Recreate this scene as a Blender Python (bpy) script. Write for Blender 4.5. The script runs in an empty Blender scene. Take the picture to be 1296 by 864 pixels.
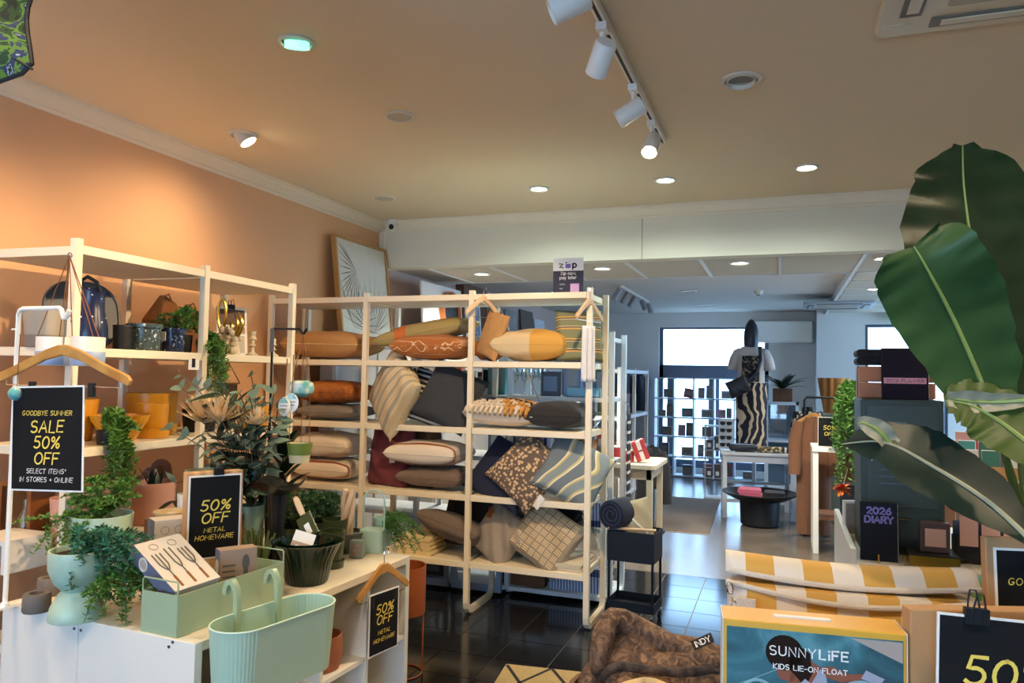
import bpy, bmesh, math, random
from mathutils import Vector, Matrix, Euler
R = math.radians
PI = math.pi
rnd = random.Random(7)
scene = bpy.context.scene
COL = scene.collection

# ---------------------------------------------------------------- camera
CAM_H, F_PX = 1.5, 942.0
YAW, PITCH, ROLL = R(20), R(2.6), R(1.0)
_cy, _sy, _cp, _sp = math.cos(YAW), math.sin(YAW), math.cos(PITCH), math.sin(PITCH)
_f = Vector((-_sy*_cp, _cy*_cp, _sp)); _r0 = Vector((_cy, _sy, 0)); _u0 = Vector((_sy*_sp, -_cy*_sp, _cp))
_c, _s = math.cos(ROLL), math.sin(ROLL)
_r = _r0*_c + _u0*_s
_u = _u0*_c - _r0*_s
cam = bpy.data.cameras.new('camera'); cam_o = bpy.data.objects.new('camera', cam); COL.objects.link(cam_o)
cam.sensor_width = 36; cam.lens = F_PX/1296*36; cam.clip_start = .05; cam.clip_end = 200
_m = Matrix((( _r.x, _u.x, -_f.x, 0), (_r.y, _u.y, -_f.y, 0), (_r.z, _u.z, -_f.z, CAM_H), (0, 0, 0, 1)))
cam_o.matrix_world = _m
scene.camera = cam_o

def P(px, py, X=None, Y=None, Z=None, D=None):
    """world point that the photograph shows at a pixel, on a known plane of the shop"""
    d = _f + (px-648)/F_PX*_r - (py-432)/F_PX*_u
    t = X/d.x if X is not None else Y/d.y if Y is not None else (Z-CAM_H)/d.z if Z is not None else D
    return Vector((d.x*t, d.y*t, CAM_H + d.z*t))

# ---------------------------------------------------------------- view, world, lights
scene.view_settings.view_transform = 'Standard'; scene.view_settings.look = 'None'
scene.view_settings.gamma = 1; scene.view_settings.use_curve_mapping = False
scene.view_settings.exposure = EXPOSURE = 1.0
scene.cycles.use_denoising = True
scene.cycles.max_bounces = 8
scene.cycles.diffuse_bounces = 5
scene.cycles.sample_clamp_indirect = 6
scene.cycles.caustics_reflective = False; scene.cycles.caustics_refractive = False
world = bpy.data.worlds.new('world'); scene.world = world; world.use_nodes = True
bg = world.node_tree.nodes['Background']; bg.inputs[0].default_value = (.36, .63, 1.0, 1); bg.inputs[1].default_value = 6.0

def lamp(kind, name, loc, power, color, target=None, size=.2, size_y=None, spot=None, blend=.5, portal=False, rot=None):
    l = bpy.data.lights.new(name, kind); l.energy = power; l.color = color
    if kind == 'AREA':
        l.shape = 'RECTANGLE' if size_y else 'DISK'; l.size = size
        if size_y: l.size_y = size_y
        if portal: l.cycles.is_portal = True
    else: l.shadow_soft_size = size
    if kind == 'SPOT': l.spot_size = R(spot); l.spot_blend = blend
    o = bpy.data.objects.new(name, l); COL.objects.link(o); o.location = loc
    if target is not None: o.rotation_euler = (Vector(target)-Vector(loc)).to_track_quat('-Z', 'Y').to_euler()
    if rot: o.rotation_euler = rot
    return o
WARM = (1, .72, .42); NEUT = (1, .90, .74); COOL = (.78, .95, .92)
# daylight portals: shopfront behind the camera and the two back windows
lamp('AREA', 'shopfront_portal', (-1.2, -2.95, 1.25), 1, (1, 1, 1), size=4.2, size_y=1.9, portal=True, rot=(R(-90), 0, 0))
lamp('AREA', 'back_window_portal', (-.9, 11.95, 1.3), 1, (1, 1, 1), size=1.7, size_y=2.2, portal=True, rot=(R(90), 0, 0))
lamp('AREA', 'door_window_portal', (1.9, 11.4, 1.5), 1, (1, 1, 1), size=1.6, size_y=1.9, portal=True, rot=(R(90), 0, 0))

lamp('AREA', 'added_window_portal', (3.95, 9.3, 1.35), 1, (1, 1, 1), size=3.4, size_y=2.0, portal=True, rot=(0, R(90), 0))  # portal for the unseen side window, added to brighten the back room

# ---------------------------------------------------------------- materials
MATS = {}
def mat(name, color, rough=.6, metal=0., var=.08, scale=12., bump=0., bscale=None, spec=.5, trans=0., coat=0., emit=None, estr=0., alpha=1., sheen=0., sub=0.):
    if name in MATS: return MATS[name]
    m = bpy.data.materials.new(name); m.use_nodes = True
    nt = m.node_tree; b = nt.nodes['Principled BSDF']
    b.inputs['Roughness'].default_value = rough; b.inputs['Metallic'].default_value = metal
    b.inputs['Specular IOR Level'].default_value = spec
    if trans: b.inputs['Transmission Weight'].default_value = trans
    if coat: b.inputs['Coat Weight'].default_value = coat
    if sheen: b.inputs['Sheen Weight'].default_value = sheen
    if alpha < 1: b.inputs['Alpha'].default_value = alpha
    if emit: b.inputs['Emission Color'].default_value = (*emit, 1); b.inputs['Emission Strength'].default_value = estr
    c = Vector(color)
    tc = nt.nodes.new('ShaderNodeTexCoord'); nz = nt.nodes.new('ShaderNodeTexNoise')
    nz.inputs['Scale'].default_value = scale; nz.inputs['Detail'].default_value = 4
    nt.links.new(tc.outputs['Object'], nz.inputs['Vector'])
    mx = nt.nodes.new('ShaderNodeMix'); mx.data_type = 'RGBA'
    mx.inputs['A'].default_value = (*(c*(1-var)), 1); mx.inputs['B'].default_value = (*[min(1, v*(1+var)) for v in c], 1)
    nt.links.new(nz.outputs['Fac'], mx.inputs['Factor']); nt.links.new(mx.outputs['Result'], b.inputs['Base Color'])
    if bump:
        n2 = nt.nodes.new('ShaderNodeTexNoise'); n2.inputs['Scale'].default_value = bscale or scale*6; n2.inputs['Detail'].default_value = 5
        nt.links.new(tc.outputs['Object'], n2.inputs['Vector'])
        bp = nt.nodes.new('ShaderNodeBump'); bp.inputs['Strength'].default_value = bump; bp.inputs['Distance'].default_value = .01
        nt.links.new(n2.outputs['Fac'], bp.inputs['Height']); nt.links.new(bp.outputs['Normal'], b.inputs['Normal'])
    MATS[name] = m
    return m

def pat(name, cols, kind='stripe', scale=10., axis='X', rough=.85, ramp=None, dist=0., bump=0., rot=0., duty=.5, metal=0., off=0.):
    """woven / printed two-or-more colour pattern in object coordinates"""
    if name in MATS: return MATS[name]
    m = bpy.data.materials.new(name); m.use_nodes = True; nt = m.node_tree; b = nt.nodes['Principled BSDF']
    b.inputs['Roughness'].default_value = rough; b.inputs['Metallic'].default_value = metal
    N, L = nt.nodes.new, nt.links.new
    tc = N('ShaderNodeTexCoord'); mp = N('ShaderNodeMapping'); mp.inputs['Rotation'].default_value = (0, 0, rot); mp.inputs['Location'].default_value = (off, 0, 0)
    L(tc.outputs['Object'], mp.inputs['Vector'])
    if kind in ('stripe', 'wave', 'rings'):
        w = N('ShaderNodeTexWave'); w.inputs['Scale'].default_value = scale; w.inputs['Distortion'].default_value = dist
        w.wave_type = 'RINGS' if kind == 'rings' else 'BANDS'
        if kind != 'rings': w.bands_direction = axis
        L(mp.outputs['Vector'], w.inputs['Vector']); fac = w.outputs['Fac']
    elif kind == 'gingham':
        f = []
        for ax in ('X', 'Y'):
            w = N('ShaderNodeTexWave'); w.inputs['Scale'].default_value = scale; w.bands_direction = ax
            L(mp.outputs['Vector'], w.inputs['Vector'])
            g = N('ShaderNodeMath'); g.operation = 'GREATER_THAN'; g.inputs[1].default_value = .5; L(w.outputs['Fac'], g.inputs[0]); f.append(g)
        a = N('ShaderNodeMath'); a.operation = 'ADD'; L(f[0].outputs[0], a.inputs[0]); L(f[1].outputs[0], a.inputs[1])
        d = N('ShaderNodeMath'); d.operation = 'MULTIPLY'; d.inputs[1].default_value = .49; L(a.outputs[0], d.inputs[0]); fac = d.outputs[0]
    elif kind == 'voronoi':
        v = N('ShaderNodeTexVoronoi'); v.inputs['Scale'].default_value = scale; L(mp.outputs['Vector'], v.inputs['Vector']); fac = v.outputs['Distance']
    elif kind == 'noise':
        v = N('ShaderNodeTexNoise'); v.inputs['Scale'].default_value = scale; v.inputs['Detail'].default_value = 6; v.inputs['Distortion'].default_value = dist
        L(mp.outputs['Vector'], v.inputs['Vector']); fac = v.outputs['Fac']
    elif kind == 'brick':
        v = N('ShaderNodeTexBrick'); v.inputs['Scale'].default_value = scale; L(mp.outputs['Vector'], v.inputs['Vector']); fac = v.outputs['Fac']
    cr = N('ShaderNodeValToRGB'); e = cr.color_ramp; e.interpolation = ramp or 'CONSTANT'
    n = len(cols)
    pos = duty if isinstance(duty, (list, tuple)) else ([0] + [duty + (1-duty)*k/max(1, n-1) for k in range(n-1)])
    while len(e.elements) < n: e.elements.new(.5)
    for k in range(n): e.elements[k].position = pos[k]
    for k in range(n): e.elements[k].color = (*cols[k], 1)
    L(fac, cr.inputs['Fac']); L(cr.outputs['Color'], b.inputs['Base Color'])
    if bump:
        bp = N('ShaderNodeBump'); bp.inputs['Strength'].default_value = bump; bp.inputs['Distance'].default_value = .01
        L(fac, bp.inputs['Height']); L(bp.outputs['Normal'], b.inputs['Normal'])
    MATS[name] = m
    return m

def glassmat(name, tint=(1, 1, 1), gloss=.08):
    if name in MATS: return MATS[name]
    m = bpy.data.materials.new(name); m.use_nodes = True; nt = m.node_tree
    nt.nodes.remove(nt.nodes['Principled BSDF']); out = nt.nodes['Material Output']
    t = nt.nodes.new('ShaderNodeBsdfTransparent'); t.inputs[0].default_value = (*tint, 1)
    g = nt.nodes.new('ShaderNodeBsdfGlossy'); g.inputs['Roughness'].default_value = .03
    x = nt.nodes.new('ShaderNodeMixShader'); x.inputs[0].default_value = gloss
    nt.links.new(t.outputs[0], x.inputs[1]); nt.links.new(g.outputs[0], x.inputs[2]); nt.links.new(x.outputs[0], out.inputs[0])
    MATS[name] = m
    return m

# ---------------------------------------------------------------- mesh helpers
class MB:
    def __init__(s): s.v = []; s.f = []
    def add(s, v, f, T=None):
        k = len(s.v)
        s.v += [tuple(T @ Vector(p)) for p in v] if T is not None else [tuple(p) for p in v]
        s.f += [tuple(i+k for i in q) for q in f]; return s
    def box(s, x0, x1, y0, y1, z0, z1, T=None):
        return s.add([(x0,y0,z0),(x1,y0,z0),(x1,y1,z0),(x0,y1,z0),(x0,y0,z1),(x1,y0,z1),(x1,y1,z1),(x0,y1,z1)],
                     [(3,2,1,0),(4,5,6,7),(0,1,5,4),(1,2,6,5),(2,3,7,6),(3,0,4,7)], T)
    def cbox(s, c, d, T=None):
        return s.box(c[0]-d[0]/2, c[0]+d[0]/2, c[1]-d[1]/2, c[1]+d[1]/2, c[2]-d[2]/2, c[2]+d[2]/2, T)
    def lathe(s, prof, n=24, T=None, sx=1., sy=1., flute=0., nf=0):
        v = []; f = []; m = len(prof)
        for i in range(n):
            a = 2*PI*i/n; k = 1 + (flute*math.cos(nf*a) if nf else 0)
            for r, z in prof: v.append((r*k*math.cos(a)*sx, r*k*math.sin(a)*sy, z))
        for i in range(n):
            j = (i+1) % n
            for q in range(m-1): f.append((i*m+q, j*m+q, j*m+q+1, i*m+q+1))
        if prof[0][0] > 1e-4: f.append(tuple(i*m for i in range(n))[::-1])
        if prof[-1][0] > 1e-4: f.append(tuple(i*m+m-1 for i in range(n)))
        return s.add(v, f, T)
    def tube(s, pts, r, n=8, closed=False, square=False, T=None):
        pts = [Vector(p) for p in pts]; N = len(pts)
        rr = r if isinstance(r, (list, tuple)) else [r]*N
        v = []; f = []; prev = None
        for i, p in enumerate(pts):
            if closed: t = pts[(i+1) % N]-pts[i-1]
            else: t = pts[min(i+1, N-1)]-pts[max(i-1, 0)]
            if t.length < 1e-9: t = Vector((0, 0, 1))
            t.normalize()
            if prev is None:
                a = Vector((0, 0, 1)) if abs(t.z) < .9 else Vector((1, 0, 0))
                u = t.cross(a).normalized()
            else: u = (prev - t*prev.dot(t)).normalized()
            prev = u; w = t.cross(u)
            for k in range(n):
                a = 2*PI*(k+.5)/n
                q = rr[i]*(1.414 if square else 1)
                v.append(p + u*math.cos(a)*q + w*math.sin(a)*q)
        for i in range(N if closed else N-1):
            j = (i+1) % N
            for k in range(n): f.append((i*n+k, i*n+(k+1) % n, j*n+(k+1) % n, j*n+k))
        if not closed: f += [tuple(range(n))[::-1], tuple((N-1)*n+k for k in range(n))]
        return s.add(v, f, T)
    def sphere(s, c, r, n=14, m=9, T=None):
        rx, ry, rz = r if isinstance(r, (list, tuple)) else (r, r, r)
        v = [(c[0], c[1], c[2]-rz)]; f = []
        for j in range(1, m):
            b = PI*j/m
            for i in range(n):
                a = 2*PI*i/n; v.append((c[0]+rx*math.sin(b)*math.cos(a), c[1]+ry*math.sin(b)*math.sin(a), c[2]-rz*math.cos(b)))
        v.append((c[0], c[1], c[2]+rz))
        for i in range(n):
            f.append((0, 1+(i+1) % n, 1+i))
            for j in range(m-2): f.append((1+j*n+i, 1+j*n+(i+1) % n, 1+(j+1)*n+(i+1) % n, 1+(j+1)*n+i))
            f.append((1+(m-2)*n+i, 1+(m-2)*n+(i+1) % n, len(v)-1))
        return s.add(v, f, T)
    def prism(s, poly, y0, y1, T=None):
        """polygon in local XZ extruded along Y"""
        n = len(poly)
        v = [(x, y0, z) for x, z in poly] + [(x, y1, z) for x, z in poly]
        f = [tuple(range(n)), tuple(range(2*n-1, n-1, -1))] + [(i, i+n, (i+1) % n+n, (i+1) % n) for i in range(n)]
        return s.add(v, f, T)
    def slab(s, poly, z0, z1, T=None):
        n = len(poly)
        v = [(x, y, z0) for x, y in poly] + [(x, y, z1) for x, y in poly]
        f = [tuple(range(n))[::-1], tuple(range(n, 2*n))] + [(i, (i+1) % n, (i+1) % n+n, i+n) for i in range(n)]
        return s.add(v, f, T)
    def leaf(s, base, d, up, L, W, droop=.2, nseg=5):
        base = Vector(base); d = Vector(d).normalized(); up = Vector(up); side = d.cross(up)
        if side.length < 1e-4: side = Vector((1, 0, 0))
        side.normalize(); up = side.cross(d).normalized()
        v = []; f = []
        for i in range(nseg+1):
            t = i/nseg; w = W*.5*max(.02, math.sin(PI*min(1, t**.8*.98+.01)))
            c = base + d*L*t - Vector((0, 0, 1))*droop*L*t*t
            v += [c - side*w + up*w*.25, c, c + side*w + up*w*.25]
        for i in range(nseg):
            a = i*3; f += [(a, a+1, a+4, a+3), (a+1, a+2, a+5, a+4)]
        return s.add(v, f)
def rc(x0, x1, y0, y1, r, n=5):
    """rounded rectangle outline"""
    o = []
    for cx, cy, a0 in ((x1-r, y1-r, 0), (x0+r, y1-r, 90), (x0+r, y0+r, 180), (x1-r, y0+r, 270)):
        for k in range(n+1):
            a = R(a0+90*k/n); o.append((cx+r*math.cos(a), cy+r*math.sin(a)))
    return o
def mesh_of(mb, m, smooth=False, ang=40):
    me = bpy.data.meshes.new('mesh'); me.from_pydata(mb.v, [], mb.f); me.validate(); me.materials.append(m)
    if smooth:
        me.shade_smooth() if hasattr(me, 'shade_smooth') else None
        if ang < 180:
            try: me.set_sharp_from_angle(angle=R(ang))
            except Exception: pass
    return me
def obj(name, mb, m, parent=None, smooth=False, loc=None, rot=None, label=None, bev=0, solid=0, sub=0, ang=40):
    me = mb if isinstance(mb, bpy.types.Mesh) else mesh_of(mb, m, smooth, ang)
    o = bpy.data.objects.new(name, me); COL.objects.link(o)
    if parent is not None: o.parent = parent
    if loc is not None: o.location = loc
    if rot is not None: o.rotation_euler = rot
    if label: o['label'] = label
    if solid: md = o.modifiers.new('solid', 'SOLIDIFY'); md.thickness = solid; md.offset = 0
    if sub: md = o.modifiers.new('sub', 'SUBSURF'); md.levels = sub; md.render_levels = sub
    if bev: md = o.modifiers.new('bev', 'BEVEL'); md.width = bev; md.segments = 2; md.limit_method = 'ANGLE'
    return o
def tag(o, label, cat, group=None, kind=None):
    o['label'] = label; o['category'] = cat
    if group: o['group'] = group
    if kind: o['kind'] = kind
    return o
def thing(name, label, cat, loc=(0, 0, 0), rz=0., group=None, rot=None):
    o = bpy.data.objects.new(name, None); COL.objects.link(o); o.empty_display_size = .05
    o.location = loc; o.rotation_euler = rot if rot else (0, 0, rz)
    return tag(o, label, cat, group)
def struct(name, mb, m, parent=None, **k):
    o = obj(name, mb, m, parent, **k)
    if parent is None: o['kind'] = 'structure'
    return o
def ell(cx, cz, rx, rz, n=20, a0=0): return [(cx+rx*math.cos(2*PI*i/n+a0), cz+rz*math.sin(2*PI*i/n+a0)) for i in range(n)]

# stroke lettering -------------------------------------------------
def _arc(cx, cy, rx, ry, a0, a1, n=9): return [(cx+rx*math.cos(R(a0+(a1-a0)*i/n)), cy+ry*math.sin(R(a0+(a1-a0)*i/n))) for i in range(n+1)]
FONT = {
 'A': [[(0,0),(.42,1),(.84,0)],[(.15,.35),(.7,.35)]], 'B': [[(0,0),(0,1)]+_arc(.35,.76,.35,.24,90,-90)+[(0,.52)],[(.35,.52)]+_arc(.4,.26,.38,.26,90,-90)+[(0,0)]],
 'C': [_arc(.45,.5,.42,.5,50,310)], 'D': [[(0,0),(0,1)]+_arc(.3,.5,.5,.5,90,-90)+[(0,0)]], 'E': [[(.65,1),(0,1),(0,0),(.65,0)],[(0,.52),(.55,.52)]],
 'F': [[(.65,1),(0,1),(0,0)],[(0,.52),(.52,.52)]], 'G': [_arc(.45,.5,.42,.5,50,330)+[(.85,.42),(.5,.42)]], 'H': [[(0,0),(0,1)],[(.72,0),(.72,1)],[(0,.5),(.72,.5)]],
 'I': [[(.1,0),(.1,1)]], 'K': [[(0,0),(0,1)],[(.65,1),(0,.45),(.68,0)]], 'L': [[(0,1),(0,0),(.58,0)]], 'M': [[(0,0),(.06,1),(.46,.35),(.86,1),(.92,0)]],
 'N': [[(0,0),(0,1),(.72,0),(.72,1)]], 'O': [_arc(.45,.5,.43,.5,90,450,14)], 'P': [[(0,0),(0,1)]+_arc(.35,.74,.35,.26,90,-90)+[(0,.48)]],
 'R': [[(0,0),(0,1)]+_arc(.33,.75,.34,.25,90,-90)+[(0,.5)],[(.3,.5),(.68,0)]], 'S': [_arc(.36,.75,.33,.25,40,250,7)+_arc(.36,.26,.35,.26,80,-140,7)],
 'T': [[(0,1),(.75,1)],[(.37,1),(.37,0)]], 'U': [[(0,1),(0,.35)]+_arc(.37,.35,.37,.35,180,360)+[(.74,1)]], 'V': [[(0,1),(.4,0),(.8,1)]], 'W': [[(0,1),(.22,0),(.5,.7),(.78,0),(1,1)]],
 'Y': [[(0,1),(.38,.5),(.76,1)],[(.38,.5),(.38,0)]], 'Z': [[(0,1),(.7,1),(0,0),(.72,0)]], 'i': [[(.1,0),(.1,.55)],[(.1,.9),(.1,.93)]], 'p': [[(0,-.35),(0,.7)],_arc(.33,.35,.33,.35,90,450,12)], 'z': [[(0,.7),(.6,.7),(0,0),(.6,0)]],
 'n': [[(0,0),(0,.7)],_arc(.27,.4,.27,.3,180,0)+[(.54,0)]], 'o': [_arc(.33,.35,.33,.35,90,450,12)], 'w': [[(0,.7),(.18,0),(.4,.6),(.62,0),(.8,.7)]], 'a': [_arc(.3,.35,.3,.35,90,450,12),[(.6,.7),(.6,0)]],
 'y': [[(0,.7),(.3,0)],[(.6,.7),(.15,-.35)]], 'l': [[(.05,0),(.05,1)]], 't': [[(.2,1),(.2,.1),(.4,0)],[(0,.7),(.42,.7)]], 'e': [[(.02,.36),(.62,.36)]+_arc(.32,.35,.31,.35,0,310)], 'r': [[(0,0),(0,.7)],_arc(.25,.4,.25,.3,180,50)],
 '5': [[(.62,1),(.12,1),(.05,.55)]+_arc(.3,.3,.34,.3,110,-140)], '0': [_arc(.38,.5,.36,.5,90,450,14)], '2': [_arc(.34,.72,.32,.28,160,-30)+[(0,0),(.7,0)]], '6': [[(.55,1),(.2,.65)]+_arc(.35,.3,.33,.3,150,510,12)],
 '%': [_arc(.16,.78,.16,.2,0,360),_arc(.72,.22,.16,.2,0,360),[(.8,1),(.1,0)]], '+': [[(0,.45),(.5,.45)],[(.25,.2),(.25,.7)]], '*': [[(.05,.95),(.25,.65)],[(.25,.95),(.05,.65)]], '-': [[(0,.45),(.45,.45)]], '.': [[(0,0),(.08,.04)]], ',': [[(.05,.08),(0,-.12)]],
 '3': [_arc(.3,.75,.32,.25,150,-80,8)+_arc(.3,.25,.36,.26,85,-150,8)], '9': [_arc(.35,.7,.33,.3,-30,330,12)+[(.6,.3),(.4,0)]], '1': [[(0,.8),(.25,1),(.25,0)]],
}
def text(mb, s, h, cx, z, w=None, y=-.001, slant=0., gap=.28, align='c', jit=0.):
    """stroke text in local XZ plane facing -Y; baseline z, cap height h, stroke width w"""
    w = w or h*.13
    adv = []; x = 0
    for ch in s:
        g = FONT.get(ch)
        wd = max([p[0] for st in g for p in st]) if g else .35
        adv.append((ch, x)); x += wd + gap
    tot = (x-gap)*h
    ox = cx - (tot/2 if align == 'c' else 0)
    for ch, ax in adv:
        dz = jit*h*(rnd.random()-.5)
        for st in FONT.get(ch, []):
            pts = [Vector((ox+ax*h+p[0]*h+slant*p[1]*h, z+dz+p[1]*h)) for p in st]
            L = []; Rr = []
            for i, p in enumerate(pts):
                t = pts[min(i+1, len(pts)-1)]-pts[max(i-1, 0)]
                t.normalize(); n = Vector((-t.y, t.x))*w/2
                e = Vector((0, 0))
                if i == 0: e = -t*w*.4
                if i == len(pts)-1: e = t*w*.4
                L.append(p+n+e); Rr.append(p-n+e)
            k = len(pts)
            v = [(q.x, y, q.y) for q in L] + [(q.x, y, q.y) for q in Rr]
            mb.add(v, [(i, k+i, k+i+1, i+1) for i in range(k-1)])
    return mb

# cushions -----------------------------------------------------------
def cushion_mb(w, h, t, seed=0, wr=.05, n=18, pinch=.06):
    r = random.Random(seed); v = []; f = []
    ph = [(r.uniform(2, 6), r.uniform(2, 6), r.uniform(0, 6), r.uniform(-1, 1)) for _ in range(6)]
    for sgn in (1, -1):
        for j in range(n+1):
            for i in range(n+1):
                a, b = -1+2*i/n, -1+2*j/n
                a, b = math.sin(a*PI/2), math.sin(b*PI/2)
                e = (max(0, 1-a*a)*max(0, 1-b*b))**.26
                x = a*w/2*(1-pinch*(1-b*b)*abs(a)**3); y = b*h/2*(1-pinch*(1-a*a)*abs(b)**3)
                wv = sum(q[3]*math.sin(q[0]*a*1.6+q[1]*b*1.6+q[2]+sgn) for q in ph)*wr*t*.35
                v.append((x, y, sgn*t/2*e + wv*min(1, e*1.3)))
    m = (n+1)**2
    for s_ in (0, 1):
        for j in range(n):
            for i in range(n):
                a = s_*m+j*(n+1)+i; q = (a, a+1, a+n+2, a+n+1)
                f.append(q if s_ == 0 else q[::-1])
    rim = [i for i in range(n+1)] + [j*(n+1)+n for j in range(1, n+1)] + [n*(n+1)+i for i in range(n-1, -1, -1)] + [j*(n+1) for j in range(n-1, 0, -1)]
    for k in range(len(rim)):
        a, b = rim[k], rim[(k+1) % len(rim)]; f.append((a, a+m, b+m, b))
    mb = MB().add(v, f); mb.rim = [tuple((Vector(v[i])+Vector(v[i+m]))/2) for i in rim]
    return mb
def cushion(label, w, h, t, m, loc, rot, pipe=None, seed=None, wr=.06, group='cushions on the middle shelving', tagm=None, fringe=None, sub=1, name='cushion'):
    seed = seed if seed is not None else sum(map(ord, label))
    T = thing(name, label, 'cushion', loc, rot=rot, group=group)
    mb = cushion_mb(w, h, t, seed, wr)
    obj('cover', mb, m, T, smooth=True, ang=180, sub=sub)
    obj('piping', MB().tube(mb.rim, .0035, 5, closed=True), pipe or m, T, smooth=True)
    if fringe:
        q = MB()
        for k in range(0, len(mb.rim)):
            a = Vector(mb.rim[k]); b = a*1.05; q.tube([a, (a+b)/2+Vector((0, 0, .004)), b], .004, 4)
        obj('fringe', q, fringe, T)
    if tagm:
        q = MB().box(-.022, .022, -.001, .001, -.09, 0)
        o = obj('price_tag', q, tagm[0], T, loc=tagm[1], rot=tagm[2] if len(tagm) > 2 else None)
    return T
def H(s):
    s = s.lstrip('#'); o = []
    for i in (0, 2, 4):
        c = int(s[i:i+2], 16)/255; o.append(c/12.92 if c <= .04045 else ((c+.055)/1.055)**2.4)
    return tuple(o)
# ================================================================ structure
CEIL = 2.86; WX = -3.45; BY = 5.9
m_ceil = mat('ceiling_paint', H('#d8c6a8'), .9, var=.015, scale=2)
m_peach = mat('peach_paint', H('#d8a87e'), .85, var=.03, scale=2, bump=.05, bscale=90)
m_cornice = mat('cornice_paint', H('#e2d3ba'), .7, var=.02)
m_bulk = mat('bulkhead_paint', H('#dcd3bd'), .85, var=.02, scale=2)
m_tile = mat('black_tile', (.012, .013, .016), .14, var=.3, scale=5, spec=.4)
m_grout = mat('grout', H('#8f8c86'), .8)
m_conc = mat('polished_concrete', H('#655c53'), .22, var=.18, scale=1.6, bump=.03, bscale=6)
m_pink = mat('pale_pink_paint', H('#c9aea2'), .85, var=.03, scale=2)
m_bluew = mat('back_wall_paint', H('#d8d3cd'), .85, var=.03, scale=2)
m_brown = mat('brown_panel', H('#6f4f3c'), .7, var=.1)
m_plas = mat('far_ceiling_paint', H('#d2ccc4'), .9, var=.02, scale=2)
m_ctile = mat('ceiling_tile', H('#c4bba8'), .9, var=.03, scale=30, bump=.1, bscale=200)
m_tbar = mat('tbar_white', H('#dcdcd6'), .5)
m_steel = mat('window_metal', H('#5a6472'), .4, .6)
m_white = mat('white_lacquer', H('#e9e4da'), .35, var=.015, scale=4)
m_cream = mat('cream_metal', H('#e8dcc2'), .4, var=.02, scale=4)
m_black = mat('black_satin', (.010, .010, .012), .5, spec=.3)
m_chrome = mat('chrome', (.75, .75, .77), .12, 1.)
m_gold = mat('brass', H('#c99a3d'), .25, 1., var=.1)
m_paperw = mat('white_paper', H('#efece6'), .7, var=.02)
m_glass = glassmat('window_glass')

struct('floor', MB().box(WX, 4, -3, 5.86, -.12, -.006), m_grout)
floor = bpy.data.objects['floor']
T30 = mesh_of(MB().box(.003, .297, .003, .297, -.006, 0), m_tile)
for i in range(-10, 6):
    for j in range(-11, 1):
        o = obj('floor_tile', T30, None, floor, loc=(-.54+.3*i, 5.56+.3*j, 0))
q = MB()
q.box(WX, 4, -3, 2.2618, -.006, -.0008); q.box(WX, -3.5402, 2.2618, 5.86, -.006, -.0008) if WX < -3.5402 else None
q.box(1.2618, 4, 2.2618, 5.86, -.006, -.0008)
struct('floor_tiling', q, m_tile, floor)['kind'] = 'stuff'
struct('floor_back', MB().box(WX, 4, 5.862, 12.4, -.12, 0), m_conc)
struct('ceiling', MB().box(WX, 4, -3, BY+.2, CEIL, CEIL+.1), m_ceil)
struct('wall_left', MB().box(WX-.15, WX, -3, BY+.15, 0, CEIL), m_peach)
struct('wall_left_back', MB().box(WX-.15, WX, BY+.15, 12.2, 0, CEIL), m_pink)
struct('wall_right', MB().box(4, 4.15, -3, 7.6, 0, CEIL).box(4, 4.15, 11, 12.2, 0, CEIL).box(4, 4.15, 7.6, 11, 0, .35).box(4, 4.15, 7.6, 11, 2.35, CEIL), m_bulk)
w = struct('added_window', MB().box(4.05, 4.1, 7.6, 11, .35, .41).box(4.05, 4.1, 7.6, 11, 2.29, 2.35).box(4.05, 4.1, 9.27, 9.33, .41, 2.29), m_steel)  # unseen window added so that daylight from the right lifts the back room
for a, c in ((7.6, 9.27), (9.33, 11)): obj('pane', MB().box(4.07, 4.075, a, c, .41, 2.29), m_glass, w)
struct('trim_1', MB().prism([(0, 0), (.0, -.09), (.012, -.09), (.018, -.075), (.035, -.07), (.07, -.03), (.075, -.012), (.09, -.012), (.09, 0)], -3, BY, Matrix.Translation((WX, 0, CEIL))), m_cornice)
Tb = Matrix.Translation((WX, BY, CEIL)) @ Matrix.Rotation(R(-90), 4, 'Z')
struct('trim_2', MB().prism([(0, 0), (.0, -.09), (.012, -.09), (.018, -.075), (.035, -.07), (.07, -.03), (.075, -.012), (.09, -.012), (.09, 0)], .09, 7.45, Tb), m_cornice)
b = struct('wall_bulkhead', MB().box(WX, 4, BY, BY+.14, 2.445, CEIL), m_bulk)
# panel joint of the bulkhead
struct('joint_strip', MB().box(-1.06, -1.052, BY-.002, BY, 2.445, 2.77), mat('joint_shade', H('#a59c88'), .9), b)
# lower ceilings beyond the bulkhead
cg = struct('ceiling_grid', MB().box(WX, 4, BY+.14, 7.1, 2.47, 2.56).box(.58, 4, 7.1, 11.5, 2.47, 2.56), m_ctile)
tm = mesh_of(MB().box(.015, .585, .015, .985, 0, .012), m_ctile)
for i in range(-7, 8):
    x = -.62 + .6*i
    if x > WX-.1 and x < 3.4: obj('ceiling_tile', tm, None, cg, loc=(x, 6.08, 2.452))
tm2 = mesh_of(MB().box(.015, 1.1, .015, .585, 0, .012), m_ctile)
for i in range(3):
    for j in range(7): obj('ceiling_tile', tm2, None, cg, loc=(.6+1.12*i, 7.12+.6*j, 2.452))
for i in range(-6, 8):
    x = -.62 + .6*i
    if x > WX: obj('grid_bar', MB().box(x-.014, x+.014, 6.05, 7.1, 2.444, 2.47), m_tbar, cg)
obj('grid_bar', MB().box(WX, 4, 7.075, 7.1, 2.444, 2.47), m_tbar, cg)
obj('grid_bar', MB().box(.565, .6, 7.1, 11.5, 2.444, 2.6), m_tbar, cg)
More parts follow.
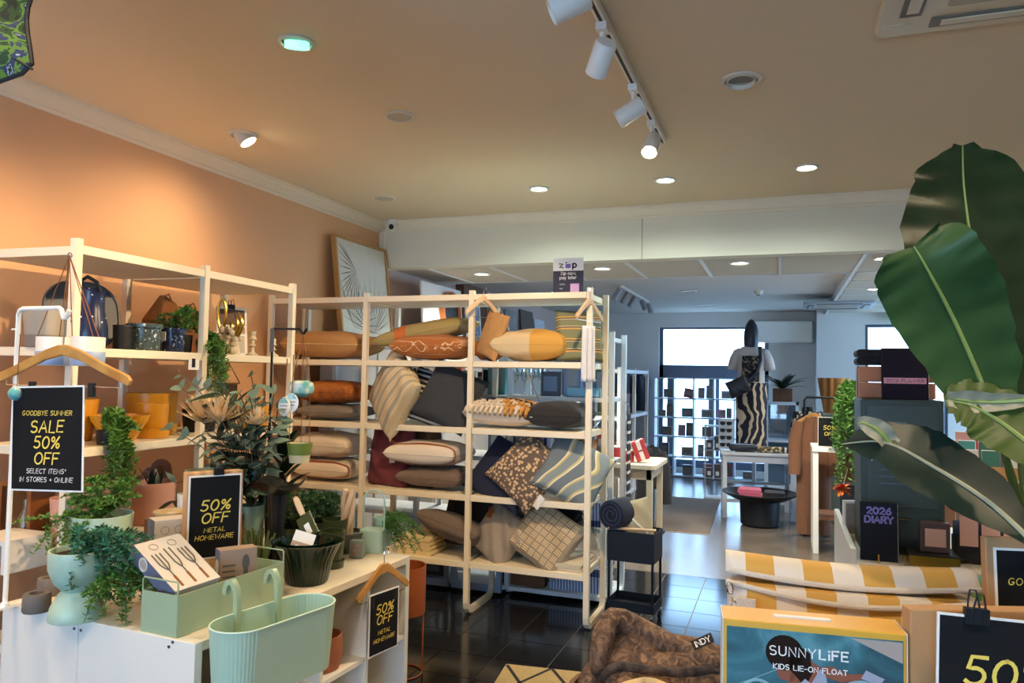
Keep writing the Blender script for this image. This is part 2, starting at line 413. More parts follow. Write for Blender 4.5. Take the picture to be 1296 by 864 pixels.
for j in range(1, 7): obj('grid_bar', MB().box(.6, 4, 7.12+.6*j-.012, 7.12+.6*j+.012, 2.444, 2.47), m_tbar, cg)
struct('ceiling_far', MB().box(WX, .565, 7.1, 12.2, 2.535, 2.62), m_plas)
# back wall with its window
WB = 12.0
q = MB().box(WX, -1.86, WB, WB+.15, 0, 2.6).box(-1.86, -.2, WB, WB+.15, 2.31, 2.6).box(-.2, .46, WB, WB+.15, 0, 2.6).box(-1.86, -.2, WB, WB+.15, 0, .1)
struct('wall_back', q, m_bluew)
struct('wall_back_return', MB().box(.46, .6, 11.5, WB+.15, 0, 2.6), m_bluew)
q = MB().box(.6, 1.09, 11.5, 11.65, 0, 2.6).box(1.09, 2.1, 11.5, 11.65, 2.3, 2.6).box(2.1, 4, 11.5, 11.65, 0, 2.6)
struct('wall_back_right', q, m_bluew)
w = struct('window_1', MB().box(-1.86, -.2, WB+.05, WB+.1, 1.51, 1.71).box(-1.86, -1.8, WB+.05, WB+.1, .1, 2.31).box(-.26, -.2, WB+.05, WB+.1, .1, 2.31).box(-1.8, -.26, WB+.05, WB+.1, 2.28, 2.31).box(-1.8, -.26, WB+.05, WB+.1, .1, .22), m_steel)
for x in (-1.66, -1.0): obj('mullion', MB().box(x-.07 if x < -1.5 else x-.09, x+.03 if x < -1.5 else x+.07, WB+.05, WB+.1, .22, 1.51), m_steel, w)
obj('pane', MB().box(-1.8, -.26, WB+.07, WB+.076, 1.71, 2.28), m_glass, w)
for a, c in ((-1.63, -1.09), (-.93, -.26)): obj('pane', MB().box(a, c, WB+.07, WB+.076, .22, 1.51), m_glass, w)
obj('pane', MB().box(-1.8, -1.73, WB+.07, WB+.076, .22, 1.51), m_glass, w)
d = struct('door_1', MB().box(1.09, 1.13, 11.52, 11.58, 0, 2.3).box(2.06, 2.1, 11.52, 11.58, 0, 2.3).box(1.13, 2.06, 11.52, 11.58, 2.26, 2.3).box(1.13, 2.06, 11.52, 11.58, 0, .1), m_steel)
for a, c in ((1.13, 2.06),): obj('pane', MB().box(a, c, 11.55, 11.556, .1, 2.26), m_glass, d)
# shopfront behind the viewer
q = MB().box(WX, 4, -3.15, -3, 2.2, CEIL).box(WX, -3.3, -3.15, -3, 0, 2.2).box(.9, 4, -3.15, -3, 0, 2.2).box(-3.3, .9, -3.15, -3, 0, .3)
struct('wall_front', q, m_bulk)
w = struct('window_2', MB().box(-3.3, .9, -3.1, -3.04, .3, .36).box(-3.3, .9, -3.1, -3.04, 2.14, 2.2).box(-1.24, -1.16, -3.1, -3.04, .36, 2.14), m_steel)
for a, c in ((-3.3, -1.24), (-1.16, .9)): obj('pane', MB().box(a, c, -3.075, -3.07, .36, 2.14), m_glass, w)
# pilaster on the back-left wall
struct('wall_pilaster', MB().box(WX, WX+.1, 7.6, 8.3, 0, 2.52), m_brown)
struct('floor_outside', MB().box(-14, 16, 12.41, 60, -.3, -.05), mat('pavement_outside', H('#b9b6b0'), .9))
tr = thing('street_tree', 'thin bare palm outside beyond the upper back window', 'tree', (-4.6, 30, -.05))
m_tree = mat('washed_bark', (.16, .14, .13), .9)
obj('trunk', MB().tube([(0, 0, 0), (.05, 0, 2), (0, 0, 4.3)], [.16, .13, .1], 8), m_tree, tr)
q = MB()
for k in range(11):
    a = k*.57; q.leaf((0, 0, 4.2), (math.cos(a), math.sin(a), .5), (0, 0, 1), 1.1, .16, .6)
obj('frond_crown', q, m_tree, tr)

# ================================================================ ceiling fixtures
m_ring = mat('light_ring', H('#cfc7b6'), .4, var=.02)
def emis(name, col, s): return mat(name, (.8, .8, .8), .5, emit=col, estr=s)
m_lit_c = emis('lamp_lens_cool', (.75, 1, .95), 9); m_lit_w = emis('lamp_lens_warm', (1, .82, .55), 14); m_lit_n = emis('lamp_lens_white', (1, .97, .9), 8); m_lit_t = emis('lamp_lens_teal', (.16, .9, .62), 1.1)
m_off = mat('lamp_lens_off', H('#6f6b5e'), .4)
def downlight(label, loc, r, lens, tilt=None, group='ceiling downlights', name='downlight'):
    t = thing(name, label, 'light', loc, group=group)
    obj('ring', MB().lathe([(r*.78, -.004), (r*.82, -.012), (r, -.008), (r*1.02, -.001), (r*.8, -.001), (r*.78, -.004)], 28), m_ring, t, smooth=True)
    obj('lens', MB().lathe([(0, -.0045), (r*.6, -.005), (r*.78, -.003), (r*.78, -.001), (0, -.001)], 24), lens, t, smooth=True)
    return t
def cp(px, py, z=CEIL): v = P(px, py, Z=z); return (v.x, v.y, z)
t = downlight('teal tinted recessed downlight at upper left of ceiling', cp(375, 53), .075, m_off)
obj('reflector', MB().lathe([(0, 0), (.05, 0), (.05, -.028), (0, -.028)], 20), m_lit_t, t, loc=(.008, -.006, -.002), rot=(R(14), R(8), 0))
t = thing('gimbal_downlight', 'lit tilted downlight popping out of the ceiling by the peach wall', 'light', cp(308, 170))
obj('ring', MB().lathe([(.062, -.004), (.068, -.014), (.085, -.008), (.088, -.001), (.062, -.001), (.062, -.004)], 28), m_ring, t, smooth=True)
obj('barrel', MB().lathe([(.052, .02), (.055, -.05), (.047, -.056), (.046, 0), (.04, .02)], 24), m_ring, t, smooth=True, rot=(R(12), R(-32), 0))
obj('lens', MB().lathe([(0, -.05), (.045, -.05), (.045, -.046), (0, -.046)], 20), m_lit_w, t, rot=(R(12), R(-32), 0))
for lab, px, py, r in (('round white speaker cover on ceiling left of the track', 506, 146, .075), ('flat round disc on ceiling above the palm print', 486, 250, .085), ('thin round disc on ceiling close to the bulkhead', 563, 286, .085)):
    t = thing('ceiling_disc', lab, 'ceiling disc', cp(px, py)); obj('rim', MB().lathe([(r*.86, -.002), (r*.9, -.012), (r, -.01), (r*1.02, -.001), (r*.86, -.001), (r*.86, -.002)], 28), m_ring, t, smooth=True); obj('face', MB().lathe([(0, -.008), (r*.85, -.008), (r*.86, -.001), (0, -.001)], 24), mat('disc_face', H('#b3a890'), .6), t, smooth=True)
LIT = [(682, 238, 'lit white downlight on ceiling left of the track end'), (842, 227, 'lit white downlight just past the track spotlight'), (1021, 211, 'lit white downlight on ceiling left of the banana leaf')]
for px, py, lab in LIT: downlight(lab, cp(px, py), .075, m_lit_c)
t = downlight('unlit downlight with tilted white collar right of the track', cp(938, 100), .09, m_off)
obj('collar', MB().lathe([(.055, 0), (.06, -.02), (.066, -.02), (.066, 0), (.055, 0)], 24), m_ring, t, smooth=True, rot=(R(-8), 0, 0))
FARL = [(610, 346, 'lit downlight in tiled ceiling above the hanging hanger'), (762, 339, 'lit downlight in tiled ceiling right of the finance sign'), (936, 332, 'lit downlight in tiled ceiling above the mannequin'), (1119, 326, 'lit downlight in tiled ceiling half behind the banana leaf'), (1107, 365, 'lit downlight in tiled ceiling above the exit sign')]
for px, py, lab in FARL: downlight(lab, cp(px, py, 2.452), .085, m_lit_n, group='downlights of the tiled ceiling')
for px, py, lab in ((871, 368, 'unlit round downlight in far plaster ceiling, nearer one'), (891, 386, 'unlit round downlight in far plaster ceiling, further one')): downlight(lab, cp(px, py, 2.535), .1, mat('far_lens', H('#cfd2d4'), .4), group='unlit downlights in the far ceiling')
t = thing('smoke_detector', 'small round detector on the far plaster ceiling', 'detector', cp(960, 368, 2.535)); obj('body', MB().lathe([(0, -.045), (.03, -.042), (.05, -.02), (.052, 0), (0, 0)], 20), m_ring, t, smooth=True); obj('vent', MB().lathe([(0, -.06), (.02, -.058), (.024, -.044), (0, -.044)], 16), m_off, t, smooth=True)

# track with four heads
t0 = P(757, 0, Z=CEIL); t1 = P(837, 178, Z=CEIL)
trk = thing('track_light', 'white ceiling track carrying four spotlight heads', 'track light', (-.64, 0, CEIL))
obj('rail', MB().box(-.018, .018, 1.5, 4.2, -.03, 0), m_white, trk, bev=.003)
obj('slot', MB().box(-.006, .006, 1.5, 4.195, -.0315, -.03), m_black, trk)
m_warmglass = emis('spot_bulb', (1, .78, .45), 45)
def head(y, tgt, lit, r=.042, L=.13):
    h = bpy.data.objects.new('spotlight_head', None); COL.objects.link(h); h.parent = trk; h.location = (0, y, -.03)
    obj('knuckle', MB().box(-.022, .022, -.03, .03, -.03, 0).tube([(0, 0, -.03), (0, 0, -.085)], .011, 10), m_white, h, bev=.003)
    d = Vector(tgt)-Vector((-.64, y, CEIL-.13)); d.normalize()
    rot = d.to_track_quat('-Z', 'Y').to_euler()
    obj('can', MB().lathe([(0, .05), (r*.9, .05), (r, .045), (r, .05-L), (r*.9, .05-L), (r*.88, .07-L), (0, .07-L)], 28), m_white, h, smooth=True, loc=(0, 0, -.115), rot=rot)
    obj('bulb', MB().lathe([(0, .062-L), (r*.55, .066-L), (r*.84, .074-L), (0, .074-L)], 20), m_warmglass if lit else mat('spot_lens', H('#f3dca8'), .3), h, smooth=True, loc=(0, 0, -.115), rot=rot)
    p = Vector((-.64, y, CEIL-.145)) + d*(L-.03)
    lamp('SPOT', 'track_spot', p, SPOT_W, WARM, target=tgt, size=.03, spot=62, blend=.6)
SPOT_W = 90
head(2.29, (-3.2, 1.6, 1.5), False); head(2.7, (-1.9, 4.4, 1.0), False); head(3.32, (-3.2, 3.0, 1.2), False); head(3.82, (-.75, 2.3, .75), True)
# lamp light of the lit fixtures
for px, py, _ in LIT: v = cp(px, py); lamp('SPOT', 'downlight_lamp', (v[0], v[1], v[2]-.03), 38, COOL, target=(v[0], v[1], 0), size=.06, spot=165, blend=.8)
v = cp(308, 170); lamp('SPOT', 'gimbal_lamp', (v[0]-.03, v[1]-.01, v[2]-.1), 13, (1, .74, .45), target=(v[0]-.3, v[1]-.1, 1.0), size=.05, spot=165, blend=1)
for px, py, _ in FARL: v = cp(px, py, 2.452); lamp('SPOT', 'downlight_lamp', (v[0], v[1], v[2]-.03), 75, NEUT, target=(v[0], v[1], 0), size=.06, spot=130, blend=.8)
# further ceiling lamps of the shop, out of view over and behind the viewer
for k, (x, y) in enumerate(((-2.6, 1.4), (-1.2, .6), (.6, .9), (1.9, 1.6), (1.9, 3.6), (-2.4, -.4))):
    downlight(('warm downlight above the peach shelving near end', 'warm downlight over the front counter aisle', 'warm downlight over the beach goods table', 'warm downlight right of the beach goods', 'warm downlight over the rear timber counter', 'warm downlight by the shopfront, left side')[k], (x, y, CEIL), .08, m_lit_w, group='front downlights')
    lamp('SPOT', 'downlight_lamp', (x, y, CEIL-.03), 42, (1, .76, .48), target=(x-.3, y+.5, 0), size=.06, spot=130, blend=.8)

# far track cluster, cassettes, wall air conditioner, exit sign, cctv
ft = thing('far_track_light', 'short track of grey spotlights on the far ceiling', 'track light', cp(801, 371, 2.535))
a = P(785, 362, Z=2.52); c = P(820, 382, Z=2.52); base = Vector(ft.location)
obj('rail', MB().tube([a-base, c-base], .015, 4, square=True), m_ring, ft)
for k in range(5):
    p = a.lerp(c, k/4)-base; obj('spot_can', MB().tube([p+Vector((0, 0, -.03)), p+Vector((-.07 if k < 3 else .05, -.02, -.15))], .035, 12), mat('grey_can', H('#8d8f94'), .5), ft)
    obj('stem', MB().tube([p, p+Vector((0, 0, -.05))], .01, 6), m_ring, ft)
def cassette(label, x0, x1, y0, y1, z, m):
    t = thing('ceiling_cassette', label, 'air conditioner', ((x0+x1)/2, (y0+y1)/2, z)); w, h = (x1-x0)/2, (y1-y0)/2
    obj('panel', MB().slab(rc(-w, w, -h, h, .05), -.03, 0), m, t, bev=.008)
    md = mat('cassette_dark', H('#6d665a'), .6)
    obj('grille', MB().slab(rc(-w*.55, w*.55, -h*.55, h*.55, .02), -.034, -.03), mat('cassette_grille', H('#a79d88'), .6), t)
    for a_ in range(4): obj('louvre', MB().box(-w*.62, w*.62, -.035, .035, -.038, -.031), md, t, rot=(0, 0, a_*PI/2), loc=(-math.sin(a_*PI/2)*w*.78, math.cos(a_*PI/2)*h*.78, 0)); obj('louvre_blade', MB().box(-w*.55, w*.55, -.022, .018, -.043, -.034), m, t, rot=(0, 0, a_*PI/2), loc=(-math.sin(a_*PI/2)*w*.78, math.cos(a_*PI/2)*h*.78, 0))
    for sx in (-1, 1):
        for sy in (-1, 1): obj('corner_cap', MB().slab(rc(-.05, .05, -.05, .05, .02), -.034, -.03), m, t, loc=(sx*w*.86, sy*h*.86, 0))
    return t
cassette('large cream ceiling air conditioner at the top right corner', .33, 1.28, 2.2, 3.15, CEIL, mat('ac_cream', H('#d2c4a6'), .5, var=.01))
v = cp(1060, 384, 2.45); cassette('grey ceiling air conditioner cassette near the exit sign', v[0]-.4, v[0]+.4, v[1]-.4, v[1]+.4, 2.444, mat('ac_grey', H('#a7abb2'), .5))
v = P(996, 418, Y=11.85)
t = thing('wall_air_conditioner', 'long white wall air conditioner right of the mannequin head', 'air conditioner', (-.03, 11.88, 2.06)); obj('casing', MB().prism([(-.45, 0), (.45, 0), (.45, .32), (-.45, .32)], -.12, .115), m_white, t, bev=.02); obj('louvre', MB().box(-.4, .4, -.13, -.12, .03, .08), m_white, t)
v = P(1136, 400, Y=11.35)
t = thing('exit_sign', 'green exit sign hanging above the back door', 'sign', (v.x+.18, 11.35, v.z-.09)); obj('body', MB().box(-.26, .26, -.02, .02, 0, .2), mat('exit_green', H('#12703c'), .5, emit=H('#12703c'), estr=.6), t)
obj('border', MB().box(-.27, .27, -.024, -.0205, -.01, .004).box(-.27, .27, -.024, -.0205, .196, .21).box(-.27, -.255, -.024, -.0205, .004, .196).box(.255, .27, -.024, -.0205, .004, .196), m_paperw, t)
obj('lettering', text(MB(), 'EXIT', .11, 0, .045, .02, y=-.022), m_paperw, t); obj('hanger_rod', MB().tube([(-.2, 0, .2), (-.2, 0, 2.452-v.z+.09)], .006, 6).tube([(.2, 0, .2), (.2, 0, 2.452-v.z+.09)], .006, 6), m_chrome, t)
v = P(500, 294, Y=5.84)
t = thing('security_camera', 'small white dome security camera in the ceiling corner', 'camera', (v.x, 5.8, CEIL-.09)); obj('mount', MB().lathe([(.045, .09), (.045, .055), (.02, .05)], 18), m_white, t, smooth=True); obj('ball', MB().sphere((0, 0, .03), .042), m_white, t, smooth=True); obj('lens', MB().lathe([(0, .0), (.022, 0), (.024, -.008), (0, -.008)], 16), m_black, t, loc=(.006, -.036, .022), rot=(R(-80), 0, 0)); obj('cable', MB().tube([(-.045, .03, .05), (-.11, .06, .0), (-.12, .07, -.1), (-.13, .08, -.2)], .006, 6), m_white, t, smooth=True)
# ================================================================ shelving
def shelf_unit(name, label, loc, rz, bays, bw, dep, zs, height, m, group=None, brace=True, foot=.0, edge=.038):
    t = thing(name, label, 'shelving', loc, rz, group)
    k = .06
    for i in range(bays+1):
        x = i*bw; p = [(x, 0, height)]
        p += [(x, 0, k+.017)] + [(x, k-k*math.cos(R(a)), .017+k-k*math.sin(R(a))) for a in (30, 60, 90)]
        p += [(x, dep-k, .017)] + [(x, dep-k+k*math.sin(R(a)), .017+k-k*math.cos(R(a))) for a in (30, 60, 90)] + [(x, dep, height)]
        obj('post_frame', MB().tube(p, .0165, 4, square=True), m, t)
    for i in range(bays):
        x0, x1 = i*bw+.018, (i+1)*bw-.018
        for z in zs:
            obj('shelf_board', MB().box(x0, x1, -.014, dep+.014, z-edge, z), m, t, bev=.003)
            for bx in (x0+.01, x1-.01): pass
    if brace:
        for i in range(bays):
            obj('cross_brace', MB().tube([(i*bw+.02, dep+.02, zs[-1]-.05), ((i+1)*bw-.02, dep+.02, zs[0]+.05)], .004, 4).tube([((i+1)*bw-.02, dep+.022, zs[0]+.9), (i*bw+.02, dep+.022, zs[0]+.05)], .004, 4), m_chrome, t) if i == bays-1 else None
    for i in range(bays+1):
        for z in zs:
            obj('bolt', MB().tube([(i*bw-.0168, dep-.007, z-.02), (i*bw-.021, dep-.007, z-.02)], .005, 6), m_off, t) if i == bays and z > 1 else None
    return t
ZS = [.33, .745, 1.165, 1.585, 2.01]
shelf_unit('shelving_unit', 'cream metal shelving full of cushions in the middle of the shop', (-3.395, 4.35, 0), 0, 3, .769, .43, ZS, 2.035, m_cream)
shelf_unit('shelving_unit', 'cream metal shelving of pots along the peach wall', (-2.75, 2.262, 0), R(92.4), 2, .768, .5, ZS, 2.035, m_cream, brace=False)
# back-to-back unit behind the cushions
shelf_unit('display_unit', 'pale shelving of glassware standing behind the cushion shelving', (-3.2, 4.87, 0), 0, 3, .712, .4, [.06, .5, .93, 1.36, 1.77], 1.8, mat('pale_metal', H('#cfd6da'), .4), brace=False, edge=.03)

def LU(y, x, z):
    """point on the peach-wall shelving: y metres along it from the near end, x metres back from its front edge"""
    a = R(92.4); return Vector((-2.75 + y*math.cos(a) - x*math.sin(a), 2.262 + y*math.sin(a) + x*math.cos(a), z))

# ------------------------------------------------ cushions on the middle unit
A, B_, C_, D_ = 1.586, 1.166, .746, .331
def ctr(px, py, Y): return P(px, py, Y=Y)
F = lambda n, c, **k: mat('fabric_'+n, H(c), .95, var=.12, scale=25, bump=.25, bscale=160, sheen=.08, **k)
tan = F('tan', '#b98a55'); olive = F('olive', '#a3905a'); rust = F('rust', '#8e5526'); ochre = F('ochre', '#d1a55a'); creamf = F('cream', '#d8c8b2'); char = F('charcoal', '#34373c')
grey = F('grey', '#7d746c'); burg = F('burgundy', '#6e3039'); brownf = F('brown', '#5e3c22'); taupe = F('taupe', '#766358'); navy = F('navy', '#151d36'); dark = F('dark', '#2b2a2c'); greyb = F('greybrown', '#6f6157'); linen = F('linen', '#c9bda6')
def lie(label, x0, x1, z, m, t=.14, h=.4, Y=4.56, yaw=0., tx=0., ty=0., **k):
    c = Vector(((x0+x1)/2, Y+.006, z+t/2+.008)); return cushion(label, x1-x0, min(h, .375), t, m, c, (R(tx), R(ty), R(yaw)), **k)
def X_(px, Y=4.5): return P(px, 480, Y=Y).x
# top tier
lie('tan cushion with piped edge lying on top tier behind black hook stand', X_(366), X_(463), A, tan, .2, .42, Y=4.56, pipe=F('tanpipe', '#d8b98a'), ty=1)
lie('olive cushion with an orange corner slumped on top tier', X_(476), X_(586), A, pat('olive_corner', [H('#a08d58'), H('#c26a30')], 'stripe', .5, 'X', duty=.95, off=.43), .15, .42, Y=4.6, ty=-10, tx=6).location.z += .115
lie('rust orange cushion with zigzag tufting on top tier', X_(508), X_(598), A, pat('zigzag', [H('#a5622f'), H('#d9b48c'), H('#a5622f')], 'wave', 13, 'Y', dist=3, duty=.62, bump=.4), .17, .4, Y=4.5)
lie('dark rust cushion half behind the post on top tier', X_(600), X_(622), A, rust, .15, .34, Y=4.6, name='cushion')
lie('pale yellow oblong cushion with ochre panel on top tier', X_(630), X_(721), A, pat('yellow_panel', [H('#cdb78e'), H('#cc9a48')], 'stripe', .5, 'X', duty=.5, off=.14), .2, .36, Y=4.52, seed=12)
cushion('olive and brown striped cushion upright at right end of top tier', .3, .33, .13, pat('olivestripe', [H('#76785a'), H('#c59a52'), H('#4c3f36'), H('#e2d6bd'), H('#76785a')], 'stripe', 2.2, 'Y', duty=[0, .35, .55, .72, .78]), (-1.21, 4.56, A+.17), (R(80), 0, R(28)))
# hanging beige cloth
# second tier
lie('rust velvet cushion stacked on the grey one in second tier', X_(381), X_(458), B_+.105, pat('rustvelvet', [H('#6d3b15'), H('#b0672a'), H('#7d4517')], 'noise', 7, ramp='LINEAR', duty=[.3, .55, .75], dist=1.2, rough=.7), .165, .4, Y=4.56)
lie('grey linen cushion under the rust velvet one', X_(386), X_(457), B_, grey, .105, .4, Y=4.57)
cushion('cream and grey striped fringed cushion tipped on its corner', .46, .44, .19, pat('creamstripe', [H('#cbb58f'), H('#d9c9a8'), H('#a8a08e')], 'stripe', 4.5, 'X', duty=[0, .35, .8], ramp='LINEAR'), (-2.44, 4.42, B_+.21), (R(78), R(34), R(-40)), fringe=F('fringe', '#d9c6a2'), seed=4)
cushion('black and white square-lined cushion behind charcoal one', .36, .36, .12, pat('bwlines', [H('#1b1c20'), H('#d8d3c8')], 'stripe', 9, 'Y', duty=.6), (-2.21, 4.5, B_+.175), (R(72), R(14), R(-8)))
cushion('charcoal cushion leaning on its corner out of second tier', .37, .40, .17, char, (-2.04, 4.44, B_+.185), (R(70), R(24), R(12)))
t = lie('chunky woven cushion of navy white and ochre loops', X_(598), X_(684), B_, creamf, .16, .36, Y=4.52, ty=2, name='cushion')
cols = [F('loopn', '#1c2440'), F('loopw', '#d5c5ae'), F('loopo', '#c28a42')]
for ci in range(3):
    q = MB(); r2 = random.Random(ci)
    for i in range(13):
        for j in range(8):
            x = -.2+.4*i/12; y = -.17+.3*j/7
            sel = 0 if j == 3 or (j == 4 and i < 6) or r2.random() < .06 else 2 if (i > 6 and (i+j) % 3 != 1) else 1
            if sel != ci: continue
            e = (max(0, 1-(x/.21)**2)*max(0, 1-(y/.19)**2))**.29
            z = .08*e; q.tube([(x-.012, y-.014, z-.004), (x-.004, y-.004, z+.016), (x+.008, y+.006, z+.016), (x+.014, y+.014, z-.004)], .0095, 6)
            if j == 0: q.tube([(x-.01, y-.015, .0), (x-.002, y-.035, .015), (x+.004, y-.03, .035), (x+.01, y-.01, .05)], .011, 6)
    obj('woven_loops', q, cols[ci], t, smooth=True)['kind'] = 'stuff'
lie('dark charcoal cushion lying at right end of second tier', X_(672), X_(745), B_, dark, .17, .38, Y=4.52, seed=3)
# third tier
lie('cream cushion on top of the stack behind the rubber plant', X_(382), X_(455), C_+.15, creamf, .18, .38, Y=4.54)
lie('cream cushion with rust stripe at bottom of stack, third tier left', X_(386), X_(455), C_, pat('ruststripe1', [H('#d8c8b2'), H('#8a4630'), H('#d8c8b2')], 'stripe', .8, 'Y', duty=[0, .8, .92]), .15, .38, Y=4.55)
cushion('burgundy velvet cushion standing upright with tag', .34, .4, .17, burg, (-2.49, 4.5, C_+.185), (R(84), R(3), R(-12)), tagm=(m_paperw, (.07, .06, .1), (R(-84), 0, R(10))), wr=.16)
cushion('dark brown velvet cushion upright beside the burgundy one', .34, .4, .15, brownf, (-2.3, 4.62, C_+.185), (R(84), R(-2), R(-40)), wr=.1)
lie('cream and white cushion with rust stripe on top of taupe one', X_(504), X_(590), C_+.14, pat('ruststripe2', [H('#dcd0c0'), H('#8a4630'), H('#dcd0c0')], 'stripe', .8, 'Y', duty=[0, .72, .86]), .17, .38, Y=4.5)
lie('taupe linen cushion under the rust striped one', X_(516), X_(594), C_, taupe, .14, .4, Y=4.54)
cushion('navy cushion drooping over the front of third tier', .42, .42, .13, navy, (-1.66, 4.5, C_+.13), (R(52), R(20), R(-10)))
cushion('brown cushion with cream floral print tipped on its corner', .38, .40, .15, pat('floral', [H('#cdb08a'), H('#c0a27c'), H('#5f5148')], 'voronoi', 46, duty=[0, .3, .44], dist=0), (-1.49, 4.42, C_+.165), (R(62), R(36), R(-14)), tagm=(m_paperw, (.2, -.05, .04), (R(-62), 0, 0)))
cushion('blue and cream leaf print cushion at right end of third tier', .40, .40, .15, pat('leafprint', [H('#66727b'), H('#d8cfb0'), H('#b6ab7c'), H('#7d8a90')], 'wave', 1.7, 'X', dist=9, duty=[0, .35, .55, .75]), (-1.205, 4.46, C_+.17), (R(62), R(28), R(14)))
# bottom tier
lie('grey brown cushion folded over on bottom tier', X_(540), X_(618), D_+.02, greyb, .17, .42, Y=4.52, tx=-18, ty=14, seed=9).location.z += .05
cushion('dark chocolate cushion leaning behind the grey brown one', .4, .36, .13, F('choc', '#372f2a'), (-1.98, 4.7, D_+.18), (R(62), R(6), R(6)))
cushion('fluffy pale grey cushion standing crumpled with brown tag', .32, .34, .15, F('fluffy', '#96897c'), (-1.70, 4.5, D_+.155), (R(66), R(26), R(-22)), wr=.2, tagm=(F('ktag', '#8a4e24'), (-.1, .1, .09), (R(-66), 0, 0)))
t = cushion('taupe cushion with raised cream lattice tipped toward front', .40, .37, .16, F('lattice_base', '#998b78'), (-1.38, 4.48, D_+.17), (R(58), R(28), R(-10)))
q = MB(); 
for i in range(-4, 5):
    for j in range(-3, 4):
        x, y = i*.046, j*.046
        if abs(x) > .17 or abs(y) > .15: continue
        for o_ in (-.012, 0, .012):
            d = (i+j) % 2; a = Vector((x+o_, y-.02, 0)) if d else Vector((x-.02, y+o_, 0)); c = Vector((x+o_, y+.02, 0)) if d else Vector((x+.02, y+o_, 0))
            for v in (a, c): v.z = .083*(max(0, 1-(v.x/.2)**2)*max(0, 1-(v.y/.185)**2))**.29
            q.tube([a, c], .0045, 4)
obj('raised_lattice', q, F('lattice', '#d8c29a'), t)
cushion('grey olive cushion standing behind the fluffy one', .34, .34, .11, F('greyolive', '#6a6557'), (-1.6, 4.68, D_+.16), (R(70), R(36), R(10)))
def folded(name, label, x0, x1, y0, y1, z, n, th, m, cat='throw', yaw=0, group=None, fringe=False):
    t = thing(name, label, cat, ((x0+x1)/2, (y0+y1)/2, z), yaw, group); w, d = (x1-x0)/2, (y1-y0)/2
    for k in range(n):
        r = th/2; p = []
        jx = rnd.uniform(-.008, .008)
        poly = rc(-w+jx, w+jx, 0, th*.96, th*.45, 4)
        obj('fold', MB().prism([(x, z_+k*th) for x, z_ in poly], -d+rnd.uniform(0, .01), d), m, t, smooth=True)
    if fringe:
        q = MB()
        for k in range(24): q.tube([(-w+2*w*k/23, -d, th*.5), (-w+2*w*k/23, -d-.012, th*.1), (-w+2*w*k/23+rnd.uniform(-.01, .01), -d-.02, -.05)], .003, 4)
        obj('fringe', q, m, t)
    return t
folded('throw', 'folded cream cotton throw at left of bottom tier', X_(520), X_(562), 4.36, 4.7, D_, 4, .03, F('creamthrow', '#dcc493'))
folded('throw', 'flat folded beige linen at right end of bottom tier', -1.36, -1.12, 4.36, 4.74, D_, 2, .022, linen)
gingham = pat('gingham', [H('#c9cdd6'), H('#5a6f9c'), H('#22345f')], 'gingham', 15, duty=[0, .3, .7])
folded('throw', 'folded blue gingham blanket on the lowest shelf behind', -1.5, -1.12, 4.9, 5.25, .061, 3, .055, gingham)
# hangers on the middle shelving
m_wood = pat('hanger_wood', [H('#a4692c'), H('#c9914a'), H('#b57c38')], 'noise', 6, ramp='LINEAR', duty=[.3, .5, .7], rough=.4)
m_wood_l = mat('pale_wood', H('#d8b68f'), .5, var=.1)
def hanger(label, loc, rz, w=.44, m=None, group='clothes hangers', clips=True, bar=True, tilt=0, tail=.07):
    t = thing('clothes_hanger', label, 'hanger', loc, group=group, rot=(0, tilt, rz)); m = m or m_wood
    top = [(-w/2, -.105), (-w/2+.012, -.09), (-w*.3, -.052), (-w*.14, -.012), (-.02, .006), (.02, .006), (w*.14, -.012), (w*.3, -.052), (w/2-.012, -.09), (w/2, -.105)]
    bot = [(w/2-.01, -.125), (w*.3, -.085), (w*.13, -.045), (.0, -.028), (-w*.13, -.045), (-w*.3, -.085), (-w/2+.01, -.125)]
    # origin at the top of the hook
    obj('yoke', MB().prism([(x, z-tail-.006) for x, z in top+bot], -.007, .007), m, t, bev=.004)
    hk = [(0, 0, -tail)] + [(0, 0, -tail+.025)] + [(.014+.014*math.cos(R(a)), 0, -.014+.014*math.sin(R(a))) for a in (180, 135, 90, 45, 0, -40)]
    obj('hook', MB().tube(hk, .0022, 6), m_chrome, t, smooth=True)
    if bar: obj('trouser_bar', MB().tube([(-w*.42, 0, -tail-.1), (-w*.42, 0, -tail-.135), (w*.42, 0, -tail-.135), (w*.42, 0, -tail-.1)], .002, 6), m_chrome, t)
    if clips:
        for sx in (-1, 1): obj('clip', MB().cbox((sx*w*.22, 0, -tail-.145), (.02, .016, .045)), m_black, t, bev=.002)
    return t
v = P(612, 366, Y=4.31); hanger('pale wooden hanger hooked over the shelving top beside the second post', (v.x, 4.315, 2.055), R(72), .34, m_wood_l, clips=False, tail=.06)
hanger('pale wooden hanger on the right end post of the cushion shelving', (-1.082, 4.32, 2.045), R(74), .32, m_wood_l, clips=False, tail=.08)
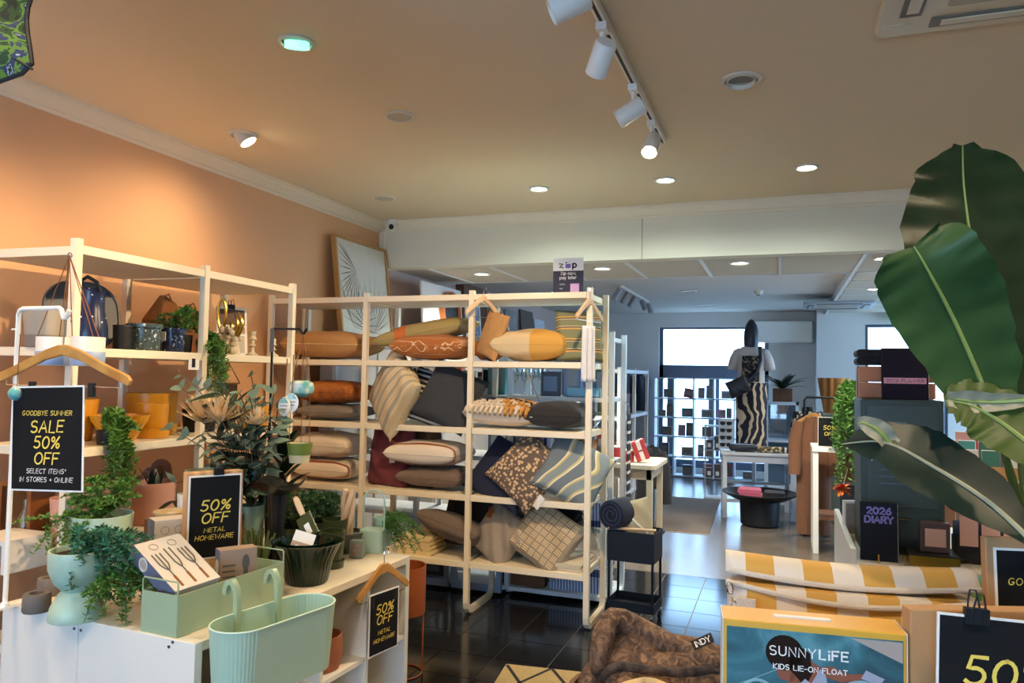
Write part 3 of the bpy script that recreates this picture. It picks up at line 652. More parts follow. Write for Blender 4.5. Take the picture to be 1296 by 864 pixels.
# cloth hanging from the two hangers
def drape(name, label, loc, rz, w, h, m, cat='textile', n=12, amp=.012, taper=0., thick=.004):
    v = []; f = []
    for j in range(n+1):
        for i in range(n+1):
            u, s_ = i/n, j/n
            v.append(((u-.5)*w*(1-taper*s_), amp*math.sin(u*PI*5+.6*s_)*(.3+.7*s_), -h*s_))
    for j in range(n):
        for i in range(n): a = j*(n+1)+i; f.append((a, a+n+1, a+n+2, a+1))
    o = obj(name, MB().add(v, f), m, None, smooth=True, loc=loc, rot=(0, 0, rz), solid=thick)
    return tag(o, label, cat)
drape('hanging_cloth', 'white linen tea towel hanging from right end hanger', (-1.075, 4.275, 1.80), R(48), .09, .33, F('whitelinen', '#cfd2da'))
t = cushion('tan half-round cushion leaning behind the hanger on top tier', .2, .3, .07, tan, (-1.74, 4.42, A+.17), (R(82), R(18), R(-30)), seed=2)
# ================================================================ pots, plants, signs
def potmb(rt, rb, h, th=.006, flute=0, nf=0, n=36, foot=0., belly=None, T=None):
    mid = belly or (rt+rb)/2
    prof = [(0, 0), (rb*.96, 0), (rb, .004), (rb+(mid-rb)*1.0 if belly else rb+(rt-rb)*.5, h*.5), (rt, h-.003), (rt, h), (rt-th, h), (rt-th*1.2, h*.8), (rb-th, th), (0, th)]
    return MB().lathe(prof, n, T, flute=flute, nf=nf)
m_soil = mat('potting_soil', H('#2c2018'), .95, var=.4, scale=60, bump=.5)
def pot(label, loc, rt, rb, h, m, saucer=None, soil=False, flute=0, nf=0, belly=None, rim=False, name='plant_pot', cat='pot', group=None, rot=None, n=36, price=False):
    t = thing(name, label, cat, loc, group=group, rot=rot)
    z0 = 0
    if saucer: obj('saucer', MB().lathe([(0, 0), (rb*1.12, 0), (rb*1.2, saucer), (rb*1.1, saucer), (rb*1.05, .006), (0, .006)], 32), m, t, smooth=True); z0 = .007
    obj('body', potmb(rt, rb, h-z0, flute=flute, nf=nf, belly=belly, n=n), m, t, smooth=True, loc=(0, 0, z0))
    if rim: obj('rim', MB().lathe([(rt+.001, h-.02), (rt+.008, h-.018), (rt+.009, h), (rt-.002, h+.002)], 36), m, t, smooth=True)
    if soil: obj('soil', MB().lathe([(0, h*.86), (rt*.6, h*.88), (rt*.93, h*.85), (0, h*.84)], 24), m_soil, t)
    if price: obj('price_tag', MB().box(-.018, .018, -rt-.006, -rt-.004, h*.45, h*.85), m_paperw, t)
    return t
G = lambda n, c, **k: mat('leaf_'+n, H(c), k.pop('rough', .5), var=.35, scale=14, **k)
g_fern = G('fern', '#4f7a2c', rough=.6); g_blue = G('bluefern', '#2f6b4c', rough=.6); g_euc = G('eucalyptus', '#5f7766', rough=.6); g_dark = G('dark', '#1d3021', rough=.35); g_mid = G('mid', '#3b5b33'); g_sage = G('sage', '#7d8f80', rough=.6); g_stem = G('stem', '#5b4a30')
def fern(t, n=26, L=.25, out=.12, drop=.25, m=None, seed=1, base=(0, 0, 0), dens=34, leaf=.016, up=.06, bias=(0, 0, 0), name='foliage'):
    r = random.Random(seed); q = MB(); st = MB()
    for i in range(n):
        a = r.uniform(0, 2*PI); o_ = out*r.uniform(.4, 1.1); dr = drop*r.uniform(.1, 1.1); u_ = up*r.uniform(.3, 1.2)
        pts = []
        for k in range(dens+1):
            s_ = k/dens
            pts.append(Vector(base)+Vector((math.cos(a)*o_*(s_**.6)+bias[0]*s_, math.sin(a)*o_*(s_**.6)+bias[1]*s_, u_*math.sin(min(1, s_*2.2)*PI*.55)-dr*max(0, s_-.2)**1.4+bias[2]*s_)))
        st.tube(pts[::6]+[pts[-1]], .0012, 3)
        for k in range(2, dens+1):
            for _ in range(3):
                d = Vector((r.uniform(-1, 1), r.uniform(-1, 1), r.uniform(-.4, .9))).normalized()
                l = leaf*r.uniform(.6, 1.4); s2 = d.cross(Vector((r.uniform(-1, 1), r.uniform(-1, 1), r.uniform(-1, 1)))).normalized()*l*.16
                p = pts[k]; q.add([p, p+d*l*.5+s2, p+d*l, p+d*l*.5-s2], [(0, 1, 2, 3)])
    o = obj(name, q, m or g_fern, t); o['kind'] = 'stuff'
    obj('stems', st, g_stem, t)
    return o
def leafmesh(L, W, m, fold=.2, droop=.15, n=8, tip=1., rnd_=False):
    v = []; f = []
    for i in range(n+1):
        s_ = i/n; w = W/2*(math.sin(PI*s_**(.75 if not rnd_ else .5)))**(.8 if not rnd_ else .6) if 0 < i < n else .0006
        z = -droop*L*s_*s_
        v += [(-w, L*s_, z+fold*w), (0, L*s_, z), (w, L*s_, z+fold*w)]
    for i in range(n): a = i*3; f += [(a, a+1, a+4, a+3), (a+1, a+2, a+5, a+4)]
    return mesh_of(MB().add(v, f), m, True, 180)
def place_leaf(me, t, base, d, up=(0, 0, 1), s=1., name='leaf'):
    d = Vector(d).normalized(); u = Vector(up); x = d.cross(u)
    if x.length < 1e-3: x = Vector((1, 0, 0))
    x.normalize(); z = x.cross(d)
    o = bpy.data.objects.new(name, me); COL.objects.link(o); o.parent = t
    o.matrix_local = Matrix(((x.x*s, d.x*s, z.x*s, base[0]), (x.y*s, d.y*s, z.y*s, base[1]), (x.z*s, d.z*s, z.z*s, base[2]), (0, 0, 0, 1)))
    return o
m_chalk = mat('black_card', (.012, .012, .013), .85, var=.2, scale=4, spec=.12)
m_yel = mat('yellow_marker', H('#f0d25c'), .6); m_wht = mat('white_marker', H('#e9e4da'), .6)
def sign(label, loc, rot, w, h, lines, border=.006, backing=None, name='sale_sign', curve=0.):
    """lines: (text, size, z of baseline as a fraction from the top, material, slant)"""
    t = thing(name, label, 'sign', loc, rot=rot)
    obj('card', MB().box(-w/2, w/2, 0, .003, 0, h), m_paperw, t)
    obj('black_face', MB().box(-w/2+border, w/2-border, -.0012, 0, border, h-border), m_chalk, t)
    for s_, sz, zz, m, sl in lines: obj('lettering', text(MB(), s_, sz, 0, h*(1-zz), sz*.15, y=-.0022, slant=sl, jit=.06), m, t)
    return t
def bulldog(loc, rot, parent, s=1.):
    o = bpy.data.objects.new('bulldog_clip', None); COL.objects.link(o); o.parent = parent; o.location = loc; o.rotation_euler = rot
    obj('clip_body', MB().prism([(-.016*s, 0), (.016*s, 0), (.016*s, .022*s), (-.016*s, .022*s)], -.006*s, .006*s), m_black, o)
    for sy in (-1, 1): obj('clip_wire', MB().tube([(-.01*s, sy*.006*s, .0), (-.007*s, sy*.012*s, .03*s), (-.004*s, sy*.014*s, .045*s), (.004*s, sy*.014*s, .045*s), (.007*s, sy*.012*s, .03*s), (.01*s, sy*.006*s, 0)], .0014*s, 5), m_black, o)
    return o

# ------------------------------------------------ peach wall shelving, top tier
m_speck = pat('grey_speckle', [H('#39484c'), H('#48585a'), H('#d8dcd8')], 'noise', 75, duty=[0, .45, .64], rough=.25)
m_speckb = pat('navy_speckle', [H('#17203c'), H('#1f2b4c'), H('#d0d6e0')], 'noise', 75, duty=[0, .45, .63], rough=.25)
m_spot = pat('navy_spots', [H('#e4e6ea'), H('#1c2344')], 'voronoi', 34, duty=[0, .13], rough=.25)
ochrep = mat('ochre_glaze', H('#c98a1c'), .35, var=.06); m_taupe_p = mat('taupe_ceramic', H('#9d9486'), .7)
Z1 = 1.587
v = LU(.13, .16, Z1)
t = pot('taupe ceramic pot with darker base at near end of top shelf', LU(.07, .24, Z1), .083, .066, .155, m_taupe_p); obj('dark_band', MB().lathe([(.0665, .001), (.0745, .05), (.0755, .05), (.0675, .001)], 32), mat('taupe_dark', H('#7d7468'), .7), t, smooth=True)
def at_l(px, py, z): return P(px, py, Z=z)
t = thing('jug', 'navy jug with white spots and black handle', 'jug', LU(.2, .12, Z1)); obj('body', MB().lathe([(0, 0), (.06, 0), (.068, .03), (.065, .1), (.05, .17), (.048, .25), (.053, .262), (.046, .262), (.04, .2), (0, .02)], 32), m_spot, t, smooth=True); obj('handle', MB().tube([(-.05, -.02, .255), (-.04, -.025, .3), (.0, -.03, .315), (.045, -.02, .29), (.055, -.01, .25)], .008, 8), m_black, t, smooth=True)
t = thing('platter', 'dark grey oval platter leaning behind the navy jug', 'platter', LU(.38, .36, Z1+.002), rot=(R(-10), 0, R(70))); obj('plate', MB().prism(rc(-.17, .17, 0, .33, .13, 8), -.006, .006), mat('slate_glaze', H('#4a4b4d'), .5), t, bev=.004); obj('lip', MB().tube([(x, -.008, z) for x, z in rc(-.165, .165, .006, .325, .13, 8)], .006, 6, closed=True), mat('slate_glaze', H('#4a4b4d')), t, smooth=True)
t = thing('candle_jar', 'black glass candle jar beside the navy jug', 'jar', LU(.345, .09, Z1)); obj('glass', MB().lathe([(0, 0), (.04, 0), (.042, .1), (.037, .1), (.036, .05), (0, .05)], 24), m_black, t, smooth=True); obj('lid', MB().lathe([(0, .112), (.042, .112), (.043, .101), (0, .101)], 24), m_black, t, smooth=True)
pot('grey speckled enamel pot on top shelf', LU(.475, .09, Z1), .075, .07, .125, m_speck, rim=True, name='enamel_pot')
pot('navy speckled enamel pot with hanging price tag', LU(.635, .07, Z1), .058, .053, .115, m_speckb, price=True, rim=True, name='enamel_pot')
m_kraft = pat('kraft_paper', [H('#7c4c22'), H('#8f5a2b')], 'noise', 8, ramp='LINEAR', duty=[.3, .7])
def paperbag(label, loc, w, h, d, rz, m):
    t = thing('paper_bag', label, 'bag', loc, rz)
    v = [(-w/2, -d/2, 0), (w/2, -d/2, 0), (w/2, d/2, 0), (-w/2, d/2, 0), (-w/2*.95, -d/2, h*.55), (w/2*.98, -d/2*1.1, h*.55), (w/2*.96, d/2, h*.55), (-w/2, d/2, h*.55), (-w*.12, -d*.15, h), (w*.3, -d*.15, h*.88), (w*.3, d*.15, h*.88), (-w*.12, d*.15, h)]
    obj('bag', MB().add(v, [(3,2,1,0),(0,1,5,4),(1,2,6,5),(2,3,7,6),(3,0,4,7),(4,5,9,8),(5,6,10,9),(6,7,11,10),(7,4,8,11),(8,9,10,11)]), m, t, bev=.006)
    obj('twine_handle', MB().tube([(-.02, 0, h*.95), (0, -.02, h*1.02), (.03, -.01, h*.93)], .004, 6), m_kraft, t); return t
paperbag('brown paper bag with folded top, left of the pair', LU(.86, .33, Z1), .2, .31, .12, R(92), m_kraft)
paperbag('brown paper bag half hidden by the trailing fern', LU(1.06, .34, Z1), .17, .28, .12, R(88), m_kraft)
t = pot('small dark pot with trailing fern on top shelf', LU(.735, .1, Z1), .05, .045, .09, m_black, soil=True, name='potted_fern', cat='plant')
fern(t, 26, out=.13, drop=.07, up=.12, base=(0, 0, .09), seed=3, dens=26, leaf=.02)
t = thing('hanging_fern', 'long trailing fern falling past the second post', 'plant', LU(.84, .05, Z1), 0); obj('pot', potmb(.04, .035, .06), m_black, t, smooth=True, loc=(0, 0, .0))
fern(t, 44, out=.07, drop=.42, up=.05, base=(0, 0, .06), seed=5, dens=40, leaf=.022, bias=(.08, .0, 0))
# coral sculpture with gold horns
m_coral = mat('white_plaster', H('#d9cbb4'), .8, bump=.6, bscale=60)
t = thing('horn_sculpture', 'white plaster sculpture with gold crescent horns', 'ornament', LU(1.08, .1, Z1))
t.rotation_euler = (0, 0, R(20)); q = MB(); r9 = random.Random(9)
for k in range(46): q.sphere((r9.uniform(-.05, .06), r9.uniform(-.035, .035), .02+.003*k), r9.uniform(.012, .024)*(1.3-k/70), 8, 6)
q.lathe([(0, 0), (.075, 0), (.07, .03), (.05, .1), (0, .13)], 20, sy=.7)
obj('plaster_base', q, m_coral, t, smooth=True)
obj('gold_ring', MB().tube([(-.035+.022*math.cos(a_), 0, .225+.085*math.sin(a_)) for a_ in [k*.3142 for k in range(20)]], .008, 8, closed=True), m_gold, t, smooth=True)
for x0, h_ in ((.0, .1), (.03, .13), (.055, .14)):
    obj('gold_horn', MB().tube([(x0+.028*math.sin(s_*3.0), -.012, .1+h_*s_) for s_ in [k/9 for k in range(10)]], [.013*(1-.8*(k/9)**2) for k in range(10)], 8), m_gold, t, smooth=True)
t = thing('clipboard_poster', 'white recipe print held by wire clip at back of top shelf', 'print', LU(1.42, .33, Z1), rot=(R(-6), 0, R(70))); obj('paper', MB().box(-.1, .1, -.002, .002, 0, .3), m_paperw, t)
obj('photo_panel', MB().box(-.085, .085, -.004, -.002, .19, .285), mat('photo_brown', H('#54352a'), .5, var=.5, scale=9), t); obj('photo_panel', MB().box(-.085, .085, -.004, -.002, .14, .18), mat('photo_beige', H('#a98b78'), .5, var=.4, scale=9), t); obj('text_block', MB().box(-.08, .08, -.004, -.002, .02, .125), mat('print_grey', H('#c2b8ad'), .6), t); bulldog((0, 0, .287), (0, 0, 0), t, 1.3)
def candlestick(label, loc, h):
    t = thing('candle_holder', label, 'candle holder', loc); obj('turned_stem', MB().lathe([(0, 0), (.035, 0), (.036, .008), (.015, .02), (.01, h*.4), (.022, h*.5), (.011, h*.58), (.012, h*.75), (.026, h*.8), (.02, h*.86), (.014, h), (.008, h), (0, h*.9)], 24), m_coral, t, smooth=True); obj('cup', MB().lathe([(.012, h), (.018, h+.004), (.02, h+.022), (.016, h+.022), (.012, h+.006)], 20), m_coral, t, smooth=True)
candlestick('taller cream turned candle holder beside black hook stand', LU(1.3, .1, Z1), .12); candlestick('short cream turned candle holder at far end of top shelf', LU(1.44, .06, Z1), .085)
t = thing('shelf_price_tag', 'small price card clipped under the speckled pots', 'price tag', LU(.69, -.017, 1.50)); obj('card', MB().box(-.001, .001, -.035, .035, 0, .05), m_paperw, t); obj('clip', MB().box(.001, .004, -.015, .005, .012, .056), m_black, t)

# ------------------------------------------------ second tier: ochre pots
Z2 = 1.167
pot('ochre flared bowl stacked inside another at left of second tier', LU(.36, .1, Z2), .125, .065, .12, ochrep, flute=.012, nf=28, n=84, name='flared_bowl', rim=False)
pot('ochre ribbed pot standing behind the flared bowl', LU(.28, .3, Z2), .11, .085, .19, ochrep, flute=.01, nf=30, n=90)
pot('ochre cylinder pot with saucer in front of the tall ochre pot', LU(.585, .13, Z2), .075, .07, .165, ochrep, saucer=.045)
pot('tall wide ochre pot with saucer on second tier', LU(.75, .29, Z2), .125, .105, .21, ochrep, saucer=.05)
pot('ochre pot with saucer partly behind eucalyptus, far bay', LU(1.34, .1, Z2), .085, .07, .13, ochrep, saucer=.03)
t = pot('black trough of dried stems on second tier far bay', LU(1.0, .2, Z2), .09, .08, .12, m_black, name='planter', cat='planter', soil=True); 
t = thing('pennant_banner', 'small black felt plaque hanging on cord under top shelf', 'wall hanging', LU(1.22, .2, 1.55)); obj('plaque', MB().box(-.003, .003, -.08, .08, -.3, -.13), mat('felt_brown', H('#3a2a20'), .9, bump=.4), t); obj('cord', MB().tube([(0, -.1, -.12), (0, 0, -.0), (0, .1, -.12)], .003, 6), mat('cord_brown', H('#5e3a24')), t); obj('dowel', MB().tube([(0, -.1, -.125), (0, .1, -.125)], .005, 8), mat('dowel_wood', H('#7c5434')), t)

# ------------------------------------------------ third tier
Z3 = .747
pinkp = mat('pink_clay', H('#cf9a86'), .6, var=.05); 
t = thing('wooden_case', 'brown timber display case with glass front at far left', 'case', LU(.1, .33, Z3), R(4)); 
mw2 = pat('case_wood', [H('#6f3f1d'), H('#8a5328')], 'noise', 7, ramp='LINEAR', duty=[.35, .65], rough=.45)
obj('frame', MB().box(-.09, .09, -.06, .06, 0, .02).box(-.09, .09, -.06, .06, .24, .26).box(-.09, -.07, -.06, .06, .02, .24).box(.07, .09, -.06, .06, .02, .24).box(-.07, .07, .05, .06, .02, .24), mw2, t); obj('pane', MB().box(-.07, .07, -.05, -.046, .02, .24), m_glass, t)
obj('bottle', MB().lathe([(0, .02), (.03, .02), (.032, .1), (.012, .14), (.012, .18), (0, .18)], 18), mat('silver_bottle', H('#80746a'), .3, .7), t, smooth=True)
pot('tall pink pot with saucer on third tier', LU(.13, .1, Z3), .09, .075, .2, pinkp, saucer=.06)
pot('wide pink pot standing behind the white stand pole', LU(.33, .12, Z3), .1, .08, .2, pinkp)
t = pot('square pink planter with small snake plant', LU(.62, .14, Z3), .105, .095, .2, pinkp, soil=True, name='potted_succulent', cat='plant')
lm = leafmesh(.12, .03, g_dark, .3, .1)
for k in range(7): place_leaf(lm, t, (rnd.uniform(-.03, .03), rnd.uniform(-.03, .03), .17), (rnd.uniform(-.4, .4), rnd.uniform(-.4, .4), 1), s=rnd.uniform(.7, 1.1))
t = thing('driftwood_ornament', 'knobbly pinkish driftwood ornament at back of third tier', 'ornament', LU(.78, .3, Z3)); q = MB()
for k in range(14): q.sphere((rnd.uniform(-.04, .04), rnd.uniform(-.09, .09), .03+.015*k), rnd.uniform(.03, .055), 9, 6)
obj('wood', q, mat('driftwood', H('#8c6052'), .9, bump=.8, bscale=40), t, smooth=True)
# lower tier contents, mostly hidden
t = thing('storage_crate', 'plain timber crate on the lowest tier by the peach wall', 'crate', LU(.3, .2, .332), R(92.4))
for k in range(3): obj('slat', MB().box(-.18, .18, -.13, -.118, .01+.06*k, .06+.06*k), m_wood_l, t); obj('slat', MB().box(-.18, .18, .118, .13, .01+.06*k, .06+.06*k), m_wood_l, t)
for sx in (-1, 1): obj('end_panel', MB().box(sx*.18-.008, sx*.18+.008, -.118, .118, 0, .19), m_wood_l, t)
obj('base', MB().box(-.17, .17, -.118, .118, 0, .01), m_wood_l, t)
# hanging pair of white planters by cords from the near post
m_rope = mat('leather_cord', H('#7b4a28'), .7)
v = LU(.0, .0, 1.96)
t = thing('hanging_planters', 'pair of white and blue pots hung on brown cords from near post', 'planter', (-2.70, 2.2, 1.95))
for k, (dx, dy) in enumerate(((-.075, -.005), (.115, -.005))):
    obj('pot', MB().lathe([(0, 0), (.056, 0), (.06, .003), (.061, .115), (.056, .115), (.054, .01), (0, .01)], 32), m_white, t, smooth=True, loc=(dx, dy, -.443)); obj('blue_band', MB().lathe([(.0612, .002), (.0625, .004), (.0625, .055), (.0612, .057)], 32), mat('blue_glaze', H('#8ba0c2'), .4), t, smooth=True, loc=(dx, dy, -.443))
    for a in (0, 2.1, 4.2): obj('cord', MB().tube([(0, -.01, 0), (dx+.056*math.cos(a), dy+.056*math.sin(a), -.33)], .0022, 5), m_rope, t)
obj('hook_ring', MB().tube([(.012*math.cos(a*.785), -.01, .012*math.sin(a*.785)) for a in range(8)], .003, 5, closed=True), m_chrome, t)
def pose(o, tl, tr, bl, h, d):
    tl, tr, bl = Vector(tl), Vector(tr), Vector(bl); x = (tr-tl).normalized(); z = (tl-bl); z = (z-x*z.dot(x)).normalized(); y = z.cross(x); c = (tr+tl)/2 - z*h + y*d/2
    o.matrix_world = Matrix(((x.x, y.x, z.x, c.x), (x.y, y.y, z.y, c.y), (x.z, y.z, z.z, c.z), (0, 0, 0, 1)))
# ================================================================ foreground counter (cube shelving)
CT = .69
m_cab = mat('white_melamine', H('#e6e0d4'), .45, var=.015, scale=3)
m_cabtop = mat('cream_melamine', H('#e4d4b8'), .4, var=.02, scale=3)
CR = R(-3.5)
def cubeunit(label, loc, rz, cols, rows, dep, cs=.29, th=.018, back=False, outer=.03, cw=.275):
    t = thing('cube_shelf', label, 'cube shelf', loc, rz, 'cube shelves of the front counter'); W = cols*cw+(cols-1)*th+2*outer; Hh = rows*cs+(rows-1)*th+2*outer
    obj('top_panel', MB().box(outer, W-outer, 0, dep, Hh-outer, Hh), m_cabtop, t, bev=.002); obj('base_panel', MB().box(outer, W-outer, 0, dep, 0, outer), m_cab, t)
    for x in (0, W-outer): obj('side_panel', MB().box(x, x+outer, 0, dep, 0, Hh), m_cab, t, bev=.002)
    for c in range(1, cols): x = outer+c*cw+(c-1)*th; obj('divider', MB().box(x, x+th, .002, dep, outer, Hh-outer), m_cab, t)
    for r_ in range(1, rows):
        z = outer+r_*cs+(r_-1)*th
        for c in range(cols): x = outer+c*(cw+th); obj('shelf', MB().box(x, x+cw, .004, dep, z, z+th), m_cab, t)
    if back: obj('back_panel', MB().box(0, W, dep, dep+.004, 0, Hh), m_cab, t)
    return t, W, Hh
# unit whose open side faces right; local x runs along +Y
CS = (CT-.018-.06)/2
u1, W1, H1 = cubeunit('white cube shelf of the front counter with open cubes facing right', (-1.632, 1.79, 0), R(90)+CR, 4, 2, .50, cs=CS, back=True)
c_, s_ = math.cos(R(90)+CR), math.sin(R(90)+CR)
# second unit alongside, closed end toward the viewer
off = Vector((-s_, c_, 0))*.506
u2, _, _ = cubeunit('white cube shelf behind, reaching toward the left edge', Vector((-1.632, 1.79, 0))+off, R(90)+CR, 4, 2, .37, cs=CS, back=True)
def CN(px, py, z=CT+.001): v = P(px, py, Z=z); return v
for lab, px, py in (('left of the pair on the white end panel near centre', 83, 799), ('right of the pair on the white end panel near centre', 92, 801), ('upper one at the corner of the white end panel', 217, 813), ('lower one at the corner of the white end panel', 212, 819)):
    v = P(px, py, Y=1.79); ly = v.x+1.632
    p = Vector((-1.632, 1.79, 0)) + Vector((-s_, c_, 0))*(-ly/ -s_ if False else ly/(-s_)); 
    t = thing('cam_screw', 'steel screw head, '+lab, 'screw', (p.x, p.y-.0005, v.z), rz=CR); obj('head', MB().lathe([(0, 0), (.005, 0), (.0045, .002), (0, .002)], 12, Matrix.Rotation(R(90), 4, 'X')), mat('screw_grey', H('#6d7076'), .4, .8), t); obj('slot', MB().box(-.003, .003, -.0024, -.0019, -.0006, .0006), m_black, t)

t = thing('open_box', 'small white open display box at the far left of the counter', 'box', (P(-20, 700, Y=2.08).x, 2.08, CT+.001)); zz = P(20, 688, Y=2.08).z-CT
for x in (-.11, .095): obj('side', MB().box(x, x+.018, 0, .2, 0, zz), m_cab, t)
obj('top', MB().box(-.092, .095, 0, .2, zz-.018, zz), m_cab, t); obj('back', MB().box(-.092, .095, .19, .2, 0, zz-.018), m_cab, t)
# tealight cups
m_cup = mat('taupe_stoneware', H('#6d6259'), .75, var=.06)
for k, (px, py, r_, lab) in enumerate(((46, 773, .043, 'taupe stoneware tealight cup nearest the white stand'), (62, 752, .04, 'taupe stoneware tealight cup second in the cluster'), (80, 748, .036, 'taupe stoneware tealight cup beside the mint bowl'))):
    t = thing('tealight_cup', lab, 'cup', CN(px, py), group='tealight cups'); obj('cup', MB().lathe([(0, 0), (r_*.92, 0), (r_, .006), (r_*.97, .055), (r_*.9, .06), (r_*.55, .06), (r_*.5, .04), (0, .04)], 32), m_cup, t, smooth=True); obj('tealight', MB().lathe([(0, .05), (r_*.46, .05), (r_*.46, .041), (0, .041)], 20), m_chrome, t, smooth=True)
mint = mat('mint_enamel', H('#a9c3af'), .35, var=.02); sage = mat('sage_enamel', H('#98ab8c'), .35, var=.02); sagep = mat('sage_ceramic', H('#a3a893'), .5)
v = CN(97, 781)
t = thing('pedestal_planter', 'mint bowl planter on inverted bowl foot with trailing fern', 'plant', v)
obj('foot', MB().lathe([(0, .0), (.083, 0), (.085, .005), (.078, .04), (.058, .078), (.045, .09), (0, .09)], 36), mint, t, smooth=True)
obj('bowl', MB().lathe([(0, .09), (.045, .09), (.07, .115), (.088, .16), (.09, .21), (.089, .22), (.083, .22), (.082, .16), (0, .12)], 36), mint, t, smooth=True)
obj('soil', MB().lathe([(0, .205), (.08, .203), (0, .195)], 20), m_soil, t)
fern(t, 46, out=.15, drop=.26, up=.1, base=(.03, .02, .2), m=g_blue, seed=11, dens=34, leaf=.02, bias=(.09, .05, -.02), name='trailing_foliage')
fern(t, 30, out=.13, drop=.17, up=.0, base=(.14, .05, .16), m=g_fern, seed=12, dens=30, leaf=.02, bias=(0, 0, -.03), name='foliage')
t = pot('large mint pot of leafy fern behind the pedestal planter', (-2.47, 2.26, CT+.001), .118, .098, .22, mint, soil=True, name='potted_fern', cat='plant')
t.location = P(127, 695, Y=2.3); t.location.z = CT+.001
fern(t, 40, out=.14, drop=.03, up=.14, base=(0, 0, .2), m=g_fern, seed=14, dens=24, leaf=.022)
fern(t, 16, out=.16, drop=.2, up=.03, base=(-.03, -.03, .2), m=g_fern, seed=15, dens=30, leaf=.02, bias=(-.08, -.05, 0), name='trailing_foliage')
# tall trailing fern hanging in front of the second tier
t = thing('tall_fern', 'bright green trailing fern hanging right of the sale sign', 'plant', LU(.3, .06, Z2)); obj('pot', potmb(.05, .045, .06), m_black, t, smooth=True)
t.location = LU(.22, .02, Z2+.002)
fern(t, 42, out=.055, drop=.5, up=.09, base=(0, 0, .06), seed=21, dens=44, leaf=.026, bias=(.09, .0, 0))
# riser box, dish, cup
t = thing('riser_box', 'small timber riser box under the saucer', 'box', (-2.34, 2.47, CT+.001), R(-3)); obj('block', MB().box(-.14, .14, -.07, .2, 0, .19), mw2, t, bev=.003); obj('lid_line', MB().box(-.141, .141, -.071, .201, .166, .169), m_brown, t)
t = thing('saucer_dish', 'shallow cream dish on the timber riser', 'dish', Vector(bpy.data.objects['riser_box'].location)+Vector((-.06, .0, .191))); obj('dish', MB().lathe([(0, 0), (.05, 0), (.068, .016), (.072, .028), (.067, .028), (.05, .008), (0, .008)], 32), mat('cream_dish', H('#cdb083'), .5), t, smooth=True); obj('wax', MB().lathe([(0, .02), (.018, .02), (.018, .008), (0, .008)], 14), m_coral, t, smooth=True)
t = thing('candle_cup', 'small white cup candle left of the ribbed sage pot', 'candle', P(188, 648, Z=CT+.088), 0); t.location = Vector(bpy.data.objects['riser_box'].location)+Vector((-.1, .12, .191))
obj('cup', MB().lathe([(0, 0), (.034, 0), (.036, .08), (.032, .08), (.03, .06), (0, .06)], 24), m_white, t, smooth=True); obj('wick', MB().tube([(0, 0, .06), (0, 0, .07)], .002, 5), m_black, t)
v = Vector((-2.33, 2.575, CT+.192)); pot('ribbed sage ceramic pot on the timber riser', v, .078, .062, .19, sagep, flute=.012, nf=36, n=108, saucer=.03)
# boxed tool sets
m_boxw = mat('carton_cream', H('#d6cbbd'), .5, var=.03); m_boxb = mat('carton_slate', H('#59617a'), .5); m_printg = mat('carton_print', H('#5d5853'), .6)
def carton(label, loc, rot, w, d, h, face, side, art='tools'):
    t = thing('boxed_set', label, 'box', loc, rot=rot)
    obj('carton', MB().box(-w/2, w/2, -d/2, d/2, 0, h), face, t, bev=.002)
    obj('side_label', MB().box(-w/2-.0015, -w/2, -d/2, d/2, 0, h), side, t)
    obj('emblem', MB().lathe([(.016, 0), (.018, .0008), (.021, .0008), (.023, 0)], 20, Matrix.Translation((-w/2-.0016, 0, h*.7)) @ Matrix.Rotation(R(-90), 4, 'Y')), m_boxw, t)
    q = MB()
    if art == 'tools':
        for k in range(3):
            x = -w*.28+w*.28*k
            for o_ in ((-.014, 0, .014) if k != 1 else (-.009, .009)): q.tube([(x+o_, -d/2-.001, h*(.72 if k != 1 else .78)), (x+o_, -d/2-.001, h*.5), (x+o_*.5, -d/2-.001, h*.42), (x, -d/2-.001, h*.38)], .0022, 5)
            q.tube([(x, -d/2-.001, h*.4), (x, -d/2-.001, h*.27)], .002, 5)
            obj('printed_handle', MB().box(x-.004, x+.004, -d/2-.0012, -d/2, h*.06, h*.27), m_kraft, t)
        for cx_ in (-w*.2, w*.2): q.tube([(cx_+.014*math.cos(a), -d/2-.0006, h*.86+.014*math.sin(a)) for a in [k*.3927 for k in range(16)]], .0008, 4, closed=True)
    else:
        q.prism([(x*.9, z) for x, z in ell(w*.2, h*.32, w*.2, h*.1)], -d/2-.001, -d/2); q.box(w*.14, w*.26, -d/2-.001, -d/2, h*.35, h*.62); q.prism(ell(w*.2, h*.75, w*.1, h*.14), -d/2-.001, -d/2)
        for k in range(3): q.box(-w*.42, -w*.08, -d/2-.001, -d/2, h*(.5+.1*k), h*(.53+.1*k))
    obj('print', q, m_printg, t)
    return t
carton('cream boxed garden tool set tilted in the mint tray', (-1.80, 1.90, CT+.012), (0, 0, 0), .165, .05, .24, m_boxw, m_boxb); pose(bpy.data.objects['boxed_set'], tuple(P(174, 693, D=2.38)), tuple(P(231, 678, D=2.52)), tuple(P(222, 752, D=2.27)), .22, .055)
carton('small boxed set standing behind the tilted tool box', (P(214, 660, Y=2.15).x, 2.15, CT+.001), (0, 0, R(60)), .12, .08, P(214, 655, Y=2.15).z-CT, m_boxw, m_boxb)
carton('brown box printed with a dark mortar in the mint tray', (-1.785, 2.14, CT+.006), (0, 0, R(55)), .125, .055, .19, mat('carton_kraft', H('#a08672'), .6), m_boxb, art='mortar')
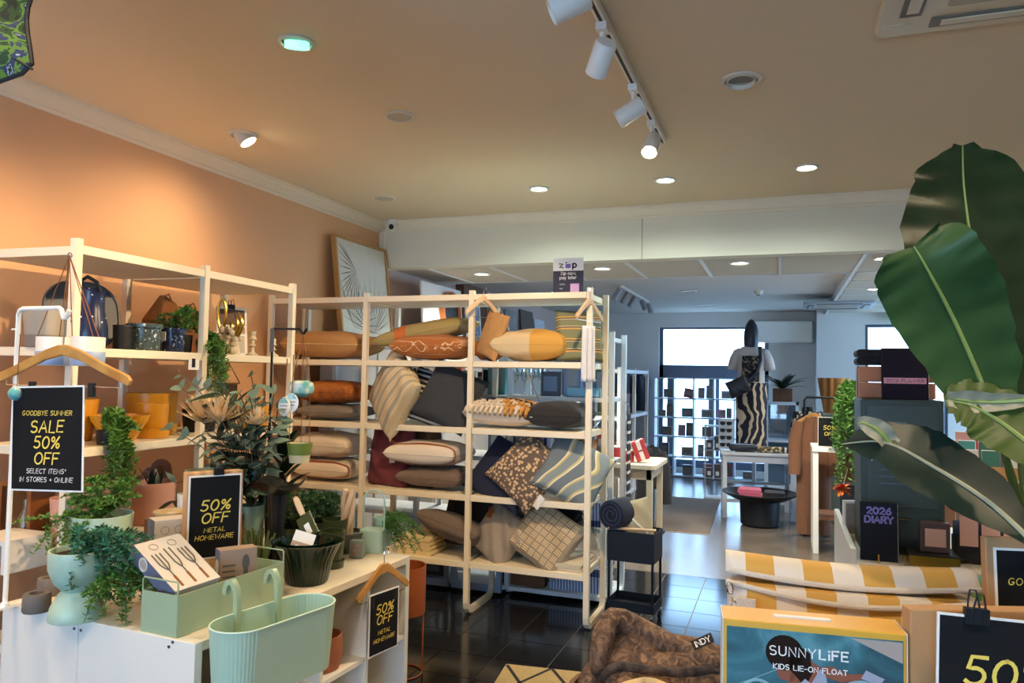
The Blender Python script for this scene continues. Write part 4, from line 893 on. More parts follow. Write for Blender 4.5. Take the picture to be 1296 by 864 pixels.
# mint tray with wire handles
t = thing('handled_tray', 'sage green metal tray box with loop handles at counter edge', 'tray', (-1.777, 2.045, CT+.001), R(-3.5))
w, d, h = .075, .235, .125
obj('base', MB().box(-w, w, -d, d, 0, .003), sage, t)
for a in (-1, 1):
    obj('long_side', MB().box(a*w-.002, a*w+.002, -d, d, 0, h), sage, t); obj('short_side', MB().box(-w, w, a*d-.002, a*d+.002, 0, h), sage, t)
    obj('loop_handle', MB().tube([(-w+.002, a*d, h-.01), (-w+.002, a*d, h+.035), (-w+.006, a*d, h+.04), (w-.006, a*d, h+.04), (w-.002, a*d, h+.035), (w-.002, a*d, h-.01)], .0028, 8), sage, t, smooth=True)
# railing planter hooked on the tray
t = thing('railing_planter', 'ribbed mint oval railing planter with two hooks', 'planter', (-1.505, 1.995, .53), R(-12))
def stad(w, L, n=20, rib=0.): 
    o = []
    for k in range(n+1): a = R(-90+180*k/n)+R(90); o.append((w*math.cos(a), L+w*math.sin(a)))
    for k in range(n+1): a = R(90+180*k/n)+R(90); o.append((w*math.cos(a), -L+w*math.sin(a)))
    return o
def stadpot(w0, w1, L, h, rib):
    v = []; f = []; O = []
    base = stad(1, 1, 48); n = len(base); rings = [(w0, 0, 1), (w1, h, 1), (w1-.003, h, 1), (w0-.003, .004, 1)]
    for w_, z, _ in rings:
        for k, (x, y) in enumerate(stad(w_, L, 48)):
            rr = 1+(rib*(k % 2) if 0 < k % 49 < 48 else 0); cy = L if k <= 48 else -L
            v.append((x*rr, cy+(y-cy)*rr, z))
    for r_ in range(3):
        for k in range(n): f.append((r_*n+k, r_*n+(k+1) % n, (r_+1)*n+(k+1) % n, (r_+1)*n+k))
    f.append(tuple(range(n))[::-1]); f.append(tuple(3*n+k for k in range(n)))
    return MB().add(v, f)
obj('trough', stadpot(.075, .09, .13, .21, .014), mint, t)
obj('rolled_rim', MB().tube([(x, y, .21) for x, y in stad(.09, .13, 16)], .003, 6, closed=True), mat('mint_rim', H('#c9ddc9'), .4), t)
for y in (-.08, .08): obj('hook', MB().tube([(-.082, y, .13), (-.084, y, .25), (-.09, y, .285), (-.108, y, .305), (-.128, y, .30), (-.138, y, .28), (-.14, y, .262)], .009, 4, square=True), sage, t, smooth=True)
obj('sticker', MB().box(-.0855, -.0845, -.03, .02, .14, .165), m_paperw, t)
# wooden board with the metal homeware sign
v = P(272, 640, Y=2.2); v.z = CT+.001; zt = P(272, 597, Y=2.2).z
t = thing('display_board', 'timber block holding the metal homeware sale sign', 'board', v, rot=(0, 0, R(57))); obj('block', MB().box(-.1, .1, .004, .05, 0, zt-CT), pat('board_wood', [H('#b98a5c'), H('#d0a678')], 'wave', 7, 'X', dist=2, ramp='LINEAR', duty=[.2, .8], rough=.6), t, bev=.003); bulldog((.01, 0, zt-CT-.012), (0, 0, 0), t, 1.1)
sign('black card sign reading 50% off metal homeware', (v.x+.0, v.y+.0, zt-.31), (0, 0, R(57)), .185, .30, [('50%', .036, .42, m_yel, .2), ('OFF', .034, .57, m_yel, .2), ('METAL', .015, .68, m_yel, .2), ('HOMEWARE', .016, .77, m_yel, .2)])

# ------------------------------------------------ white hook stand, hanger, sale sign
m_wm = mat('white_rod', H('#eeeae2'), .35)
bx = CN(6, 770)
t = thing('hook_stand', 'white metal hook stand carrying the wooden hanger', 'stand', bx)
top = P(24, 391, Y=bx.y); e = P(78, 391, Y=bx.y); hgt = top.z-CT
obj('pole', MB().tube([(0, 0, .006), (top.x-bx.x, 0, hgt-.02), (top.x-bx.x+.006, 0, hgt-.006), (top.x-bx.x+.02, 0, hgt), (e.x-bx.x-.01, 0, hgt), (e.x-bx.x, 0, hgt-.006), (e.x-bx.x+.012, 0, hgt-.035), (e.x-bx.x+.02, 0, hgt-.035), (e.x-bx.x+.035, 0, hgt-.008)], .008, 8), m_wm, t, smooth=True); obj('base', MB().box(-.012, .012, -.1, .1, 0, .008).tube([(0, 0, .004), (0, 0, .02)], .014, 10), m_wm, t); obj('peg', MB().tube([(top.x-bx.x, 0, hgt-.07), (top.x-bx.x-.03, 0, hgt-.07)], .003, 6), m_wm, t)
hv = Vector((e.x+.016, bx.y, top.z-.022))
hanger('large wooden coat hanger on the white stand at far left', hv, R(4), .56, tail=.10)
sign('hanging black sign reading goodbye summer sale 50% off', (hv.x-.035, bx.y-.012, 1.437-.343), (0, R(-2), R(4)), .30, .345, [('GOODBYE SUMMER', .0145, .28, m_yel, .15), ('SALE', .037, .44, m_yel, .15), ('50%', .037, .59, m_yel, .15), ('OFF', .036, .74, m_yel, .15), ('SELECT ITEMS*', .0145, .83, m_wht, .15), ('IN STORES + ONLINE', .0145, .91, m_wht, .15)])
v = P(21, 498, Y=bx.y-.02); t = thing('ceramic_ball', 'turquoise glazed ceramic ball hanging beside the sale sign', 'ornament', v); obj('ball', MB().sphere((0, 0, 0), (.026, .026, .024)), pat('turq_glaze', [H('#e2ded2'), H('#63a9a6')], 'noise', 18, ramp='LINEAR', duty=[.4, .55], rough=.2), t, smooth=True); obj('cord', MB().tube([(0, 0, .02), (.004, 0, .2)], .0015, 5), m_rope, t)

# ------------------------------------------------ black hook stand
bs = P(338, 640, Y=2.78); bs.z = CT+.001
t = thing('hook_stand', 'black metal hook stand with two-pronged end arm', 'stand', bs)
tp = P(340, 417, Y=2.78); en = P(383, 419, Y=2.78); hgt = tp.z-CT
obj('pole', MB().tube([(0, 0, .005), (0, 0, hgt), (.006, 0, hgt+.004), (en.x-bs.x-.015, 0, hgt), (en.x-bs.x, 0, hgt-.02), (en.x-bs.x+.006, 0, hgt-.02), (en.x-bs.x+.022, 0, hgt+.002)], .0055, 8), m_black, t, smooth=True); obj('base', MB().lathe([(0, 0), (.07, 0), (.07, .005), (0, .005)], 24), m_black, t); obj('card', MB().box(-.006, .014, -.009, -.006, hgt-.1, hgt+.004), mat('card_pattern', H('#55565a'), .5, var=.8, scale=120), t)
turq = pat('turq_glaze2', [H('#cfd9cf'), H('#6fb0ab'), H('#4f9794')], 'noise', 16, ramp='LINEAR', duty=[.38, .5, .65], rough=.25)
hx = Vector((en.x+.003, 2.78, tp.z-.026))
t = thing('hanging_pot', 'hanging turquoise ball and green pot strung on cords', 'ornament', hx)
obj('ball', MB().lathe([(0, -.275), (.02, -.274), (.05, -.255), (.056, -.235), (.05, -.21), (.03, -.2), (0, -.2)], 24), turq, t, smooth=True); obj('green_pot', MB().lathe([(0, -.56), (.042, -.56), (.054, -.475), (.05, -.475), (.04, -.55), (0, -.55)], 24), mat('cream_glaze', H('#cfc49c'), .3), t, smooth=True); obj('glaze_band', MB().lathe([(.0485, -.525), (.0555, -.474), (.054, -.473), (.0475, -.525)], 24), mat('green_glaze', H('#6d7d38'), .3, var=.2), t, smooth=True)
for a in (0, 2.1, 4.2): obj('cord', MB().tube([(0, 0, 0), (.045*math.cos(a), .045*math.sin(a), -.21), (.05*math.cos(a), .05*math.sin(a), -.476)], .0016, 5), m_rope, t)
for k, (px, py, lab) in enumerate(((360, 512, 'white teardrop ceramic tag with turquoise top, front one'), (369, 507, 'white teardrop ceramic tag behind, half hidden'))):
    v = P(px, py, Y=2.70+.02*k); t = thing('ceramic_tag', lab, 'ornament', v, R(25*k)); obj('drop', MB().prism([(x, z) if z < .02 else (x*max(.25, 1-(z-.02)/.045), z) for x, z in ell(0, -.008, .03, .042, 24)], -.004, .004), m_white, t, bev=.002); obj('glaze_top', MB().prism([(-.022, .008), (.022, .008), (.008, .03), (-.008, .03)], -.006, -.004), turq, t); obj('print_line', MB().box(-.018, .018, -.005, -.004, -.006, -.003).box(-.014, .014, -.005, -.004, -.02, -.017), m_printg, t); obj('cord', MB().tube([(0, 0, .03), (.004, 0, .12), (.0, .01, .2)], .0022, 5), m_rope, t)

# ------------------------------------------------ eucalyptus, rubber plant, other plants on the counter
v = CN(312, 690); v = P(316, 688, Y=2.72); v.z = CT+.001
t = thing('eucalyptus_arrangement', 'eucalyptus and cream protea bouquet in a mint metal vase', 'plant', v)
obj('vase', MB().lathe([(0, 0), (.05, 0), (.053, .01), (.057, .22), (.052, .22), (.048, .01), (0, .01)], 28), mat('mint_vase', H('#86a79c'), .3, .3), t, smooth=True)
le = leafmesh(.06, .05, g_euc, .1, .1, rnd_=True); le2 = leafmesh(.1, .035, g_euc, .2, .3); ld = leafmesh(.16, .045, g_dark, .25, .2); ls = leafmesh(.055, .035, g_sage, .1, .1, rnd_=True)
r2 = random.Random(5); stems = MB()
tips = []
for k in range(42):
    a = 2*PI*k/42+r2.uniform(-.2, .2); out = r2.uniform(.1, .3); hh = r2.uniform(.3, .6) if k % 3 else r2.uniform(.02, .15)
    base = Vector((0, 0, .2)); tip = Vector((math.cos(a)*out-.12, math.sin(a)*out*.6-.03, .2+hh)); mid = Vector((math.cos(a)*out*.35, math.sin(a)*out*.25, .2+hh*.7 if k % 3 else .36))
    pts = [base*(1-s_)**2+mid*2*s_*(1-s_)+tip*s_**2 for s_ in [q_/7 for q_ in range(8)]]
    stems.tube(pts, .0025, 5); kind = (le, le2, ls, le, ld)[k % 5]
    for q_ in range(2, 8):
        for sd in (-1, 1):
            d = (pts[q_]-pts[q_-1]).normalized(); sv = d.cross(Vector((r2.uniform(-1, 1), r2.uniform(-1, 1), .3))).normalized()
            place_leaf(kind, t, pts[q_], d*.5+sv*sd, (r2.uniform(-.5, .5), -.6, .8), r2.uniform(.6, .95))
obj('stems', stems, g_stem, t)
for k, (dx, dy, dz, s_) in enumerate(((-.16, -.12, .6, 2.1), (-.06, -.14, .61, 1.8), (.1, -.1, .6, 1.2))):
    q = MB(); r3 = random.Random(k)
    for i in range(70):
        a = r3.uniform(0, 2*PI); e = r3.uniform(.1, 1); d = Vector((math.cos(a)*e, math.sin(a)*e, 1.15-e)).normalized(); q.leaf((0, 0, -.02), d, (math.cos(a), math.sin(a), .1), .062*s_, .013*s_, -.1, 3)
    obj('protea_flower', q, mat('protea_cream', H('#e6cda2'), .8, var=.25), t, loc=(dx, dy, dz))
v = P(360, 618, Y=2.95); 
t = thing('rubber_plant', 'glossy dark rubber plant rising behind the black wavy bowl', 'plant', (v.x, 2.93, CT+.001)); obj('pot', potmb(.08, .065, .2), m_black, t, smooth=True); obj('soil', MB().lathe([(0, .185), (.07, .18), (0, .17)], 18), m_soil, t)
lb = leafmesh(.2, .07, g_dark, .2, .2, 10); obj('stem', MB().tube([(0, 0, .16), (.01, 0, .3), (.0, 0, .5)], .006, 6), g_stem, t)
for k in range(16):
    a = k*2.4; z = .24+.016*k; place_leaf(lb, t, (0, 0, z), (math.cos(a)*.8, math.sin(a)*.6, 1.2-.05*(15-k)*.5), (math.cos(a)*-.4, math.sin(a)*-.4, 1), .95-.02*k)
# black wavy bowl on pedestal
v = P(350, 660, Y=2.6)
t = thing('wavy_bowl', 'black wavy-edged bowl standing among the counter plants', 'bowl', (v.x, 2.6, CT+.001)); vv = []; ff = []
rings = [(.045, .0, 0), (.045, .01, 0), (.03, .15, 0), (.04, .3, 0), (.08, .32, .004), (.115, .345, .018), (.11, .347, .018), (.07, .325, .003), (.0, .322, 0)]
for r_, z, w_ in rings:
    for k in range(36): a = 2*PI*k/36; vv.append((r_*math.cos(a), r_*math.sin(a), z+w_*math.sin(3*a)))
for i in range(len(rings)-1):
    for k in range(36): ff.append((i*36+k, i*36+(k+1) % 36, (i+1)*36+(k+1) % 36, (i+1)*36+k))
obj('bowl', MB().add(vv, ff), mat('black_gloss', (.012, .013, .014), .2), t, smooth=True)
m_olive = mat('olive_enamel', H('#3a4222'), .3, var=.04); m_bottle = mat('bottle_green', H('#0f2417'), .2, var=.1, spec=.35)
def bush(label, px, py, rt, h, m, seed, up=.12, out=.1, leaf=.02, n=30, Y=None, drop=.03, z=CT+.001):
    v = CN(px, py) if Y is None else P(px, py, Y=Y); v = Vector((v.x, v.y, z))
    t = pot(label, v, rt, rt*.8, h, m, soil=True, name='potted_plant', cat='plant'); fern(t, n, out=out, drop=drop, up=up, base=(0, 0, h*.88), m=g_mid, seed=seed, dens=20, leaf=leaf); return t
bush('bushy green plant in olive pot behind the trowel', 372, 690, .06, .11, m_olive, 31, .14, .12, Y=2.86)
bush('dark leafy plant in green pot left of the twisted trunk', 408, 685, .07, .13, m_olive, 32, .12, .1, leaf=.026, n=40, Y=2.95)
t = pot('small upright heather plant in dark pot beside the sign', P(322, 700, Y=2.5), .05, .045, .06, m_black, soil=True, name='potted_plant', cat='plant'); t.location.z = CT+.001
q = MB()
for k in range(60):
    a = rnd.uniform(0, 2*PI); r_ = rnd.uniform(0, .05); q.tube([(r_*math.cos(a), r_*math.sin(a), .05), (r_*1.6*math.cos(a), r_*1.6*math.sin(a), rnd.uniform(.1, .17))], .0035, 4)
obj('foliage', q, G('heather', '#5a6b3a'), t)
# dark green bowls with price card, trowel
v = CN(370, 742)+Vector((.01, .075, 0))
t = thing('fluted_bowl', 'large dark green fluted bowl at the counter edge', 'bowl', v); obj('bowl', MB().lathe([(0, 0), (.075, 0), (.08, .008), (.098, .09), (.128, .15), (.138, .158), (.13, .157), (.094, .095), (.07, .012), (0, .012)], 128, flute=.014, nf=32), m_bottle, t, smooth=True)
t = thing('fluted_bowl', 'second dark green fluted bowl nested inside the large one', 'bowl', v+Vector((-.012, .008, .025))); obj('bowl', MB().lathe([(0, 0), (.06, 0), (.064, .006), (.076, .07), (.1, .132), (.095, .132), (.07, .07), (.058, .01), (0, .01)], 96, flute=.012, nf=32), m_bottle, t, smooth=True)
t = thing('price_card', 'white price card standing in the dark green bowl', 'card', v+Vector((.0, -.06, .115)), rot=(R(-28), R(18), R(30))); obj('card', MB().box(-.04, .04, -.0015, .0015, 0, .09), m_paperw, t); obj('printed_panel', MB().box(-.04, .04, -.0025, -.0015, 0, .048), mat('taupe_print', H('#b49a8a'), .6), t); obj('lettering', text(MB(), '33.', .022, 0, .012, .004, y=-.003), m_paperw, t)
t = thing('hand_trowel', 'small trowel with wooden handle and dark card sleeve', 'trowel', P(352, 668, Y=2.58), rot=(R(-20), R(-38), R(10))); obj('handle', MB().lathe([(0, 0), (.011, 0), (.013, .03), (.012, .075), (.009, .085), (0, .085)], 14), m_wood_l, t, smooth=True); obj('card_sleeve', MB().box(-.035, .035, -.005, .005, -.1, 0), m_olive, t, bev=.003); obj('label', MB().box(-.012, .012, -.0065, -.005, -.085, -.04), m_paperw, t)
t.location = v+Vector((-.06, .05, .24))
pot('olive pot with saucer at right of dark green bowls', CN(419, 717), .054, .046, .15, m_olive, saucer=.03)
pot('olive pot standing behind its twin beside the bowls', CN(416, 703)+Vector((0, .04, 0)), .054, .046, .155, m_olive, saucer=.03)
# twisted trunk bonsai in grey bowl
v = P(432, 700, Y=2.92)
t = thing('driftwood_stump', 'twisted pale wood stump in grey bowl on the counter', 'ornament', (v.x, 2.95, CT+.001)); obj('bowl', potmb(.085, .05, .09), mat('grey_bowl', H('#5c5c58'), .5), t, smooth=True)
for k in range(4): obj('root_strand', MB().tube([(.02*math.cos(k*1.6+s_*3)+.012*s_, .02*math.sin(k*1.6+s_*3), .04+.24*s_) for s_ in [i/9 for i in range(10)]], [.014-.004*abs(i/9-.5) for i in range(10)], 7), m_wood_l, t, smooth=True)
obj('care_card', MB().box(-.06, -.02, -.05, -.047, .06, .14), m_bottle, t); 
# arched mint planter, clear cartons
v = CN(472, 697)
t = thing('arch_handle_planter', 'pale mint tin planter with tall arched handle and fern', 'plant', v, R(10)); obj('tin', MB().slab(rc(-.055, .055, -.045, .045, .02), 0, .1), mint, t, bev=.002); obj('arch_handle', MB().tube([(-.05, 0, .06)]+[(.05*math.cos(R(a)), 0, .225+.05*math.sin(R(a))) for a in range(180, -1, -20)]+[(.05, 0, .06)], .004, 8), mint, t, smooth=True); fern(t, 26, out=.09, drop=.2, up=.07, base=(.05, .03, .1), m=g_fern, seed=41, dens=26, leaf=.017, bias=(.1, .06, -.02))
for k, (px, py, lab) in enumerate(((452, 705, 'small clear carton of seeds nearest the mint planter'), (447, 698, 'small clear carton of seeds behind its twin'))):
    t = thing('seed_carton', lab, 'box', CN(px, py)+Vector((0, .05*k, 0)), R(12)); obj('carton', MB().box(-.03, .03, -.02, .02, 0, .075), mat('carton_sage', H('#7b8478'), .35), t, bev=.002); obj('print', MB().box(-.02, .02, -.021, -.02, .01, .06), mat('carton_photo', H('#8a7a6a'), .5, var=.7, scale=60), t)
pot('pale mint tin pot right of the twisted stump', CN(482, 690)+Vector((0, .02, 0)), .05, .042, .13, mint, name='tin_pot')
# hanger on counter corner with the curled sale sign
c_, s_ = math.cos(R(90)+CR), math.sin(R(90)+CR)
c2 = Vector((-1.632, 1.79, 0)) + Vector((c_, s_, 0))*(W1-.28)
hv = P(487, 682, D=3.0); hv = Vector((c2.x+.035, c2.y, CT+.085))
hanger('wooden hanger hooked on the far corner of the counter', (c2.x+.028, c2.y+.03, CT+.085), R(78), .32, tail=.06)
t = sign('curled black sale sign hanging below the counter hanger', (c2.x+.034, c2.y+.03, CT-.335), (0, 0, R(78)), .18, .25, [('50%', .036, .35, m_yel, .2), ('OFF', .034, .52, m_yel, .2), ('METAL', .015, .68, m_yel, .2), ('HOMEWARE', .015, .8, m_yel, .2)])
terra = mat('terracotta', H('#a25f3d'), .8, var=.08)
cc = Vector((-1.632, 1.79, 0)) + Vector((c_, s_, 0))*(.03+2.38*(.275+.018)) + Vector((-s_, c_, 0))*.085
pot('terracotta pot inside an open cube of the counter', (cc.x, cc.y, .03+CS+.019), .068, .06, .13, terra, belly=.072)
# orange standing planter
v = P(524, 850, Z=0); 
t = thing('planter_stand', 'tall orange metal planter on thin legs past the counter', 'planter', (-1.795, 3.4, 0)); m_or = mat('burnt_orange', H('#a9562a'), .5)
obj('drum', MB().lathe([(0, .3), (.108, .3), (.11, .305), (.11, .535), (.105, .535), (.104, .31), (0, .31)], 40), m_or, t, smooth=True); obj('ring_base', MB().tube([(.1*math.cos(a*.314), .1*math.sin(a*.314), .004) for a in range(20)], .004, 6, closed=True), m_or, t)
for a in (.4, 2.0, 3.6, 5.2): obj('leg', MB().tube([(.1*math.cos(a), .1*math.sin(a), .004), (.1*math.cos(a), .1*math.sin(a), .32)], .005, 6), m_or, t)
# ================================================================ rear display unit contents (seen through the cushion shelving)
RG = 'goods on the rear display unit'
def block(name, label, cat, x0, x1, y, d, z, h, m, extra=None, group=RG, rz=0.):
    """a box-shaped product with a printed face panel"""
    t = thing(name, label, cat, ((x0+x1)/2, y, z), rz, group); w = (x1-x0)/2
    obj('carton', MB().box(-w, w, -d/2, d/2, 0, h), m, t, bev=.003)
    obj('front_label', MB().box(-w*.7, w*.7, -d/2-.0015, -d/2, h*.2, h*.8), extra or mat('label_grey', H('#8b8d92'), .5, var=.3, scale=40), t)
    return t
def RX(px, Y=4.95): return P(px, 480, Y=Y).x
cl = glassmat('clear_glass', (.9, .95, .96), .3)
for k, px in enumerate((649, 659, 670, 680)):
    t = thing('wine_glass', 'wine glass, %s from left, in row behind the woven cushion' % ('first', 'second', 'third', 'fourth')[k], 'glass', (RX(px), 5.0+.03*(k % 2), 1.361), group='wine glasses'); obj('bowl', MB().lathe([(.004, .09), (.022, .105), (.034, .14), (.032, .2), (.031, .2), (.033, .14), (.02, .107), (0, .095)], 20), cl, t, smooth=True); obj('stem', MB().lathe([(0, 0), (.032, 0), (.03, .004), (.004, .01), (.0035, .09), (0, .095)], 20), cl, t, smooth=True)
m_teal = mat('teal_box', H('#5b9a98'), .5); m_bcard = mat('blue_card', H('#6280ad'), .5); m_navyb = mat('navy_box', H('#232e66'), .4); m_redm = mat('red_mug', H('#9c3a33'), .4); m_dgrey = mat('dark_grey_box', H('#3a3d44'), .5); m_pg = mat('polka_green', H('#3f6a58'), .4); m_lblue = mat('light_blue_tub', H('#7fb0c4'), .5)
block('gift_box', 'tall teal gift box behind the second post', 'box', RX(618), RX(640), 5.0, .12, 1.361, .24, m_teal)
block('picture_stand', 'white photo frame left of the teal box', 'frame', RX(604), RX(616), 5.05, .03, 1.361, .22, m_paperw, m_black)
block('picture_stand', 'dark lattice photo frame right of the wine glasses', 'frame', RX(684), RX(708), 4.98, .04, 1.361, .17, m_dgrey, m_steel)
block('calendar_card', 'tall blue card stand beside the dark frame', 'card', RX(711), RX(733), 5.02, .05, 1.361, .25, m_bcard)
block('gift_box', 'slate blue box right of the tall blue card', 'box', RX(738), RX(752), 5.0, .08, 1.361, .18, mat('slate_box', H('#687aa0'), .5))
block('gift_box', 'green box with pale dots at right end of glass tier', 'box', RX(754), RX(766), 4.98, .1, 1.361, .22, pat('greendots', [H('#c8d5c0'), H('#3f6a58')], 'voronoi', 40, duty=[0, .25]))
t = thing('storage_tub', 'shallow light blue tub in front of the blue boxes', 'tub', (RX(742, 4.9), 4.93, 1.361), group=RG); obj('tub', MB().box(-.13, .1, -.05, -.045, 0, .06).box(-.13, .1, .045, .05, 0, .06).box(-.13, -.125, -.05, .05, 0, .06).box(.095, .1, -.05, .05, 0, .06).box(-.13, .1, -.05, .05, 0, .004), m_lblue, t); obj('rim', MB().tube([(-.13, -.05, .06), (.1, -.05, .06), (.1, .05, .06), (-.13, .05, .06)], .004, 4, closed=True), m_lblue, t)
for k, (px0, px1, h, c, lab) in enumerate(((480, 492, .16, '#8d8f96', 'silver grey'), (497, 512, .14, '#6d4a58', 'plum'), (516, 530, .18, '#2c2c30', 'black'), (534, 546, .15, '#a7adb3', 'pale grey'), (550, 560, .2, '#3b3c40', 'charcoal'), (566, 577, .2, '#c4622c', 'orange'), (580, 592, .17, '#93bdb4', 'mint'), (598, 606, .16, '#5e2f28', 'maroon'))):
    block('boxed_candle', '%s boxed candle behind the second tier cushions' % lab, 'box', RX(px0), RX(px1), 5.08, .08, 1.361, h, mat('candle_box%d' % k, H(c), .5))
for k, (px0, px1, h, c, lab) in enumerate(((618, 628, .17, '#24306a', 'navy narrow'), (640, 652, .17, '#2c2f36', 'black first'), (655, 668, .16, '#7b8288', 'silver'), (672, 692, .2, '#20266a', 'royal blue'), (702, 718, .17, '#a3423a', 'red'), (720, 740, .16, '#8a7440', 'golden'), (755, 768, .19, '#8f443e', 'brick red'))):
    block('boxed_mug', '%s boxed mug behind the navy and floral cushions' % lab, 'box', RX(px0), RX(px1), 5.02, .1, .931, h, mat('mug_box%d' % k, H(c), .45, var=.25, scale=20))
mw3 = pat('crate_wood', [H('#5a3520'), H('#74482a')], 'noise', 5, ramp='LINEAR', duty=[.35, .65], rough=.6)
def crate(label, x0, x1, z, h, y=5.02, d=.26):
    t = thing('wooden_crate', label, 'crate', ((x0+x1)/2, y, z), group='wooden crates behind the cushions'); w = (x1-x0)/2
    for k in range(2): obj('slat', MB().box(-w, w, -d/2, -d/2+.012, .004+h*.52*k, h*.47+h*.52*k), mw3, t); obj('slat', MB().box(-w, w, d/2-.012, d/2, .004+h*.52*k, h*.47+h*.52*k), mw3, t)
    for s in (-1, 1): obj('end_panel', MB().box(s*w-.008, s*w+.008, -d/2+.012, d/2-.012, 0, h), mw3, t)
    obj('base', MB().box(-w, w, -d/2+.012, d/2-.012, 0, .01), mw3, t); return t
crate('brown wooden crate behind second post on lower rear tier', RX(586), RX(628), .501, .16)
crate('brown wooden crate on the lowest rear tier left of gingham', RX(636), RX(694), .061, .2)
folded('folded_textile', 'dark folded cloths on the lower rear tier', RX(676), RX(735), 4.9, 5.2, .501, 3, .035, F('inkblue', '#1c2030'), cat='textile')
folded('folded_textile', 'blue gingham cloth stack at right end of lower rear tier', RX(742), RX(772), 4.9, 5.2, .501, 4, .04, gingham, cat='textile')
# pale blue glass cabinets at the foot of the rear unit
m_pblue = mat('pale_blue_frame', H('#8fa3bd'), .45)
for k, (a, c) in enumerate(((-2.72, -2.19), (-2.17, -1.8))):
    t = thing('glass_cabinet', ('wider' if k == 0 else 'narrower') + ' pale blue glass-front cabinet low behind the cushions', 'cabinet', (a, 4.8, 0)); w = c-a
    obj('frame', MB().box(0, .035, 0, .03, .02, .48).box(w-.035, w, 0, .03, .02, .48).box(.035, w-.035, 0, .03, .02, .07).box(.035, w-.035, 0, .03, .44, .48), m_pblue, t); obj('pane', MB().box(.035, w-.035, .012, .016, .07, .44), glassmat('cab_glass', (.75, .8, .85), .12), t); obj('price_card', MB().box(w*.12, w*.12+.05, -.002, 0, .14, .25) if k else MB().box(w*.8, w*.8+.03, -.002, 0, .3, .34), m_paperw, t)
block('board_game', 'grey boxed goods inside the pale blue cabinet', 'box', -2.62, -2.25, 5.0, .2, .061, .14, m_dgrey)
# ------------------------------------------------ cabinets and art along the left wall
mcab = mat('wall_cabinet', H('#b9aea2'), .6)
for k, y in enumerate((4.86+.02, 6.2, 7.6, 9.0)):
    if k == 0: x1 = -3.23; y1 = 6.15
    else: x1 = -3.0; y1 = y+1.35
    t = thing('wall_cabinet', ('low cream cabinet carrying the palm print', 'cream wall cabinet carrying the boxed clock', 'cream wall cabinet by the brown pilaster', 'cream wall cabinet furthest along the left wall')[k], 'cabinet', (WX+.105, y, 0)); D = x1-WX-.105
    obj('body', MB().box(0, D, 0, y1-y, 0, 1.72), mcab, t, bev=.004); obj('top', MB().box(0, D+.015, 0, y1-y, 1.72, 1.75), m_white, t)
    for j in range(2): obj('door', MB().box(D, D+.014, .02+(y1-y)*.5*j, (y1-y)*.5*(j+1)-.02, .06, 1.68), mcab, t)
# palm print leaning on the wall
t = thing('framed_print', 'large timber-framed palm leaf print leaning on peach wall', 'picture', (-3.265, 5.05, 1.751), rot=(0, R(-7), 0))
mframe = mat('oak_frame', H('#b5854a'), .5)
L_, Hh = .82, .86
obj('frame', MB().box(-.03, .012, 0, .02, 0, Hh).box(-.03, .012, L_-.02, L_, 0, Hh).box(-.03, .012, .02, L_-.02, 0, .02).box(-.03, .012, .02, L_-.02, Hh-.02, Hh), mframe, t); obj('print_sheet', MB().box(-.02, -.002, .02, L_-.02, .02, Hh-.02), mat('print_sheet', H('#d2ccbe'), .6), t)
q = MB()
for (cy, cz, s, a0) in ((.5, .08, .5, 90), (.2, .12, .45, 70), (.3, .6, .4, 200)):
    for k in range(15):
        a = R(a0-75+150*k/14); p = Vector((.0, cy, cz)); e_ = p+Vector((0, math.cos(a)*s, math.sin(a)*s)); e_.y = min(L_-.03, max(.03, e_.y)); e_.z = min(Hh-.03, max(.03, e_.z)); nrm = Vector((0, -math.sin(a), math.cos(a)))*.006
        mid = p.lerp(e_, .5); q.add([p, mid+nrm, e_, mid-nrm], [(0, 1, 2, 3)])
obj('palm_ink', q, mat('palm_ink', H('#7f7668'), .7), t, loc=(-.0012, 0, 0))
t = thing('boxed_clock', 'boxed round clock with orange rim on white backing', 'clock', (-3.12, 6.2, 1.751), rot=(0, R(-4), 0)); obj('backing', MB().box(-.02, 0, 0, .9, 0, .62), m_paperw, t); obj('rim', MB().lathe([(.19, 0), (.2, 0), (.2, .06), (.19, .06), (.19, 0)], 36, Matrix.Translation((0, .55, .37)) @ Matrix.Rotation(R(90), 4, 'Y')), mat('copper_rim', H('#c0713a'), .4), t, smooth=True); obj('face', MB().lathe([(0, .03), (.19, .03), (.19, .01), (0, .01)], 36, Matrix.Translation((0, .55, .37)) @ Matrix.Rotation(R(90), 4, 'Y')), mat('clock_face', H('#272b31'), .5), t); obj('hand', MB().box(.031, .034, .545, .555, .37, .5), m_gold, t)
t = thing('small_print', 'blue botanical print standing past the clock', 'picture', (-3.1, 7.2, 1.751), rot=(0, R(-5), 0)); obj('frame', MB().box(-.02, 0, 0, .38, 0, .6), m_paperw, t); obj('ink_wash', MB().box(0, .002, .03, .35, .05, .55), pat('bluewash', [H('#a9aeb8'), H('#74809a'), H('#c5c5c6')], 'noise', 9, ramp='LINEAR', duty=[.35, .5, .65], dist=1.5), t)
for k, (y, w, h, c, lab) in enumerate(((8.4, .4, .55, '#8f8d8c', 'grey canvas leaning beside brown pilaster'), (8.95, .5, .6, '#5c4a3e', 'dark brown framed canvas, middle of the far row'), (9.5, .45, .52, '#c9cacc', 'white canvas leaning in the far row'), (10.0, .3, .4, '#7d7c7e', 'mid grey panel at the end of the far row'))):
    t = thing('canvas_art', lab, 'picture', (-3.1, y, 1.751), rot=(0, R(-5), 0)); obj('canvas', MB().box(-.03, 0, 0, w, 0, h), mat('canvas%d' % k, H(c), .7), t, bev=.004); obj('stretcher_edge', MB().box(-.032, -.03, .02, w-.02, .02, h-.02), mframe, t)

